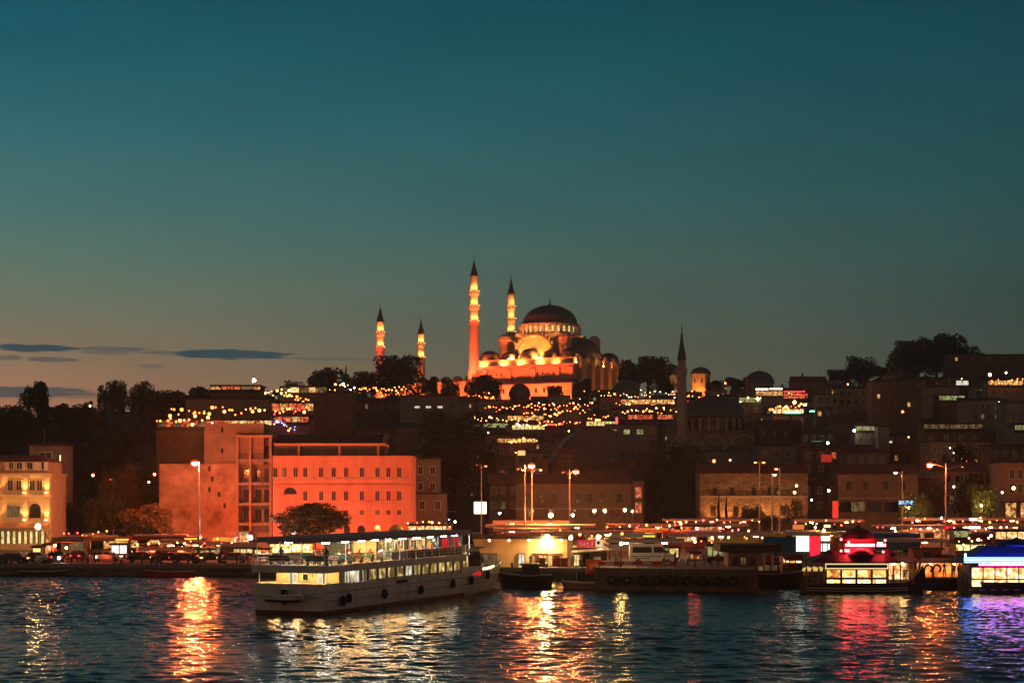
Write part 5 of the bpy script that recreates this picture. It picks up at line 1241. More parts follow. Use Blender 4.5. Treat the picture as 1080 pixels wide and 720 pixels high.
    for x, z in ((2.9,1.15),(4.1,1.35),(11.9,1.35),(20.5,1.3),(28.8,1.5),(34.2,1.6),(40.5,1.9)):
        k = MB(); n2 = 14
        prof = [(.34+.15*cos(2*pi*i/8), .15*sin(2*pi*i/8)) for i in range(9)]; k.lathe(prof, n2); 
        k.v = [(x+vx, -(hb(x)+.24)+vz, z+vy) for vx, vy, vz in k.v]
        f_ = k.build('tyre_fender', BLACK, t, 'all')
        r_ = MB(); r_.tube((x,-(hb(x)+.1),z+.5),(x,-(hb(x)+.05),zd(x)),.025,.025,4); r_.build('rope', STEEL, f_)
    k = MB(); k.path([(41,-hb(41)+.1,zd(41)+.8),(46,-hb(46)+.1,zd(46)+.9),(52.4,0,zd(52)+.9),(46,hb(46)-.1,zd(46)+.9),(41,hb(41)-.1,zd(41)+.8)], .035, 4)
    for x in (41,43.5,46,48.5,51): k.tube((x,-hb(x)+.1,zd(x)),(x,-hb(x)+.1,zd(x)+.85),.03,.03,4); k.tube((x,hb(x)-.1,zd(x)),(x,hb(x)-.1,zd(x)+.85),.03,.03,4)
    k.build('bow_rail', WHITE, t)
    k = MB(); k.box(44,45.2,-.5,.5,1.6,2.6); k.lathe([(.5,2.6),(.5,3.0),(.2,3.1)],10,(46,0,0)); k.build('windlass', DSTEEL, t)
    k = MB(); k.box(43.5,44.0,-1.2,1.2,4.1-1.5,3.0); k.build('deck_seat', WHITE, t)
    for i in range(5):
        k = MB(); k.box(41.2+i*1.5,41.5+i*1.5,-hb(42+i*1.5)+.25,-hb(42+i*1.5)+.4,zd(42)+.1,zd(42)+.25); k.build('bow_lamp', lampm('yellow', 30), t)
    k = MB(); k.tube((36.5,0,7),(36.5,0,10.2),.08,.04); k.tube((36.5,-1,9),(36.5,1,9),.03); k.lathe([(.35,7.6),(.35,7.75)],10,(37,0,0)); k.build('mast', WHITE, t)
    for i in range(4):
        k = MB(); k.lathe([(.36,4.95),(.42,5.1),(.36,5.25)],12); k.v = [(-.28, -2.6+1.7*i+vy, vx*1+5.0) for vx, vy, vz in k.v]; k.build('life_ring', mat('orange_plastic',(.55,.14,.03),.6), t)
    return t
REDB = mat('red_bottom_paint', (.16,.03,.025), .6, .2, .6); OFFW2 = mat('rail_grey_paint', (.45,.42,.38), .5, .1, .6); DECK = mat('grey_deck_paint', (.16,.15,.14), .7, .2, .6)
CREAMP = mat('cream_cabin_paint', (.72,.62,.40), .5, .06, .8); GREYP = mat('grey_roof_paint', (.33,.30,.27), .55, .12, .4, stretch=(1,1,.3)); BENCH = [mat('green_bench',(.03,.09,.09),.6), mat('brown_bench',(.12,.07,.05),.6)]
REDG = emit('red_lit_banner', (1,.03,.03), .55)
W_FER = interior('lit_saloon', [(.03,.02,.008),(.10,.065,.02),(.35,.24,.07),(.9,.62,.22)], 1.6, 1.5)
ferry()
# passengers on the upper deck
r = random.Random(31)
desc = {'red':'red top','white':'white shirt','blue':'blue jacket','grey':'grey jacket','dark':'dark coat','orange':'orange top','green':'green top'}
for i in range(20):
    x = 2.0+(i//2)*2.4+.15; y = -1.9+(-.55 if i % 2 else .5); sh = r.choice(list(SHIRTS))
    person(fw(x+.05, y, 4.40), TH-pi/2+pi, 2, sh, 'seated passenger in a %s, %s bench row from the ferry stern, %s side' % (desc[sh], ('first','second','third','fourth','fifth','sixth','seventh','eighth','ninth','tenth')[i//2], 'rail' if i % 2 else 'aisle'), 'passengers seated on the ferry')
for i, (x, y, rz, sh, lab) in enumerate([(1.0,-3.2,pi,'dark','passenger in a dark coat standing at the stern corner of the upper deck'),(5.0,-3.3,.4,'red','passenger in a red top standing at the side rail of the ferry'),(24.5,-3.25,.2,'orange','passenger in an orange top standing before the red banner'),(26.2,-3.2,-.4,'blue','passenger in a blue jacket at the rail near the banners'),(32.4,-3.0,0,'white','passenger in a white shirt at the forward end of the upper deck'),(.7,1.2,pi,'grey','passenger in a grey jacket at the middle of the stern rail')]):
    person(fw(x, y, 4.42), rz+TH-pi/2, i % 2, sh, lab)
# tender hung on the stern
p = fw(-.85, .1, 1.35); t = thing('dinghy', 'small white dinghy hung across the stern of the ferry', 'dinghy', tuple(p), TH-pi/2)
k = MB(); N = 12; vs = []
for i in range(N+1):
    q = -1+2*i/N; w = .62*(1-abs(q)**2.6)**.7 if abs(q) < 1 else .02; s_ = .18*q*q
    for a, b2 in ((-1,.45),(-.8,.05),(0,-.12),(.8,.05),(1,.45)): vs.append((q*2.1, a*max(.02,w), b2+s_+(.1 if b2 > .4 else 0)))
k.add(vs, [(i*5+j, i*5+j+1, (i+1)*5+j+1, (i+1)*5+j) for i in range(N) for j in range(4)]); k.build('hull', WHITE, t, True)
k = MB(); k.box(-1.9,1.9,-.5,.5,.34,.37); k.build('cover', DSTEEL, t)
k = MB(); k.prism([(-1.75,.06),(1.75,.06),(1.4,-.16),(-1.4,-.16)], -.66, .3); k.build('painted_shadow', BLACK, t)  # dark wedge standing in for the shadow under the dinghy
k = MB(); k.box(-2.0,2.0,-.69,-.62,.40,.5); k.build('gunwale', WHITE, t)
k = MB(); k.box(-.2,.35,-.25,.2,.4,1.0); k.box(-.1,.2,-.1,.1,-.4,.4); k.build('outboard_motor', BLACK, t)
for x in (-1.4,1.4):
    k = MB(); k.tube((x,.5,.4),(x,.75,1.5),.05); k.tube((x,.0,.35),(x,.7,1.5),.02); k.build('davit', WHITE, t)
# ================================================================ shelters, buses, cars
def shelter(px0, px1, py, Y, label, roofm=None, lamps=0, kind='white', L=30, depth=4.5, posts=None, thick=.22, slope=0, group='bus shelters of the terminal', zb=QZ):
    x = X((px0+px1)/2,Y); w = S(px1-px0,Y); h = Z(py,Y)-zb; t = thing('bus_shelter', label, 'shelter', (x,Y,zb), 0, group)
    k = MB(); dz = S(slope,Y)/2
    pr = [(0,0),(.15,.16),(.5,.26),(.85,.16),(1,0)]
    n = len(pr); vs = []
    for sx_, e in ((-1,-dz),(1,dz)):
        for a, b2 in pr: vs.append((sx_*w/2, a*depth, h-thick+e+b2*1.2))
        for a, b2 in reversed(pr): vs.append((sx_*w/2, a*depth, h-thick*2+e+b2*1.0))
    m = 2*n; k.add(vs, [tuple(range(m-1,-1,-1)), tuple(range(m,2*m))]+[(i,(i+1)%m,m+(i+1)%m,m+i) for i in range(m)]); k.build('roof', roofm or CANOPY, t)
    k = MB(); k.add([(-w/2,-.06,h-thick*2.2-dz),(w/2,-.06,h-thick*2.2+dz),(w/2,-.06,h-thick*.4+dz),(-w/2,-.06,h-thick*.4-dz)],[(0,1,2,3)]); k.build('roof_edge', TRIM, t)
    npst = posts or max(2, int(w/6)+1)
    for i in range(npst):
        xx = -w/2+.5+(w-1)*i/(npst-1); k = MB(); k.tube((xx,depth/2,0),(xx,depth/2,h-.3),.09,.08,6); k.tube((xx,depth*.15,h-.45),(xx,depth*.85,h-.45),.05,.05,4); k.build('post', DSTEEL, t)
    for i in range(lamps):
        xx = -w/2+w*(i+.5)/lamps; k = MB(); k.box(xx-.35,xx+.35,.5,.6,h-.6,h-.53); k.build('lamp_tube', lampm(kind, L), t)
    return t
SCAN = CANOPY
for a in [
 (520,600,549,318,'farthest orange-lit shelter roof behind the ticket hall',2,'amber'),
 (512,628,553,300,'long orange-lit shelter roof in the second row behind the ticket hall',3,'amber'),
 (520,600,557,284,'short orange-lit shelter roof in the third row behind the ticket hall',2,'amber'),
 (560,668,560,268,'near orange-lit shelter roof just over the ticket hall',2,'yellow'),
 (640,712,552.5,300,'shelter with a thin bright edge before the large green tree',2,'red'),
 (640,722,568.5,256,'low shelter with a dull edge over the white minibus',2,'white'),
 (700,802,547,330,'long shelter with a red-orange edge before the floodlit stone building',3,'red'),
 (704,790,552,312,'shelter in the second row below the floodlit stone building',2,'amber'),
 (706,816,562,276,'sloping grey shelter roof behind the quay kiosk',3,'white'),
 (838,912,547.5,330,'shelter with a glowing edge before the dark narrow house',2,'amber'),
 (828,892,561,280,'shelter with a pinkish edge behind the upright lit signs',2,'red'),
 (952,1085,546,335,'longest shelter of the terminal, before the lamplit green trees',4,'amber'),
 (924,1000,553.5,305,'shelter with a canted white edge behind the red-lit boat',2,'white'),
 (1006,1085,552.5,305,'shelter with a pale edge below the cornice building',3,'amber'),
 (905,1000,568,262,'low shelter with dark roof right behind the red-lit boat',2,'amber')]:
    px0,px1,py,Y,lab,nl,k_ = a
    shelter(px0,px1,py,Y,lab,lamps=nl,kind=k_,L=220 if k_ != 'red' else 120,slope=3 if 'sloping' in lab else 0)
shelter(168,268,571,262,'long dark shelter roof over lit stalls before the mottled wall',DROOF,4,'yellow',60,slope=-5,group=None)
shelter(145,205,577,256,'dark low roof over parked vehicles, lit red along its edge',DROOF,2,'red',30,group=None)
def bus(pxc, Y, body_m, label, rz=0, length=11.5, lit=W_WARM, two=False):
    t = thing('bus', label, 'bus', (X(pxc,Y), Y, QZ), rz, 'buses at the terminal'); h = 3.1; L = length
    k = MB(); k.box(-L/2,L/2,0,2.5,.35,1.25); k.prismx([(0,1.25),(2.5,1.25),(2.5,2.75),(2.3,h),(.2,h),(0,2.75)], -L/2, L/2); k.build('body', body_m, t)
    k = MB(); k.box(-L/2+1.5,L/2-2,.5,2,h,h+.25); k.build('roof_unit', WHITE, t)
    n = 6
    for i in range(n):
        x0 = -L/2+.4+(L-.8)*i/n; k = MB(); k.quad((x0+.06,-.02,1.4),(x0+(L-.8)/n-.06,-.02,1.4),(x0+(L-.8)/n-.06,-.02,2.5),(x0+.06,-.02,2.5)); k.build('window', lit if (i+int(pxc)) % 3 else GLASS, t)
    for s, nm in ((-1,'rear'),(1,'front')):
        k = MB(); k.add([(s*(L/2+.02),.15,1.2),(s*(L/2+.02),2.35,1.2),(s*(L/2+.02),2.35,2.7),(s*(L/2+.02),.15,2.7)],[(0,1,2,3)]); k.build('windscreen', GLASS, t)
    for xx in (-L/2+2,L/2-2.6):
        for y in (.02,2.3):
            k = MB(); k.tube((xx,y-.05,.48),(xx,y+.2,.48),.48,.48,14); wh = k.build('wheel', BLACK, t); k = MB(); k.tube((xx,y-.09,.48),(xx,y-.06,.48),.24,.24,10); k.build('hub', STEEL, wh)
    for y in (.3,2.2):
        k = MB(); k.box(-L/2-.06,-L/2-.02,y-.12,y+.12,.8,1.0); k.build('tail_light', B_RED, t); k = MB(); k.box(L/2+.02,L/2+.06,y-.14,y+.14,.75,.95); k.build('headlight', lampm('yellow', 6), t)
    k = MB(); k.box(L/2-2.2,L/2-.3,-.05,-.02,2.6,2.85); k.build('route_sign', emit('amber_led',(1,.4,.05),2), t)
    return t
REDBUS = mat('red_bus_paint', (.42,.05,.035), .35, .06, 1); WBUS = mat('white_bus_paint', (.55,.53,.5), .4, .06, 1); YBUS = mat('yellow_bus_paint', (.55,.34,.05), .4, .06, 1); BBUS = mat('blue_bus_paint', (.05,.13,.30), .4, .06, 1)
for a in [(560,290,REDBUS,'red bus parked under the orange-lit shelters behind the ticket hall',0),(655,284,WBUS,'white bus behind the low shelter over the minibus',0),(735,300,REDBUS,'red bus waiting before the floodlit stone building',0),(790,290,YBUS,'yellow bus beneath the sloping grey shelter',pi),(858,300,WBUS,'white bus with lit windows behind the upright lit signs',0),(930,290,BBUS,'blue bus in the shade behind the red-lit boat',pi),(985,318,WBUS,'white bus before the lamplit green trees',0),(1045,288,REDBUS,'red bus under the pale-edged shelter',pi),(690,318,YBUS,'yellow bus in the far lane before the large green tree',0),(1050,322,WBUS,'white bus in the far lane near the cornice building',0),(170,268,REDBUS,'red bus under the dark shelter before the mottled wall',0),(96,262,YBUS,'orange-lit yellow bus on the square beside the glowing kiosk',radians(8))]:
    bus(a[0],a[1],a[2],a[3],a[4])
def car(pxc, Y, paint, label, rz=0, van=False, lights=True, zb=QZ, group='cars parked on the quay'):
    t = thing('minibus' if van else 'car', label, 'minibus' if van else 'car', (X(pxc,Y), Y, zb), rz, None if van else group)
    if van: prof = [(-2.75,.42),(2.7,.42),(2.8,.75),(2.72,1.15),(1.95,1.38),(1.05,2.32),(.7,2.45),(-2.45,2.45),(-2.72,2.25),(-2.8,1.2)]; W = 1.95
    else: prof = [(-2.1,.35),(2.1,.35),(2.18,.6),(2.05,.82),(1.15,.95),(.45,1.42),(-.95,1.45),(-1.65,1.02),(-2.1,.92),(-2.16,.6)]; W = 1.72
    k = MB(); k.prism(prof[::-1], -W/2, W/2)
    k.v = [(x, y*(1-.12*max(0,(z-.95))), z) for x, y, z in k.v]; k.build('body', paint, t)
    if van: wins = [[(-2.45,1.42),(-.15,1.42),(-.15,2.12),(-2.4,2.12)],[(.1,1.42),(1.75,1.42),(1.05,2.12),(.1,2.12)]]
    else: wins = [[(-1.4,1.0),(-.3,1.0),(-.3,1.36),(-.95,1.36)],[(-.2,1.0),(.9,1.0),(.38,1.34),(-.2,1.36)]]
    for w_ in wins:
        for s in (-1,1):
            k = MB(); k.add([(x, s*(W/2*(1-.12*max(0,z-.95))+.012), z) for x, z in w_], [(0,1,2,3)]); k.build('window', GLASS, t)
    xa, za, xb, zb_ = (1.98,1.40,1.1,2.28) if van else (1.12,.99,.5,1.38)
    k = MB(); k.add([(xa+.02,-W*.42,za),(xa+.02,W*.42,za),(xb+.02,W*.40,zb_),(xb+.02,-W*.40,zb_)],[(0,1,2,3)]); k.build('windscreen', GLASS, t)
    for xx in ((-1.75,1.8) if van else (-1.3,1.35)):
        for y in (-W/2+.1,W/2-.1):
            k = MB(); k.tube((xx,y-.11,.34),(xx,y+.11,.34),.34,.34,14); wh = k.build('wheel', BLACK, t); k = MB(); k.tube((xx,y-.13,.34),(xx,y+.13,.34),.19,.19,10); k.build('rim', STEEL, wh)
    e = 2.81 if van else 2.17
    for y in (-W*.36,W*.36):
        k = MB(); k.box(-e-.02,-e+.06,y-.14,y+.14,.72,.86); k.build('tail_light', B_RED if lights else REDP, t); k = MB(); k.box(e-.1,e+.02,y-.16,y+.16,.66,.8); k.build('headlight', GLASS if not lights else lampm('yellow', 5), t)
    if van:
        k = MB(); k.box(-2.6,2.4,-W/2-.02,-W/2,.95,1.03); k.box(-2.3,-.3,-W/2-.02,-W/2,.7,.8); k.build('side_moulding', DSTEEL, t)
        k = MB(); k.box(1.55,1.7,-W/2-.22,-W/2,1.4,1.65); k.build('mirror', BLACK, t)
    return t
PIERZ = 2.5
car(688,212,WHITE,'white minibus parked on the dark pier behind the red barrier',0,True,False,PIERZ)
BK = mat('black_car_paint',(.015,.015,.018),.25,.1,1,spec=.6); SV = mat('silver_car_paint',(.32,.32,.33),.35,.1,1,metal=.5); RC = mat('red_car_paint',(.25,.025,.02),.3,.1,1)
for a in [(14,243,BK,'black car at the very end of the quay before the cream mansion',0),(36,246,SV,'silver car beside the yellow-lit kiosk on the quay',pi),(60,247,BK,'black car with glowing red tail lights past the yellow-lit kiosk',radians(100)),(84,252,RC,'red car with its tail lights to the water',radians(85)),(112,250,SV,'silver car at the corner of the glowing kiosk',0),(150,248,BK,'black car before the dark low roof',radians(10)),(176,246,BK,'black car parked under the tall square lamp',pi),(196,244,RC,'dark red car near the kerb under the tall square lamp',0),(222,246,BK,'black car in front of the lit stalls',radians(5)),(246,245,SV,'silver car close to the stern of the ferry',pi),(912,385,SV,'pale van-like car parked before the tan shops',0),(130,285,SV,'silver car under the orange-lit trees',0),(235,290,RC,'red car beneath the bare balconies',pi)]:
    car(*a[:5])
# pickup awning vehicles and kiosks of the square
def kiosk(px0, px1, pyt, pyb, Y, front, label, roofm=None, wallm=None, awn=None, cat='kiosk', zb=QZ, n=2, depth=3):
    x = X((px0+px1)/2,Y); w = S(px1-px0,Y); zt = Z(pyt,Y)-zb; t = thing('kiosk', label, cat, (x,Y,zb), 0, 'kiosks and stalls of the quay')
    k = MB(); k.box(-w/2,w/2,.15,depth,0,zt-.25); k.build('wall', wallm or WOOD, t)
    k = MB(); k.prismx([(-.4,zt-.3),(depth+.2,zt-.2),(depth+.2,zt),(-.4,zt-.1)], -w/2-.2, w/2+.2); k.build('roof', roofm or DROOF, t)
    zl = max(.7, Z(pyb,Y)-zb)
    for i in range(n):
        k = MB(); k.quad((-w/2+w*i/n+.08,.12,zl),(-w/2+w*(i+1)/n-.08,.12,zl),(-w/2+w*(i+1)/n-.08,.12,zt-.4),(-w/2+w*i/n+.08,.12,zt-.4)); k.build('lit_front', front, t)
    k = MB(); k.box(-w/2,w/2,-.25,.11,zl-.12,zl); k.build('counter', STEEL, t)
    if awn: k = MB(); k.prismx([(-1.6,zt-.75),(-.42,zt-.15),(-.42,zt-.08),(-1.6,zt-.68)], -w/2-.1, w/2+.1); k.build('awning', awn, t)
    return t
for a in [
 (34,43,575,586,250,emit('yellow_kiosk_front',(1,.72,.22),1.5),'bright yellow-lit kiosk on the quay before the cream mansion',1,None),
 (47,54,572,584,252,W_WARM,'narrow orange-lit booth next to the yellow-lit kiosk',1,None),
 (64,90,566,584,258,W_DIM,'stall under a red-orange awning on the square',2,CANVAS),
 (88,106,562,578,272,W_DIM,'stall with a ragged orange awning behind the red one',2,CANVAS),
 (117,134,572,585,262,emit('white_pink_kiosk',(1,.75,.7),1.6),'kiosk glowing white and pink on the square',2,None),
 (143,164,573,583,264,W_RED,'stall lit red and white beside the dark low roof',2,None),
 (205,214,567,575,276,emit('white_booth_front',(1,.95,.8),3),'small booth with a blazing white front under the square lamp',1,None),
 (226,246,566,574,278,W_RED,'stall with a pale yellow awning before the mottled wall',2,mat('yellow_awning',(.6,.42,.14),.8)),
 (178,200,567,574,280,W_RED,'stall with a glowing orange awning before the mottled wall',2,CANVAS),
 (252,262,560,570,285,W_WARM,'orange-lit booth at the foot of the bare balconies',1,None),
 (186,208,577,588,266,W_WARM,'first lit stall under the long dark shelter',3,None),
 (210,228,577,588,266,W_GREEN,'middle lit stall under the long dark shelter',3,None),
 (246,267,576,587,265,W_YEL,'last lit stall under the long dark shelter, with yellow panes',3,None),
 (268,284,577,588,262,W_SHOP,'stall with orange and white goods behind the ferry stern',2,None),
 (284,330,571,582,266,W_FISH,'lit market stall row seen between the ferry decks',4,None),
 (430,476,552,562,290,W_SHOP,'lit shop row between the ferry roof and the red building',5,None),
 (676,712,575,586,242,W_GREEN,'stall with greenish light behind the minibus',3,None),
 (706,716,575,587,238,W_YEL,'bright yellow doorway stall past the minibus windscreen',1,None),
 (728,738,581,589,236,W_WARM,'small orange-lit stall past the yellow doorway',1,None),
 (746,764,573,586,240,W_GREEN,'stall with green bottles and a blue sign behind the kiosk',3,None),
 (826,846,584,593,214,W_FISH,'white-lit food counter beside the red-lit boat',3,REDP),
 (1008,1040,571,580,236,W_FISH,'stall with a row of arched white lights behind the blue-roofed boat',4,None),
 (1006,1022,557,566,280,W_GREEN,'small stall with a pale lit corner under the pale-edged shelter',1,None),
 (1050,1085,558,568,276,W_SHOP,'stall with red and white goods below the cornice building',3,None),
 (880,905,557,566,284,W_WARM,'orange-lit stall behind the upright lit signs',2,None),
 (640,668,556,562,296,W_RED,'red-lit stall under the thin bright shelter edge',2,None),
 (722,760,553,562,306,W_RED,'row of red-lit goods before the floodlit stone building',3,None),
 (985,1004,585,600,222,W_SHOP,'stall with orange light behind the black arched boat ornament',2,None)]:
    px0,px1,pt,pb,Y,fr,lab,n,aw = a
    kiosk(px0,px1,pt,pb,Y,fr,lab,awn=aw,n=n)
# red lights along the terminal
for px, py, Y, k, L, lab in [(718,552,300,'red',90,'glaring red light over the first terminal lane'),(731,567.5,262,'red',60,'pink-red tube light over the second terminal lane'),(751,567,262,'red',60,'second pink-red tube light over the terminal lane'),(735,557,292,'white',40,'cold white light over the terminal lane'),(772,573.5,256,'white',30,'small cold light beside the quay kiosk roof'),(869,559,280,'yellow',60,'yellow light beneath the pinkish-edged shelter'),(860,556,300,'amber',40,'amber light over the orange panel of the terminal'),(951,592.5,214,'amber',220,'warm bare bulb under the deck awning of the red-lit boat'),(58,575,250,'amber',20,'white work light beside the narrow booth'),(70,577.5,256,'red',90,'glaring red lamp at the corner of the red-orange awning'),(101,587,246,'red',40,'red lamp low by the red car'),(62,588,244,'white',20,'small cold lamp near the kerb'),(1006,550,308,'red',25,'red light at the end of the longest shelter'),(993,546,330,'white',30,'white light at the kiosk under the lamplit trees')]:
    globe_lamp(px, py, Y, lab, k, L*4, .17, zb=QZ, name='lamp', group='small lights of the terminal')
sign(840,853,565,581,228,SG_C,'tall pale green-white lit board on the quay')
sign(854.5,865,565,586,227,SG_R,'tall crimson lit board between two white boards')
sign(866,875,565,570,229,SG_W,'upper small white board beside the crimson board')
sign(866,875,573,581,230,emit('white_board_two',(1,.95,.9),2.0),'lower small white board beside the crimson board')
sign(836,848,553,558,290,emit('orange_panel',(1,.25,.05),.8),'glowing orange panel in the terminal behind the teal stall')
sign(869,876,553,556,292,emit('pale_yellow_panel',(1,.75,.35),1.6),'pale yellow panel under the glowing shelter edge')
sign(1021,1034,554.5,557.5,298,emit('white_red_sign',(1,.8,.75),1.8),'small white sign on the shelter below the cornice building',posts=False,zb=0)
sign(1022,1031,546,549,334,emit('white_sign_small',(1,.85,.7),1.6),'small white mark on the longest shelter',posts=False,zb=0)
sign(995,1008,600-46,604-46,300,REDG,'dim red panel at the shelter end',posts=False,zb=0)
# teal tarpaulin stall
def tarp():
    Y = 236; t = thing('market_tent', 'stall covered with a teal tarpaulin between the quay kiosk and the white boards', 'market tent', (X(820,Y),Y,QZ)); u = lambda p: X(p,Y)-X(820,Y); h = lambda p: Z(p,Y)-QZ
    k = MB(); k.add([(u(802),-1.6,h(575)),(u(840),-1.6,h(574)),(u(842),2,h(566)),(u(808),2,h(566)),(u(802),-1.6,h(586)),(u(840),-1.6,h(585))],[(0,1,2,3),(4,5,1,0)]); k.build('tarpaulin', TEAL, t)
    for p in (803,840):
        k = MB(); k.tube((u(p),-1.5,0),(u(p),-1.5,h(575)),.05); k.tube((u(p),1.9,0),(u(p),1.9,h(566.5)),.05); k.build('pole', STEEL, t)
    k = MB(); k.box(u(806),u(838),-.6,1,0,1.0); k.build('table', WOOD, t)
tarp()
# ================================================================ yellow ticket hall
def ticket_hall():
    Y = 232; t = thing('ticket_hall', 'yellow-lit low ticket hall on the quay with a red and white sign at its corner', 'ticket hall', (X(555,Y),Y,QZ)); u = lambda p: X(p,Y)-X(555,Y); h = lambda p: Z(p,Y)-QZ
    k = MB(); k.box(u(480),u(598),0,8,-.2,h(568)); k.build('wall', YELW, t)
    k = MB(); k.box(u(478),u(600),-1.0,8.3,h(568),h(565)); k.build('roof', DROOF, t)
    for p0, p1, q0, q1, m in ((506,524,583,597,W_DIM),(546,554,583,598,W_WHITE),(565,571,585,600,W_SHOP),(584,590,585,598,GLASS)):
        window(t, (u(p0)+u(p1))/2, -.02, h(q1), u(p1)-u(p0), h(q0)-h(q1), m, WOOD)
    window(t, u(578), -.02, 0.02, u(583)-u(572.5), h(585), W_YEL, WOOD, name='door')
    k = MB(); k.box(u(562),u(593),-.12,0,h(584.5),h(583)); k.build('lintel_band', FRAME, t)
    k = MB(); k.box(u(598.3),u(640),.4,7.5,-.2,h(577)); k.box(u(598.3),u(604),0,.38,-.2,h(570)); k.build('side_wing', WINGP, t)
    window(t, u(608), .38, h(597), .9, 1.6, W_YEL, TRIM); window(t, u(618), .38, h(600), 1.0, 2.2, GLASS, WOOD, name='door'); window(t, u(630), .38, h(597), 1.2, 1.4, W_DIM, WOOD)
    k = MB(); k.add([(u(602),-1.9,h(582)),(u(646),-2.6,h(578.5)),(u(640),.4,h(577.5)),(u(604),.4,h(580)),(u(602),-1.9,h(582.7)),(u(646),-2.6,h(579.2)),(u(640),.4,h(578.2)),(u(604),.4,h(580.7))],[(0,1,2,3),(7,6,5,4),(0,4,5,1),(1,5,6,2),(2,6,7,3),(3,7,4,0)]); k.build('canopy', WHITE, t)
    k = MB(); k.box(u(609),u(628),-.2,.2,h(576.5),h(569)); sg = k.build('sign_board', emit('red_ticket_sign',(1,.05,.05),.55), t)
    k = MB()
    for i, (a, b2, q0, q1) in enumerate(((612,613.2,575.5,571),(614,616.5,574.5,573.5),(616,617,575.5,571.5),(618.5,621,573,572),(619,620,575.5,572),(622.5,625,575,574),(624,625.2,575,570.5))): k.box(u(a),u(b2),-.25,-.21,h(q0),h(q1))
    k.build('lettering', emit('sign_white_letters',(1,.35,.35),.6), sg)
    k = MB(); k.box(u(628.3),u(636),-.2,.2,h(576.5),h(568.5)); k.build('white_sign_board', emit('pale_sign_board',(1,.7,.4),.8), t); k = MB(); k.ball((u(631),-.25,h(572)),.22,8,6); k.build('emblem', BLACK, t)
YELW = mat('yellow_hall_paint', (.74,.62,.38), .7, .08, .5); WINGP = mat('brown_wing_paint', (.22,.15,.11), .8, .15, .6)
ticket_hall()
for i, (px, lab) in enumerate([(516,'added eave lamp at the ferry end of the ticket hall'),(537,'added eave lamp over the middle windows of the ticket hall'),(558,'added eave lamp beside the blazing lamp of the ticket hall'),(592,'added eave lamp by the corner of the ticket hall')]):  # extra lamps added under the eaves to brighten the yellow wall
    t = globe_lamp(px, 569.5, 229.6, lab, 'amber', 260, .1, zb=QZ, name='added_eave_lamp', pole=False, group='lamps added under the ticket hall eaves')
for i, (px, lab) in enumerate([(572,'red drinks crate stack before the ticket hall door'),(587,'red cabinet with a white panel by the ticket hall door'),(595,'second red cabinet at the corner of the ticket hall')]):
    Y = 230; t = thing('cabinet', lab, 'cabinet', (X(px,Y),Y,QZ)); k = MB(); k.box(-.45,.45,-.35,.35,.08,1.15); k.box(-.5,.5,-.4,.4,1.15,1.22); k.build('body', REDP, t)
    k = MB(); k.box(-.33,.33,-.39,-.355,.3,1.0); k.build('door', mat('red_cabinet_door',(.5,.08,.05),.4), t); k = MB(); k.box(.2,.25,-.43,-.395,.55,.75); k.build('handle', STEEL, t)
# ================================================================ dark pier with its kiosk, barrier and mooring boats
PE = [(X(628,202),202),(X(790,197),197),(X(800,202),202),(X(800,221),221),(X(628,224),224)]
k = MB(); k.slab(PE, -2, PIERZ-.02); k.build('pier', DARKPIER if 'DARKPIER' in globals() else mat('tarred_pier_wall',(.11,.065,.045),.8,.35,.5,stretch=(1,1,.3)))['kind'] = 'structure'
k = MB(); k.slab([(x,y) for x,y in PE], PIERZ-.02, PIERZ+.02); k.build('pier_deck', CONC)['kind'] = 'structure'
for i in range(9):
    px = 645+i*16; Y = 201.3-(px-628)*.031; t = thing('tyre_fender', 'old tyre hung on the dark pier face', 'tyre', (X(px,Y),Y-.12,1.2), 0, 'tyres on the pier'); k = MB()
    k.lathe([(.42+.18*cos(2*pi*j/8), .18*sin(2*pi*j/8)) for j in range(9)], 14); k.v = [(a, c, b2) for a, b2, c in k.v]; k.build('tyre', BLACK, t, 'all'); k = MB(); k.tube((0,0,.5),(0,.1,1.25),.02,.02,4); k.build('rope', STEEL, t)
t = thing('barrier', 'long red barrier with pale stripes along the pier under the minibus', 'barrier', (X(672,203),203,PIERZ)); w = S(80,203)
for i in range(5): k = MB(); k.box(-w/2+w*i/4-.05,-w/2+w*i/4+.05,-.05,.05,0,.75); k.build('post', DSTEEL, t)
k = MB(); k.box(-w/2,w/2,-.09,-.05,.30,.68); k.build('rail', REDP, t)
for i in range(4): k = MB(); k.box(-w/2+w*(i+.3)/4,-w/2+w*(i+.75)/4,-.12,-.095,.42,.56); k.build('pale_stripe', WHITE, t)
t = thing('cargo_box', 'orange-red box at the end of the pier barrier', 'box', (X(626,208),208,1.5)); k = MB(); k.box(-.9,.9,-.5,.5,0,1.6); k.build('body', mat('orange_red_box',(.45,.08,.03),.6), t); k = MB(); k.box(-.95,.95,-.55,.55,1.6,1.7); k.build('lid', REDP, t); k = MB(); k.box(-.6,.6,-.53,-.505,.3,1.2); k.build('panel', mat('pale_red_panel',(.6,.2,.08),.6), t)
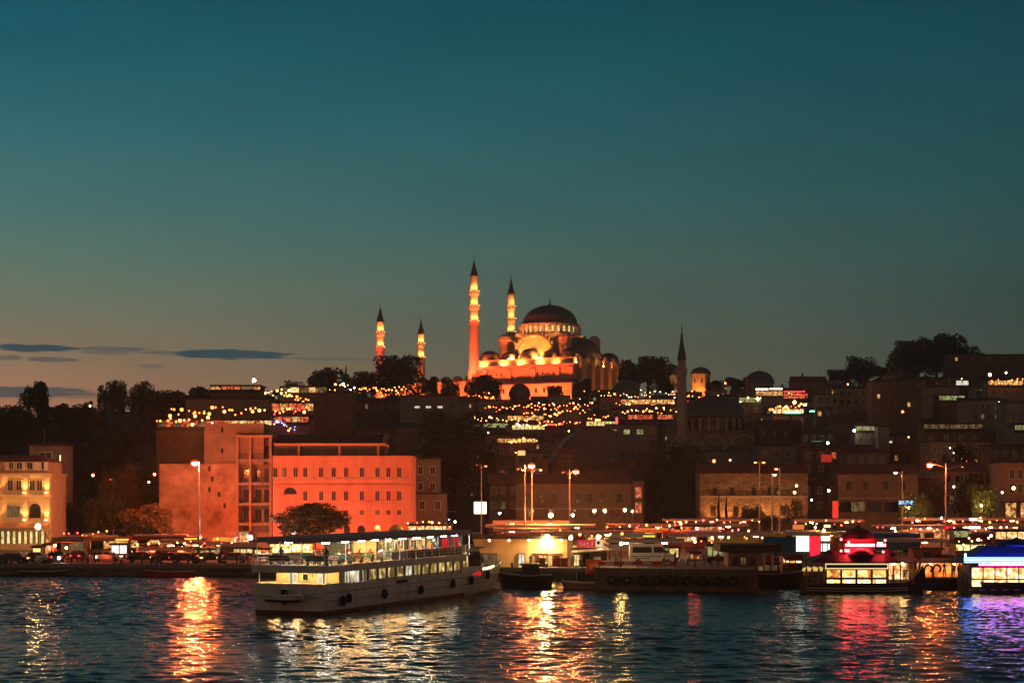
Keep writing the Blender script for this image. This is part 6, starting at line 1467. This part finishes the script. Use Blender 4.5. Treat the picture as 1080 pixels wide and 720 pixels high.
def pier_kiosk():
    Y = 206; t = thing('quay_kiosk', 'flat-roofed brown kiosk with a white door frame at the end of the dark pier', 'kiosk', (X(790,Y),Y,PIERZ)); u = lambda p: X(p,Y)-X(790,Y); h = lambda p: Z(p,Y)-PIERZ
    k = MB(); k.box(u(768),u(803),0,4,0,h(582)); k.build('wall', mat('kiosk_brown',(.30,.20,.13),.8,.15), t)
    k = MB(); k.box(u(758),u(822),-1.6,5,h(581.5),h(573.5)); k.build('roof', mat('kiosk_roof',(.05,.04,.035),.8), t)
    k = MB(); k.box(u(804.5),u(807),-.3,.3,0,h(582)); k.box(u(813.5),u(816),-.3,.3,0,h(582)); k.box(u(807),u(813.5),-.3,.3,h(584.5),h(582)); k.build('door_frame', TRIM, t)
    k = MB(); k.box(u(807.6),u(812.8),-.2,.1,.3,h(586)); k.box(u(808.6),u(811.8),-.24,-.21,1.1,h(588)); k.build('door', REDP, t)
    for p in (775,784,793): window(t, u(p), -.02, h(596), .75, 1.0, W_DIM if p == 784 else GLASS, FRAME)
pier_kiosk()
def small_boat(px0, px1, pywl, label, hullm, cabin=True, H_=1.1, flip=1, lit=None, canopy=None, Bm=2.4, name='boat', cat='boat'):
    Y = H*F/(pywl-HY)+Bm/2; x = X((px0+px1)/2,Y); L = S(px1-px0,Y); t = thing(name, label, cat, (x,Y,0)); t.scale = (flip,1,1); N = 14; k = MB(); vs = []
    for i in range(N+1):
        q = i/N; xx = -L/2+L*q; w = Bm/2*(1-max(0,(q-.45)/.55)**2.3)*(.86+.14*min(1,q*6)); z1 = H_*(1+.55*max(0,q-.5)**1.5*1.6+.12*(1-q)**2); ov = .5*max(0,q-.85)/.15
        w = max(.02,w); vs += [(xx-ov*.9,-w*.6,-.5),(xx-ov*.5,-w*.9,.05),(xx,-w,z1),(xx,w,z1),(xx-ov*.5,w*.9,.05),(xx-ov*.9,w*.6,-.5)]
    k.add(vs, [(i*6+j,(i+1)*6+j,(i+1)*6+j+1,i*6+j+1) for i in range(N) for j in (0,1,3,4)]+[tuple(range(6))]); k.build('hull', hullm, t, True)
    k = MB(); k.slab([(-L/2,-Bm*.45),(L*.05,-Bm*.48),(L*.3,-Bm*.3),(L*.46,0),(L*.3,Bm*.3),(L*.05,Bm*.48),(-L/2,Bm*.45)], H_*.72, H_*.76); k.build('deck', WOOD, t)
    for s in (-1,1):
        k = MB(); k.path([vs[i*6+(2 if s < 0 else 3)] for i in range(N+1)], .06, 5); k.build('gunwale', TRIM, t)
    if cabin:
        k = MB(); k.prism([(-L*.28,H_*.74),(L*.12,H_*.74),(L*.06,H_+1.25),(-L*.26,H_+1.25)], -Bm*.33, Bm*.33); k.build('cabin', hullm if canopy is None else DSTEEL, t)
        k = MB(); k.prism([(-L*.32,H_+1.26),(L*.12,H_+1.26),(L*.10,H_+1.4),(-L*.30,H_+1.42)], -Bm*.42, Bm*.42); k.build('cabin_roof', canopy or DSTEEL, t)
        for i in range(3):
            x0 = -L*.25+i*L*.105; k = MB(); k.quad((x0,-Bm*.335,H_+.45),(x0+L*.085,-Bm*.335,H_+.45),(x0+L*.085,-Bm*.335,H_+1.05),(x0,-Bm*.335,H_+1.05)); k.build('cabin_window', lit or GLASS, t)
    k = MB(); k.tube((L*.2,0,H_*.74),(L*.2,0,H_+2.2),.04,.025); k.build('mast', STEEL, t)
    return t
small_boat(526,582,619,'black-canopied motor boat moored in front of the ticket hall',DARKB,True,1.3,-1,None,BLACK,3.0)
small_boat(592,645,621.5,'low flat wooden boat moored before the dark pier',mat('sunburnt_wood',(.22,.09,.045),.6,.2),False,.75,-1)
small_boat(780,850,619,'dark boat with a pale rail tied beside the red-lit restaurant boat',DARKB,True,1.5,1,W_DIM,DSTEEL,3.2)
small_boat(20,70,607.5,'small dark rowing boat against the quay before the cream mansion',DARKB,False,.6,1,None,None,1.6)
small_boat(152,206,608.5,'small open boat with a red hull under the square lamp',REDP,False,.7,-1,None,None,1.8)
small_boat(966,1014,616.5,'low moored boat between the two lit restaurant boats',DARKB,False,1.0,1,None,None,2.6)
# ================================================================ ornate lit restaurant boats
def onion(k, c, r, h, n=16): return k.lathe([(r*.9,0),(r,h*.08),(r*1.05,h*.22),(r*.95,h*.42),(r*.66,h*.64),(r*.3,h*.80),(r*.1,h*.90),(.03,h)], n, c)
REDDOME = mat('red_dome_paint', (.22,.03,.03), .45, .2, 1.5); CARVE = mat('carved_gilt_wood', (.20,.11,.03), .5, .35, 2.5)
def red_boat():
    Y = 197; t = thing('restaurant_boat', 'ornate dark restaurant boat with red glowing domes and two rows of yellow windows', 'restaurant boat', (X(905,Y),Y,0), 0, 'lit restaurant boats'); u = lambda p: X(p,Y)-X(905,Y); h = lambda p: Z(p,Y)
    N = 20; vs = []; x0, x1 = u(843), u(974)
    for i in range(N+1):
        q = i/N; xx = x0+(x1-x0)*q; e = abs(q-.5)*2; w = 2.6*(1-e**4)+.05; z1 = 1.15+1.9*max(0,(q-.78)/.22)**2+.5*max(0,(.12-q)/.12)
        vs += [(xx*.97,-w*.8,-.5),(xx,-w*.95,.3),(xx,-w,z1),(xx,w,z1),(xx,w*.95,.3),(xx*.97,w*.8,-.5)]
    k = MB(); k.add(vs, [(i*6+j,(i+1)*6+j,(i+1)*6+j+1,i*6+j+1) for i in range(N) for j in (0,1,3,4)]+[tuple(range(6))]); k.build('hull', DWOOD, t, True)
    for zz in (.35,.62): k = MB(); k.path([(u(846),-2.62,zz),(u(880),-2.70,zz-.05),(u(930),-2.70,zz-.05),(u(952),-2.64,zz+.05)], .055, 5); k.build('pale_stripe', TRIM, t)
    k = MB(); k.slab([(u(848),-2.3),(u(962),-2.3),(u(962),2.3),(u(848),2.3)], 1.0, 1.1); k.build('deck', WOOD, t)
    k = MB(); k.box(u(867),u(933),-2.0,2.2,1.1,h(592)); k.build('cabin', DWOOD, t)
    k = MB()
    for p in (867,883,899,915,931.5): k.box(u(p),u(p)+.16,-2.18,-2.0,1.1,h(592))
    k.box(u(867),u(933),-2.2,-2.0,h(609.6),h(608)); k.box(u(867),u(933),-2.2,-2.0,h(618.5),h(617)); k.build('cabin_frame', CARVE, t)
    for i in range(4):
        a, b2 = u(868.4+i*16), u(882.4+i*16)
        k = MB(); k.quad((a,-2.04,h(607.6)),(b2,-2.04,h(607.6)),(b2,-2.04,h(600)),(a,-2.04,h(600))); k.build('upper_window', W_GAL, t)
        k = MB(); k.quad((a,-2.04,h(616.8)),(b2,-2.04,h(616.8)),(b2,-2.04,h(610)),(a,-2.04,h(610))); k.build('lower_window', W_FISH, t)
    k = MB(); k.box(u(866),u(932.5),-2.35,-2.1,h(599),h(592.8)); k.build('name_board', BLACK, t)
    k = MB(); zA, zB = h(593), h(598.8)
    k.box(u(866.5),u(932),-2.42,-2.36,zA-.12,zA); k.box(u(866.5),u(932),-2.42,-2.36,zB,zB+.12); k.box(u(866.5),u(867.4),-2.42,-2.36,zB+.12,zA-.12); k.box(u(931.1),u(932),-2.42,-2.36,zB+.12,zA-.12); k.build('board_frame', emit('board_tube',(1,.72,.35),1.1), t)
    k = MB(); k.add([(u(850),-3,h(591.5)),(u(945),-3,h(591.5)),(u(945),3,h(591.5)),(u(850),3,h(591.5)),(u(868),-1.6,h(584)),(u(934),-1.6,h(584)),(u(934),1.6,h(584)),(u(868),1.6,h(584))],[(0,3,2,1),(4,5,6,7),(0,1,5,4),(1,2,6,5),(2,3,7,6),(3,0,4,7)]); k.build('roof', DWOOD, t)
    k = MB(); onion(k, (u(905),-1.2,h(586)), 1.5, h(575)-h(586)); k.build('front_dome', REDDOME, t, True)
    k = MB(); k.lathe([(2.0,h(584)),(2.0,h(573.5)),(2.2,h(573)),(2.2,h(572.5)),(1.9,h(572.3))],18,(u(906),.8,0)); k.build('dome_drum', DWOOD, t, True)
    k = MB(); onion(k, (u(906),.8,h(572.6)), 1.95, h(553)-h(572.6)); dm = k.build('great_dome', REDDOME, t, True)
    k = MB(); k.tube((u(906),.8,h(554)),(u(906),.8,h(549.5)),.05,.02); k.build('finial', GOLD, dm)
    for p, r_ in ((876,.95),(936,.9)):
        k = MB(); onion(k, (u(p),-.2,h(586)), r_, h(578)-h(586)); k.build('side_dome', DWOOD, t, True)
    for a, b2, q in ((889,919.5,574.3),(922,931,574.3),(888.5,893,580)):
        k = MB(); k.box(u(a),u(b2),-1.55,-1.4,h(q)-.12,h(q)+.16); k.build('red_tube_lamp', emit('red_tube_glow',(1,.035,.05),55), t)
    for p, q in ((884,568),(930,569),(884,580),(928,581),(892,571)):
        k = MB(); k.ball((u(p),-1.8,h(q)),.13,6,4); k.build('red_bulb', emit('red_small_bulb',(1,.05,.05),40), t)
    k = MB(); k.path([(u(880),-1.5,h(586)),(u(882),-1.5,h(574)),(u(934),-1.5,h(574)),(u(936),-1.5,h(586))], .06, 5); k.build('lamp_frame', DSTEEL, t)
    for p in (847,853,860,865,938,945,952,959):
        k = MB(); k.tube((u(p),-2.2,1.1),(u(p),-2.2,h(591.5)),.07); k.ball((u(p),-2.2,h(600)),.14,8,6); k.build('column', CARVE, t)
    for p in (849,856,862): k = MB(); k.lathe([(.02,.5),(.5,.3),(.6,0)],10,(u(p),-1.6,h(601))); k.build('yellow_lantern', emit('lantern_yellow',(1,.6,.15),.8), t)
    k = MB(); k.box(u(936),u(960),-1.7,-1.5,1.1,h(611)); k.build('galley_counter', TRIM, t)
    k = MB(); k.quad((u(936),1.0,h(611)),(u(960),1.0,h(611)),(u(960),1.0,h(594)),(u(936),1.0,h(594))); k.build('galley_back', W_SHOP, t)
    k = MB(); k.box(u(934),u(962),-2.6,2.4,h(592.6),h(591.3)); k.build('galley_awning', DWOOD, t)
    for p in (940,950): k = MB(); k.ball((u(p),-1.2,h(594)),.14,8,6); k.build('galley_lamp', lampm('yellow', 160), t)
    k = MB(); k.path([(u(961),-.2,h(607)),(u(967),-.2,h(602)),(u(970),-.2,h(593)),(u(968),-.2,h(588)),(u(965),-.2,h(589))], .16, 7); k.build('carved_prow', CARVE, t)
    return t
W_GAL = interior('orange_galley', [(.10,.03,.01),(.55,.18,.03),(1,.5,.1),(1,.72,.3),(1,.5,.4)], 1.6, 1.5)
red_boat()
def blue_boat():
    Y = 196; t = thing('restaurant_boat', 'restaurant boat under a dark blue roof edged with blue-white and magenta light tubes', 'restaurant boat', (X(1065,Y),Y,0), 0, 'lit restaurant boats'); u = lambda p: X(p,Y)-X(1065,Y); h = lambda p: Z(p,Y)
    N = 20; vs = []; x0, x1 = u(1010), u(1130)
    for i in range(N+1):
        q = i/N; xx = x0+(x1-x0)*q; e = abs(q-.5)*2; w = 2.7*(1-e**4)+.05; z1 = 1.3+1.6*max(0,(.15-q)/.15)**1.5+1.2*max(0,(q-.85)/.15)**2
        vs += [(xx*.97,-w*.8,-.5),(xx,-w*.95,.3),(xx,-w,z1),(xx,w,z1),(xx,w*.95,.3),(xx*.97,w*.8,-.5)]
    k = MB(); k.add(vs, [(i*6+j,(i+1)*6+j,(i+1)*6+j+1,i*6+j+1) for i in range(N) for j in (0,1,3,4)]+[tuple(range(6))]); k.build('hull', DARKB, t, True)
    for i in range(8): k = MB(); k.box(u(1014+i*12),u(1020+i*12),-2.76,-2.70,.42,.5); k.build('pale_stripe', TRIM, t)
    k = MB(); k.box(u(1018),u(1125),-2.1,2.3,1.1,h(597)); k.build('cabin', DWOOD, t)
    for i in range(7):
        a, b2 = u(1019.5+i*12.4), u(1030.8+i*12.4)
        k = MB(); k.quad((a,-2.14,h(609)),(b2,-2.14,h(609)),(b2,-2.14,h(597.5)),(a,-2.14,h(597.5))); k.build('upper_window', W_FISH2, t)
        k = MB(); k.quad((a,-2.14,h(617)),(b2,-2.14,h(617)),(b2,-2.14,h(610.5)),(a,-2.14,h(610.5))); k.build('lower_window', W_FISH, t)
        k = MB(); k.box(a-.09,a-.02,-2.3,-2.1,1.2,h(596)); k.box(b2+.02,b2+.09,-2.3,-2.1,1.2,h(596)); k.box(a,b2,-2.3,-2.15,h(610.3),h(609.3)); k.build('window_frame', CARVE, t)
    k = MB(); k.add([(u(1010),-3.2,h(592)),(u(1130),-3.2,h(592)),(u(1130),3.2,h(592)),(u(1010),3.2,h(592)),(u(1036),-1.5,h(575)),(u(1120),-1.5,h(575)),(u(1120),1.5,h(575)),(u(1036),1.5,h(575))],[(0,3,2,1),(4,5,6,7),(0,1,5,4),(1,2,6,5),(2,3,7,6),(3,0,4,7)]); k.build('roof', NAVY, t)
    k = MB(); onion(k, (u(1072),0,h(576)), 2.0, h(566)-h(576)); k.build('roof_dome', NAVY, t, True)
    k = MB(); k.box(u(1009),u(1130),-3.36,-3.24,h(589.4),h(588.2)); k.build('white_light_tube', emit('ice_tube',(.40,.62,1),14), t)
    for q0, q1 in ((587.4,586),(591.8,590.2)): k = MB(); k.box(u(1009),u(1130),-3.34,-3.22,h(q0),h(q0)+.13); k.build('blue_light_tube', emit('blue_tube',(.03,.10,1),24), t)
    k = MB(); k.box(u(1009.5),u(1011),-3.3,-3.2,h(586),h(582.5)); k.build('blue_end_tube', emit('ice_tube',(.40,.62,1),14), t)
    k = MB()
    rr = random.Random(4); p = 1024.
    while p < 1128:
        w_ = rr.uniform(1.0,2.2); k.box(u(p),u(p+w_),-3.46,-3.38,h(594.6),h(594.6)+rr.choice([.2,.3,.36])); p += w_+rr.uniform(.25,.7)
    k.build('magenta_letter_sign', emit('magenta_tube',(1,.07,.50),24), t)
    k = MB(); k.box(u(1023),u(1129),-3.37,-3.3,h(595.6),h(592)); k.build('sign_board', mat('dark_magenta_board',(.12,.01,.05),.5), t)
    for p in (1012,1016,1128): k = MB(); k.tube((u(p),-2.6,1.2),(u(p),-2.6,h(592)),.08); k.build('column', CARVE, t)
    return t
NAVY = mat('navy_roof_paint', (.015,.03,.14), .4, .2, 1)
W_FISH2 = interior('orange_white_galley', [(.2,.04,.02),(.8,.25,.08),(1,.55,.2),(1,.85,.5),(1,1,.9)], 1.9, 2.0)
blue_boat()
def middle_boat():
    Y = 204; t = thing('restaurant_boat', 'open food boat glowing orange, with a pair of black curled ornaments at its prow', 'restaurant boat', (X(992,Y),Y,0), 0, 'lit restaurant boats'); u = lambda p: X(p,Y)-X(992,Y); h = lambda p: Z(p,Y)
    k = MB(); k.slab([(u(968),-1.8),(u(1026),-1.8),(u(1030),0),(u(1026),1.8),(u(968),1.8),(u(964),0)], -.4, 1.35); k.build('hull', DARKB, t)
    k = MB(); k.quad((u(970),1.4,h(612)),(u(1018),1.4,h(612)),(u(1018),1.4,h(594)),(u(970),1.4,h(594))); k.build('galley_back', W_ORG, t)
    k = MB(); k.prismx([(-2.3,h(592.5)),(2,h(590)),(2,h(589)),(-2.3,h(591.5))], u(966), u(1022)); k.build('awning', DWOOD, t)
    for p in (976,985): k = MB(); k.path([(u(p-4.5),-1.7,1.35),(u(p-5),-1.7,h(600)),(u(p-3),-1.7,h(595.5)),(u(p),-1.7,h(594.8)),(u(p+3),-1.7,h(596.5)),(u(p+3.4),-1.7,h(600)),(u(p+1.6),-1.7,h(602))], .12, 7); k.build('curled_ornament', BLACK, t)
    for p in (967,1000,1020): k = MB(); k.tube((u(p),-1.7,1.3),(u(p),-1.7,h(592)),.07); k.build('post', WOOD, t)
    k = MB(); k.box(u(990),u(1018),-1.5,-1.2,1.35,h(609)); k.build('counter', WOOD, t)
    for p in (980,1005): k = MB(); k.ball((u(p),-.6,h(594.6)),.13,8,6); k.build('galley_lamp', lampm('amber', 160), t)
    k = MB(); k.path([(u(1019),-.3,1.4),(u(1022),-.3,h(603)),(u(1021),-.3,h(592)),(u(1024),-.3,h(588))], .2, 7); k.build('carved_neck', REDP, t)
W_ORG = interior('orange_open_galley', [(.35,.05,.01),(1,.22,.03),(1,.4,.08),(1,.7,.35)], 1.3, 1.1)
middle_boat()
t = thing('wooden_shed', 'red-brown plank shed on the quay behind the curled ornaments', 'shed', (X(978,224),224,QZ)); k = MB(); w = S(30,224); k.box(-w/2,w/2,0,3,0,Z(579,224)-QZ); k.build('wall', mat('red_brown_planks',(.22,.07,.04),.7,.3,1,stretch=(1,1,7)), t); k = MB(); k.box(-w/2-.3,w/2+.3,-.4,3.3,Z(579,224)-QZ,Z(577.5,224)-QZ); k.build('roof', DROOF, t); window(t,0,-.02,1.0,1.2,1.2,GLASS)
# ================================================================ people on the quay and the boats
for i, (px, Y, z, rz, pose, sh, lab) in enumerate([
 (36,241,QZ,0,0,'red','person in red standing by the kerb before the yellow-lit kiosk'),
 (33,240.6,QZ,.5,0,'dark','person in dark clothes next to the one in red'),
 (72,242,QZ,.2,0,'orange','person in orange beside the cold lamp on the kerb'),
 (100,243,QZ,-.5,1,'dark','person in a dark coat walking past the red car'),
 (138,246,QZ,.3,0,'grey','person in grey before the red and white stall'),
 (232,241,QZ,0,0,'dark','person in a dark coat before the lit stalls, close to the ferry stern'),
 (238,241.4,QZ,.6,0,'red','person in red beside the dark-coated one before the lit stalls'),
 (560,229,QZ,.2,0,'blue','person in blue by the ticket hall window'),
 (567,228.6,QZ,-.3,1,'white','person in white reaching to the ticket hall hatch'),
 (742,205,PIERZ,0,0,'grey','person in grey on the pier beside the kiosk'),
 (748,204.5,PIERZ,.4,2,'dark','person in dark clothes seated on the pier'),
 (942,196.6,1.1,0,1,'white','cook in white at the galley of the red-lit boat'),
 (954,196.8,1.1,.4,0,'green','person in green at the galley of the red-lit boat'),
 (996,203.2,1.35,0,1,'white','cook in white behind the counter of the open food boat'),
 (1006,203.4,1.35,.3,0,'blue','cook in blue behind the counter of the open food boat'),
 (1012,203.2,1.35,-.3,0,'grey','cook in grey at the far end of the open food boat'),
 (850,195.6,1.1,0,0,'orange','person in orange among the yellow lanterns of the red-lit boat')]):
    person((X(px,Y),Y,z), rz, pose, sh, lab)

# a busier quay: waiting people, bollards, bins, a pier railing
r = random.Random(77)
spots_ = [(508,226),(516,227),(604,231),(612,232),(650,206),(700,207),(712,208),(726,207),(757,203.5),(826,222),(832,223),(878,221),(884,222),(886,220.5),(976,219),(1002,220),(1030,222),(1044,223),(20,240),(52,241),(88,241.5),(120,242),(150,242),(170,242.5),(204,241),(216,241.5),(250,240.5),(262,240)]
where = ['at the ferry end of the ticket hall','near the first ticket hall window','by the corner of the ticket hall','under the red ticket sign','behind the striped barrier','just past the minibus bonnet','by the bright yellow doorway stall','by the small orange-lit stall','against the brown kiosk wall','before the teal tarpaulin','at the foot of the pale green board','behind the red glowing domes','at the dark stern roof of the red boat','close to the glowing red tube','before the plank shed','behind the orange food boat','by the row of arched white lights','behind the blue roof','at the black car by the mansion','beside the narrow booth','in front of the red car','before the white and pink kiosk','before the red and white stall','near the dark red car','beside the tall mast','under the first lit stall','between the lit stalls and the ferry','at the stern of the ferry on the kerb']
for (px, Y), w in zip(spots_, where):
    sh = r.choice(list(SHIRTS)); person((X(px,Y),Y,PIERZ if 628 < px < 790 and Y < 212 else QZ), r.uniform(-1,1), r.randrange(2), sh, 'bystander in a %s %s' % (desc[sh], w))
bb = MB(); bb.lathe([(.2,0),(.2,.1),(.13,.16),(.13,.5),(.22,.58),(.2,.68),(.02,.72)], 12); me = bb.mesh('mooring_bollard', DSTEEL, True)
for i, px in enumerate((10,48,92,128,160,200,240,478,506,540,575,610)):
    x = X(px,238); Y = float(np.interp(x, [p[0] for p in EDGE], [p[1] for p in EDGE]))+1.1
    tag(put(me, 'mooring_bollard', None, (x*Y/238 if 0 else x, Y, QZ)), 'squat black mooring bollard on the kerb of the quay', 'bollard', 'mooring bollards along the kerb')

Q_R = emit('quay_red_bulb',(1,.03,.03),30); Q_O = emit('quay_orange_bulb',(1,.12,.018),45); Q_W = emit('quay_warm_bulb',(1,.28,.06),40); Q_C = emit('quay_white_bulb',(1,.7,.4),30)
RD = [Q_R,Q_O,Q_O,Q_W]; RW = [Q_O,Q_W,Q_C,Q_R]
for a in [
 (640,554,712,555,296,16,RD,'red and orange lamps under the thin bright shelter edge'),
 (704,549,800,550,326,20,RD,'red and orange lamps along the red-edged shelter'),
 (708,557,790,558,305,16,RW,'mixed lamps in the second terminal row'),
 (720,569,812,566,262,14,RW,'mixed lamps under the sloping grey shelter'),
 (838,550,910,550,322,14,RD,'orange lamps under the glowing edge by the dark narrow house'),
 (924,558,1000,557,298,14,RW,'mixed lamps under the canted white edge'),
 (955,548.5,1080,549,328,24,RD,'long row of orange lamps under the longest shelter'),
 (1006,556,1082,557,298,14,RW,'mixed lamps under the pale-edged shelter'),
 (520,553,600,554,312,14,[Q_W,Q_O],'golden lamps in the second row behind the ticket hall'),
 (570,562,664,563,262,14,[Q_W,Q_O],'golden lamps under the near shelter over the ticket hall'),
 (66,563,112,561,262,9,RD,'red lamps along the red-orange awning of the square'),
 (146,574,204,572,252,11,RD,'red lamps along the dark low roof on the quay'),
 (170,575,266,570,258,16,RW,'mixed lamps along the long dark shelter roof'),
 (430,551,480,549,286,9,RW,'mixed lamps on the shop row beside the red building'),
 (876,583,930,583,198.4,10,[Q_R],'red lamps on the roof edge of the red-glowing boat'),
 (1010,571,1046,569,234,9,[Q_W,Q_C],'white and yellow lamps on the stall of arched lights')]:
    px0,py0,px1,py1,Y,n,ms,lab = a
    garland(px0,py0,px1,py1,Y,max(6,int(n*.5)),ms,lab,rad=.13,sag=.25,jit=.5,seed=3)
# ================================================================ thin evening haze over the harbour
b = MB(); b.box(-3200,3200,-1500,3200,-4,142); hz = b.build('haze', []); hz['kind'] = 'stuff'
m = bpy.data.materials.new('evening_haze'); m.use_nodes = True; n = m.node_tree.nodes; L = m.node_tree.links; n.clear()
pv = n.new('ShaderNodeVolumePrincipled'); pv.inputs['Color'].default_value = (.85,.85,.85,1); pv.inputs['Density'].default_value = .00016; pv.inputs['Anisotropy'].default_value = .6
o = n.new('ShaderNodeOutputMaterial'); L.new(pv.outputs[0], o.inputs['Volume']); hz.data.materials.append(m)
cy.volume_bounces = 0
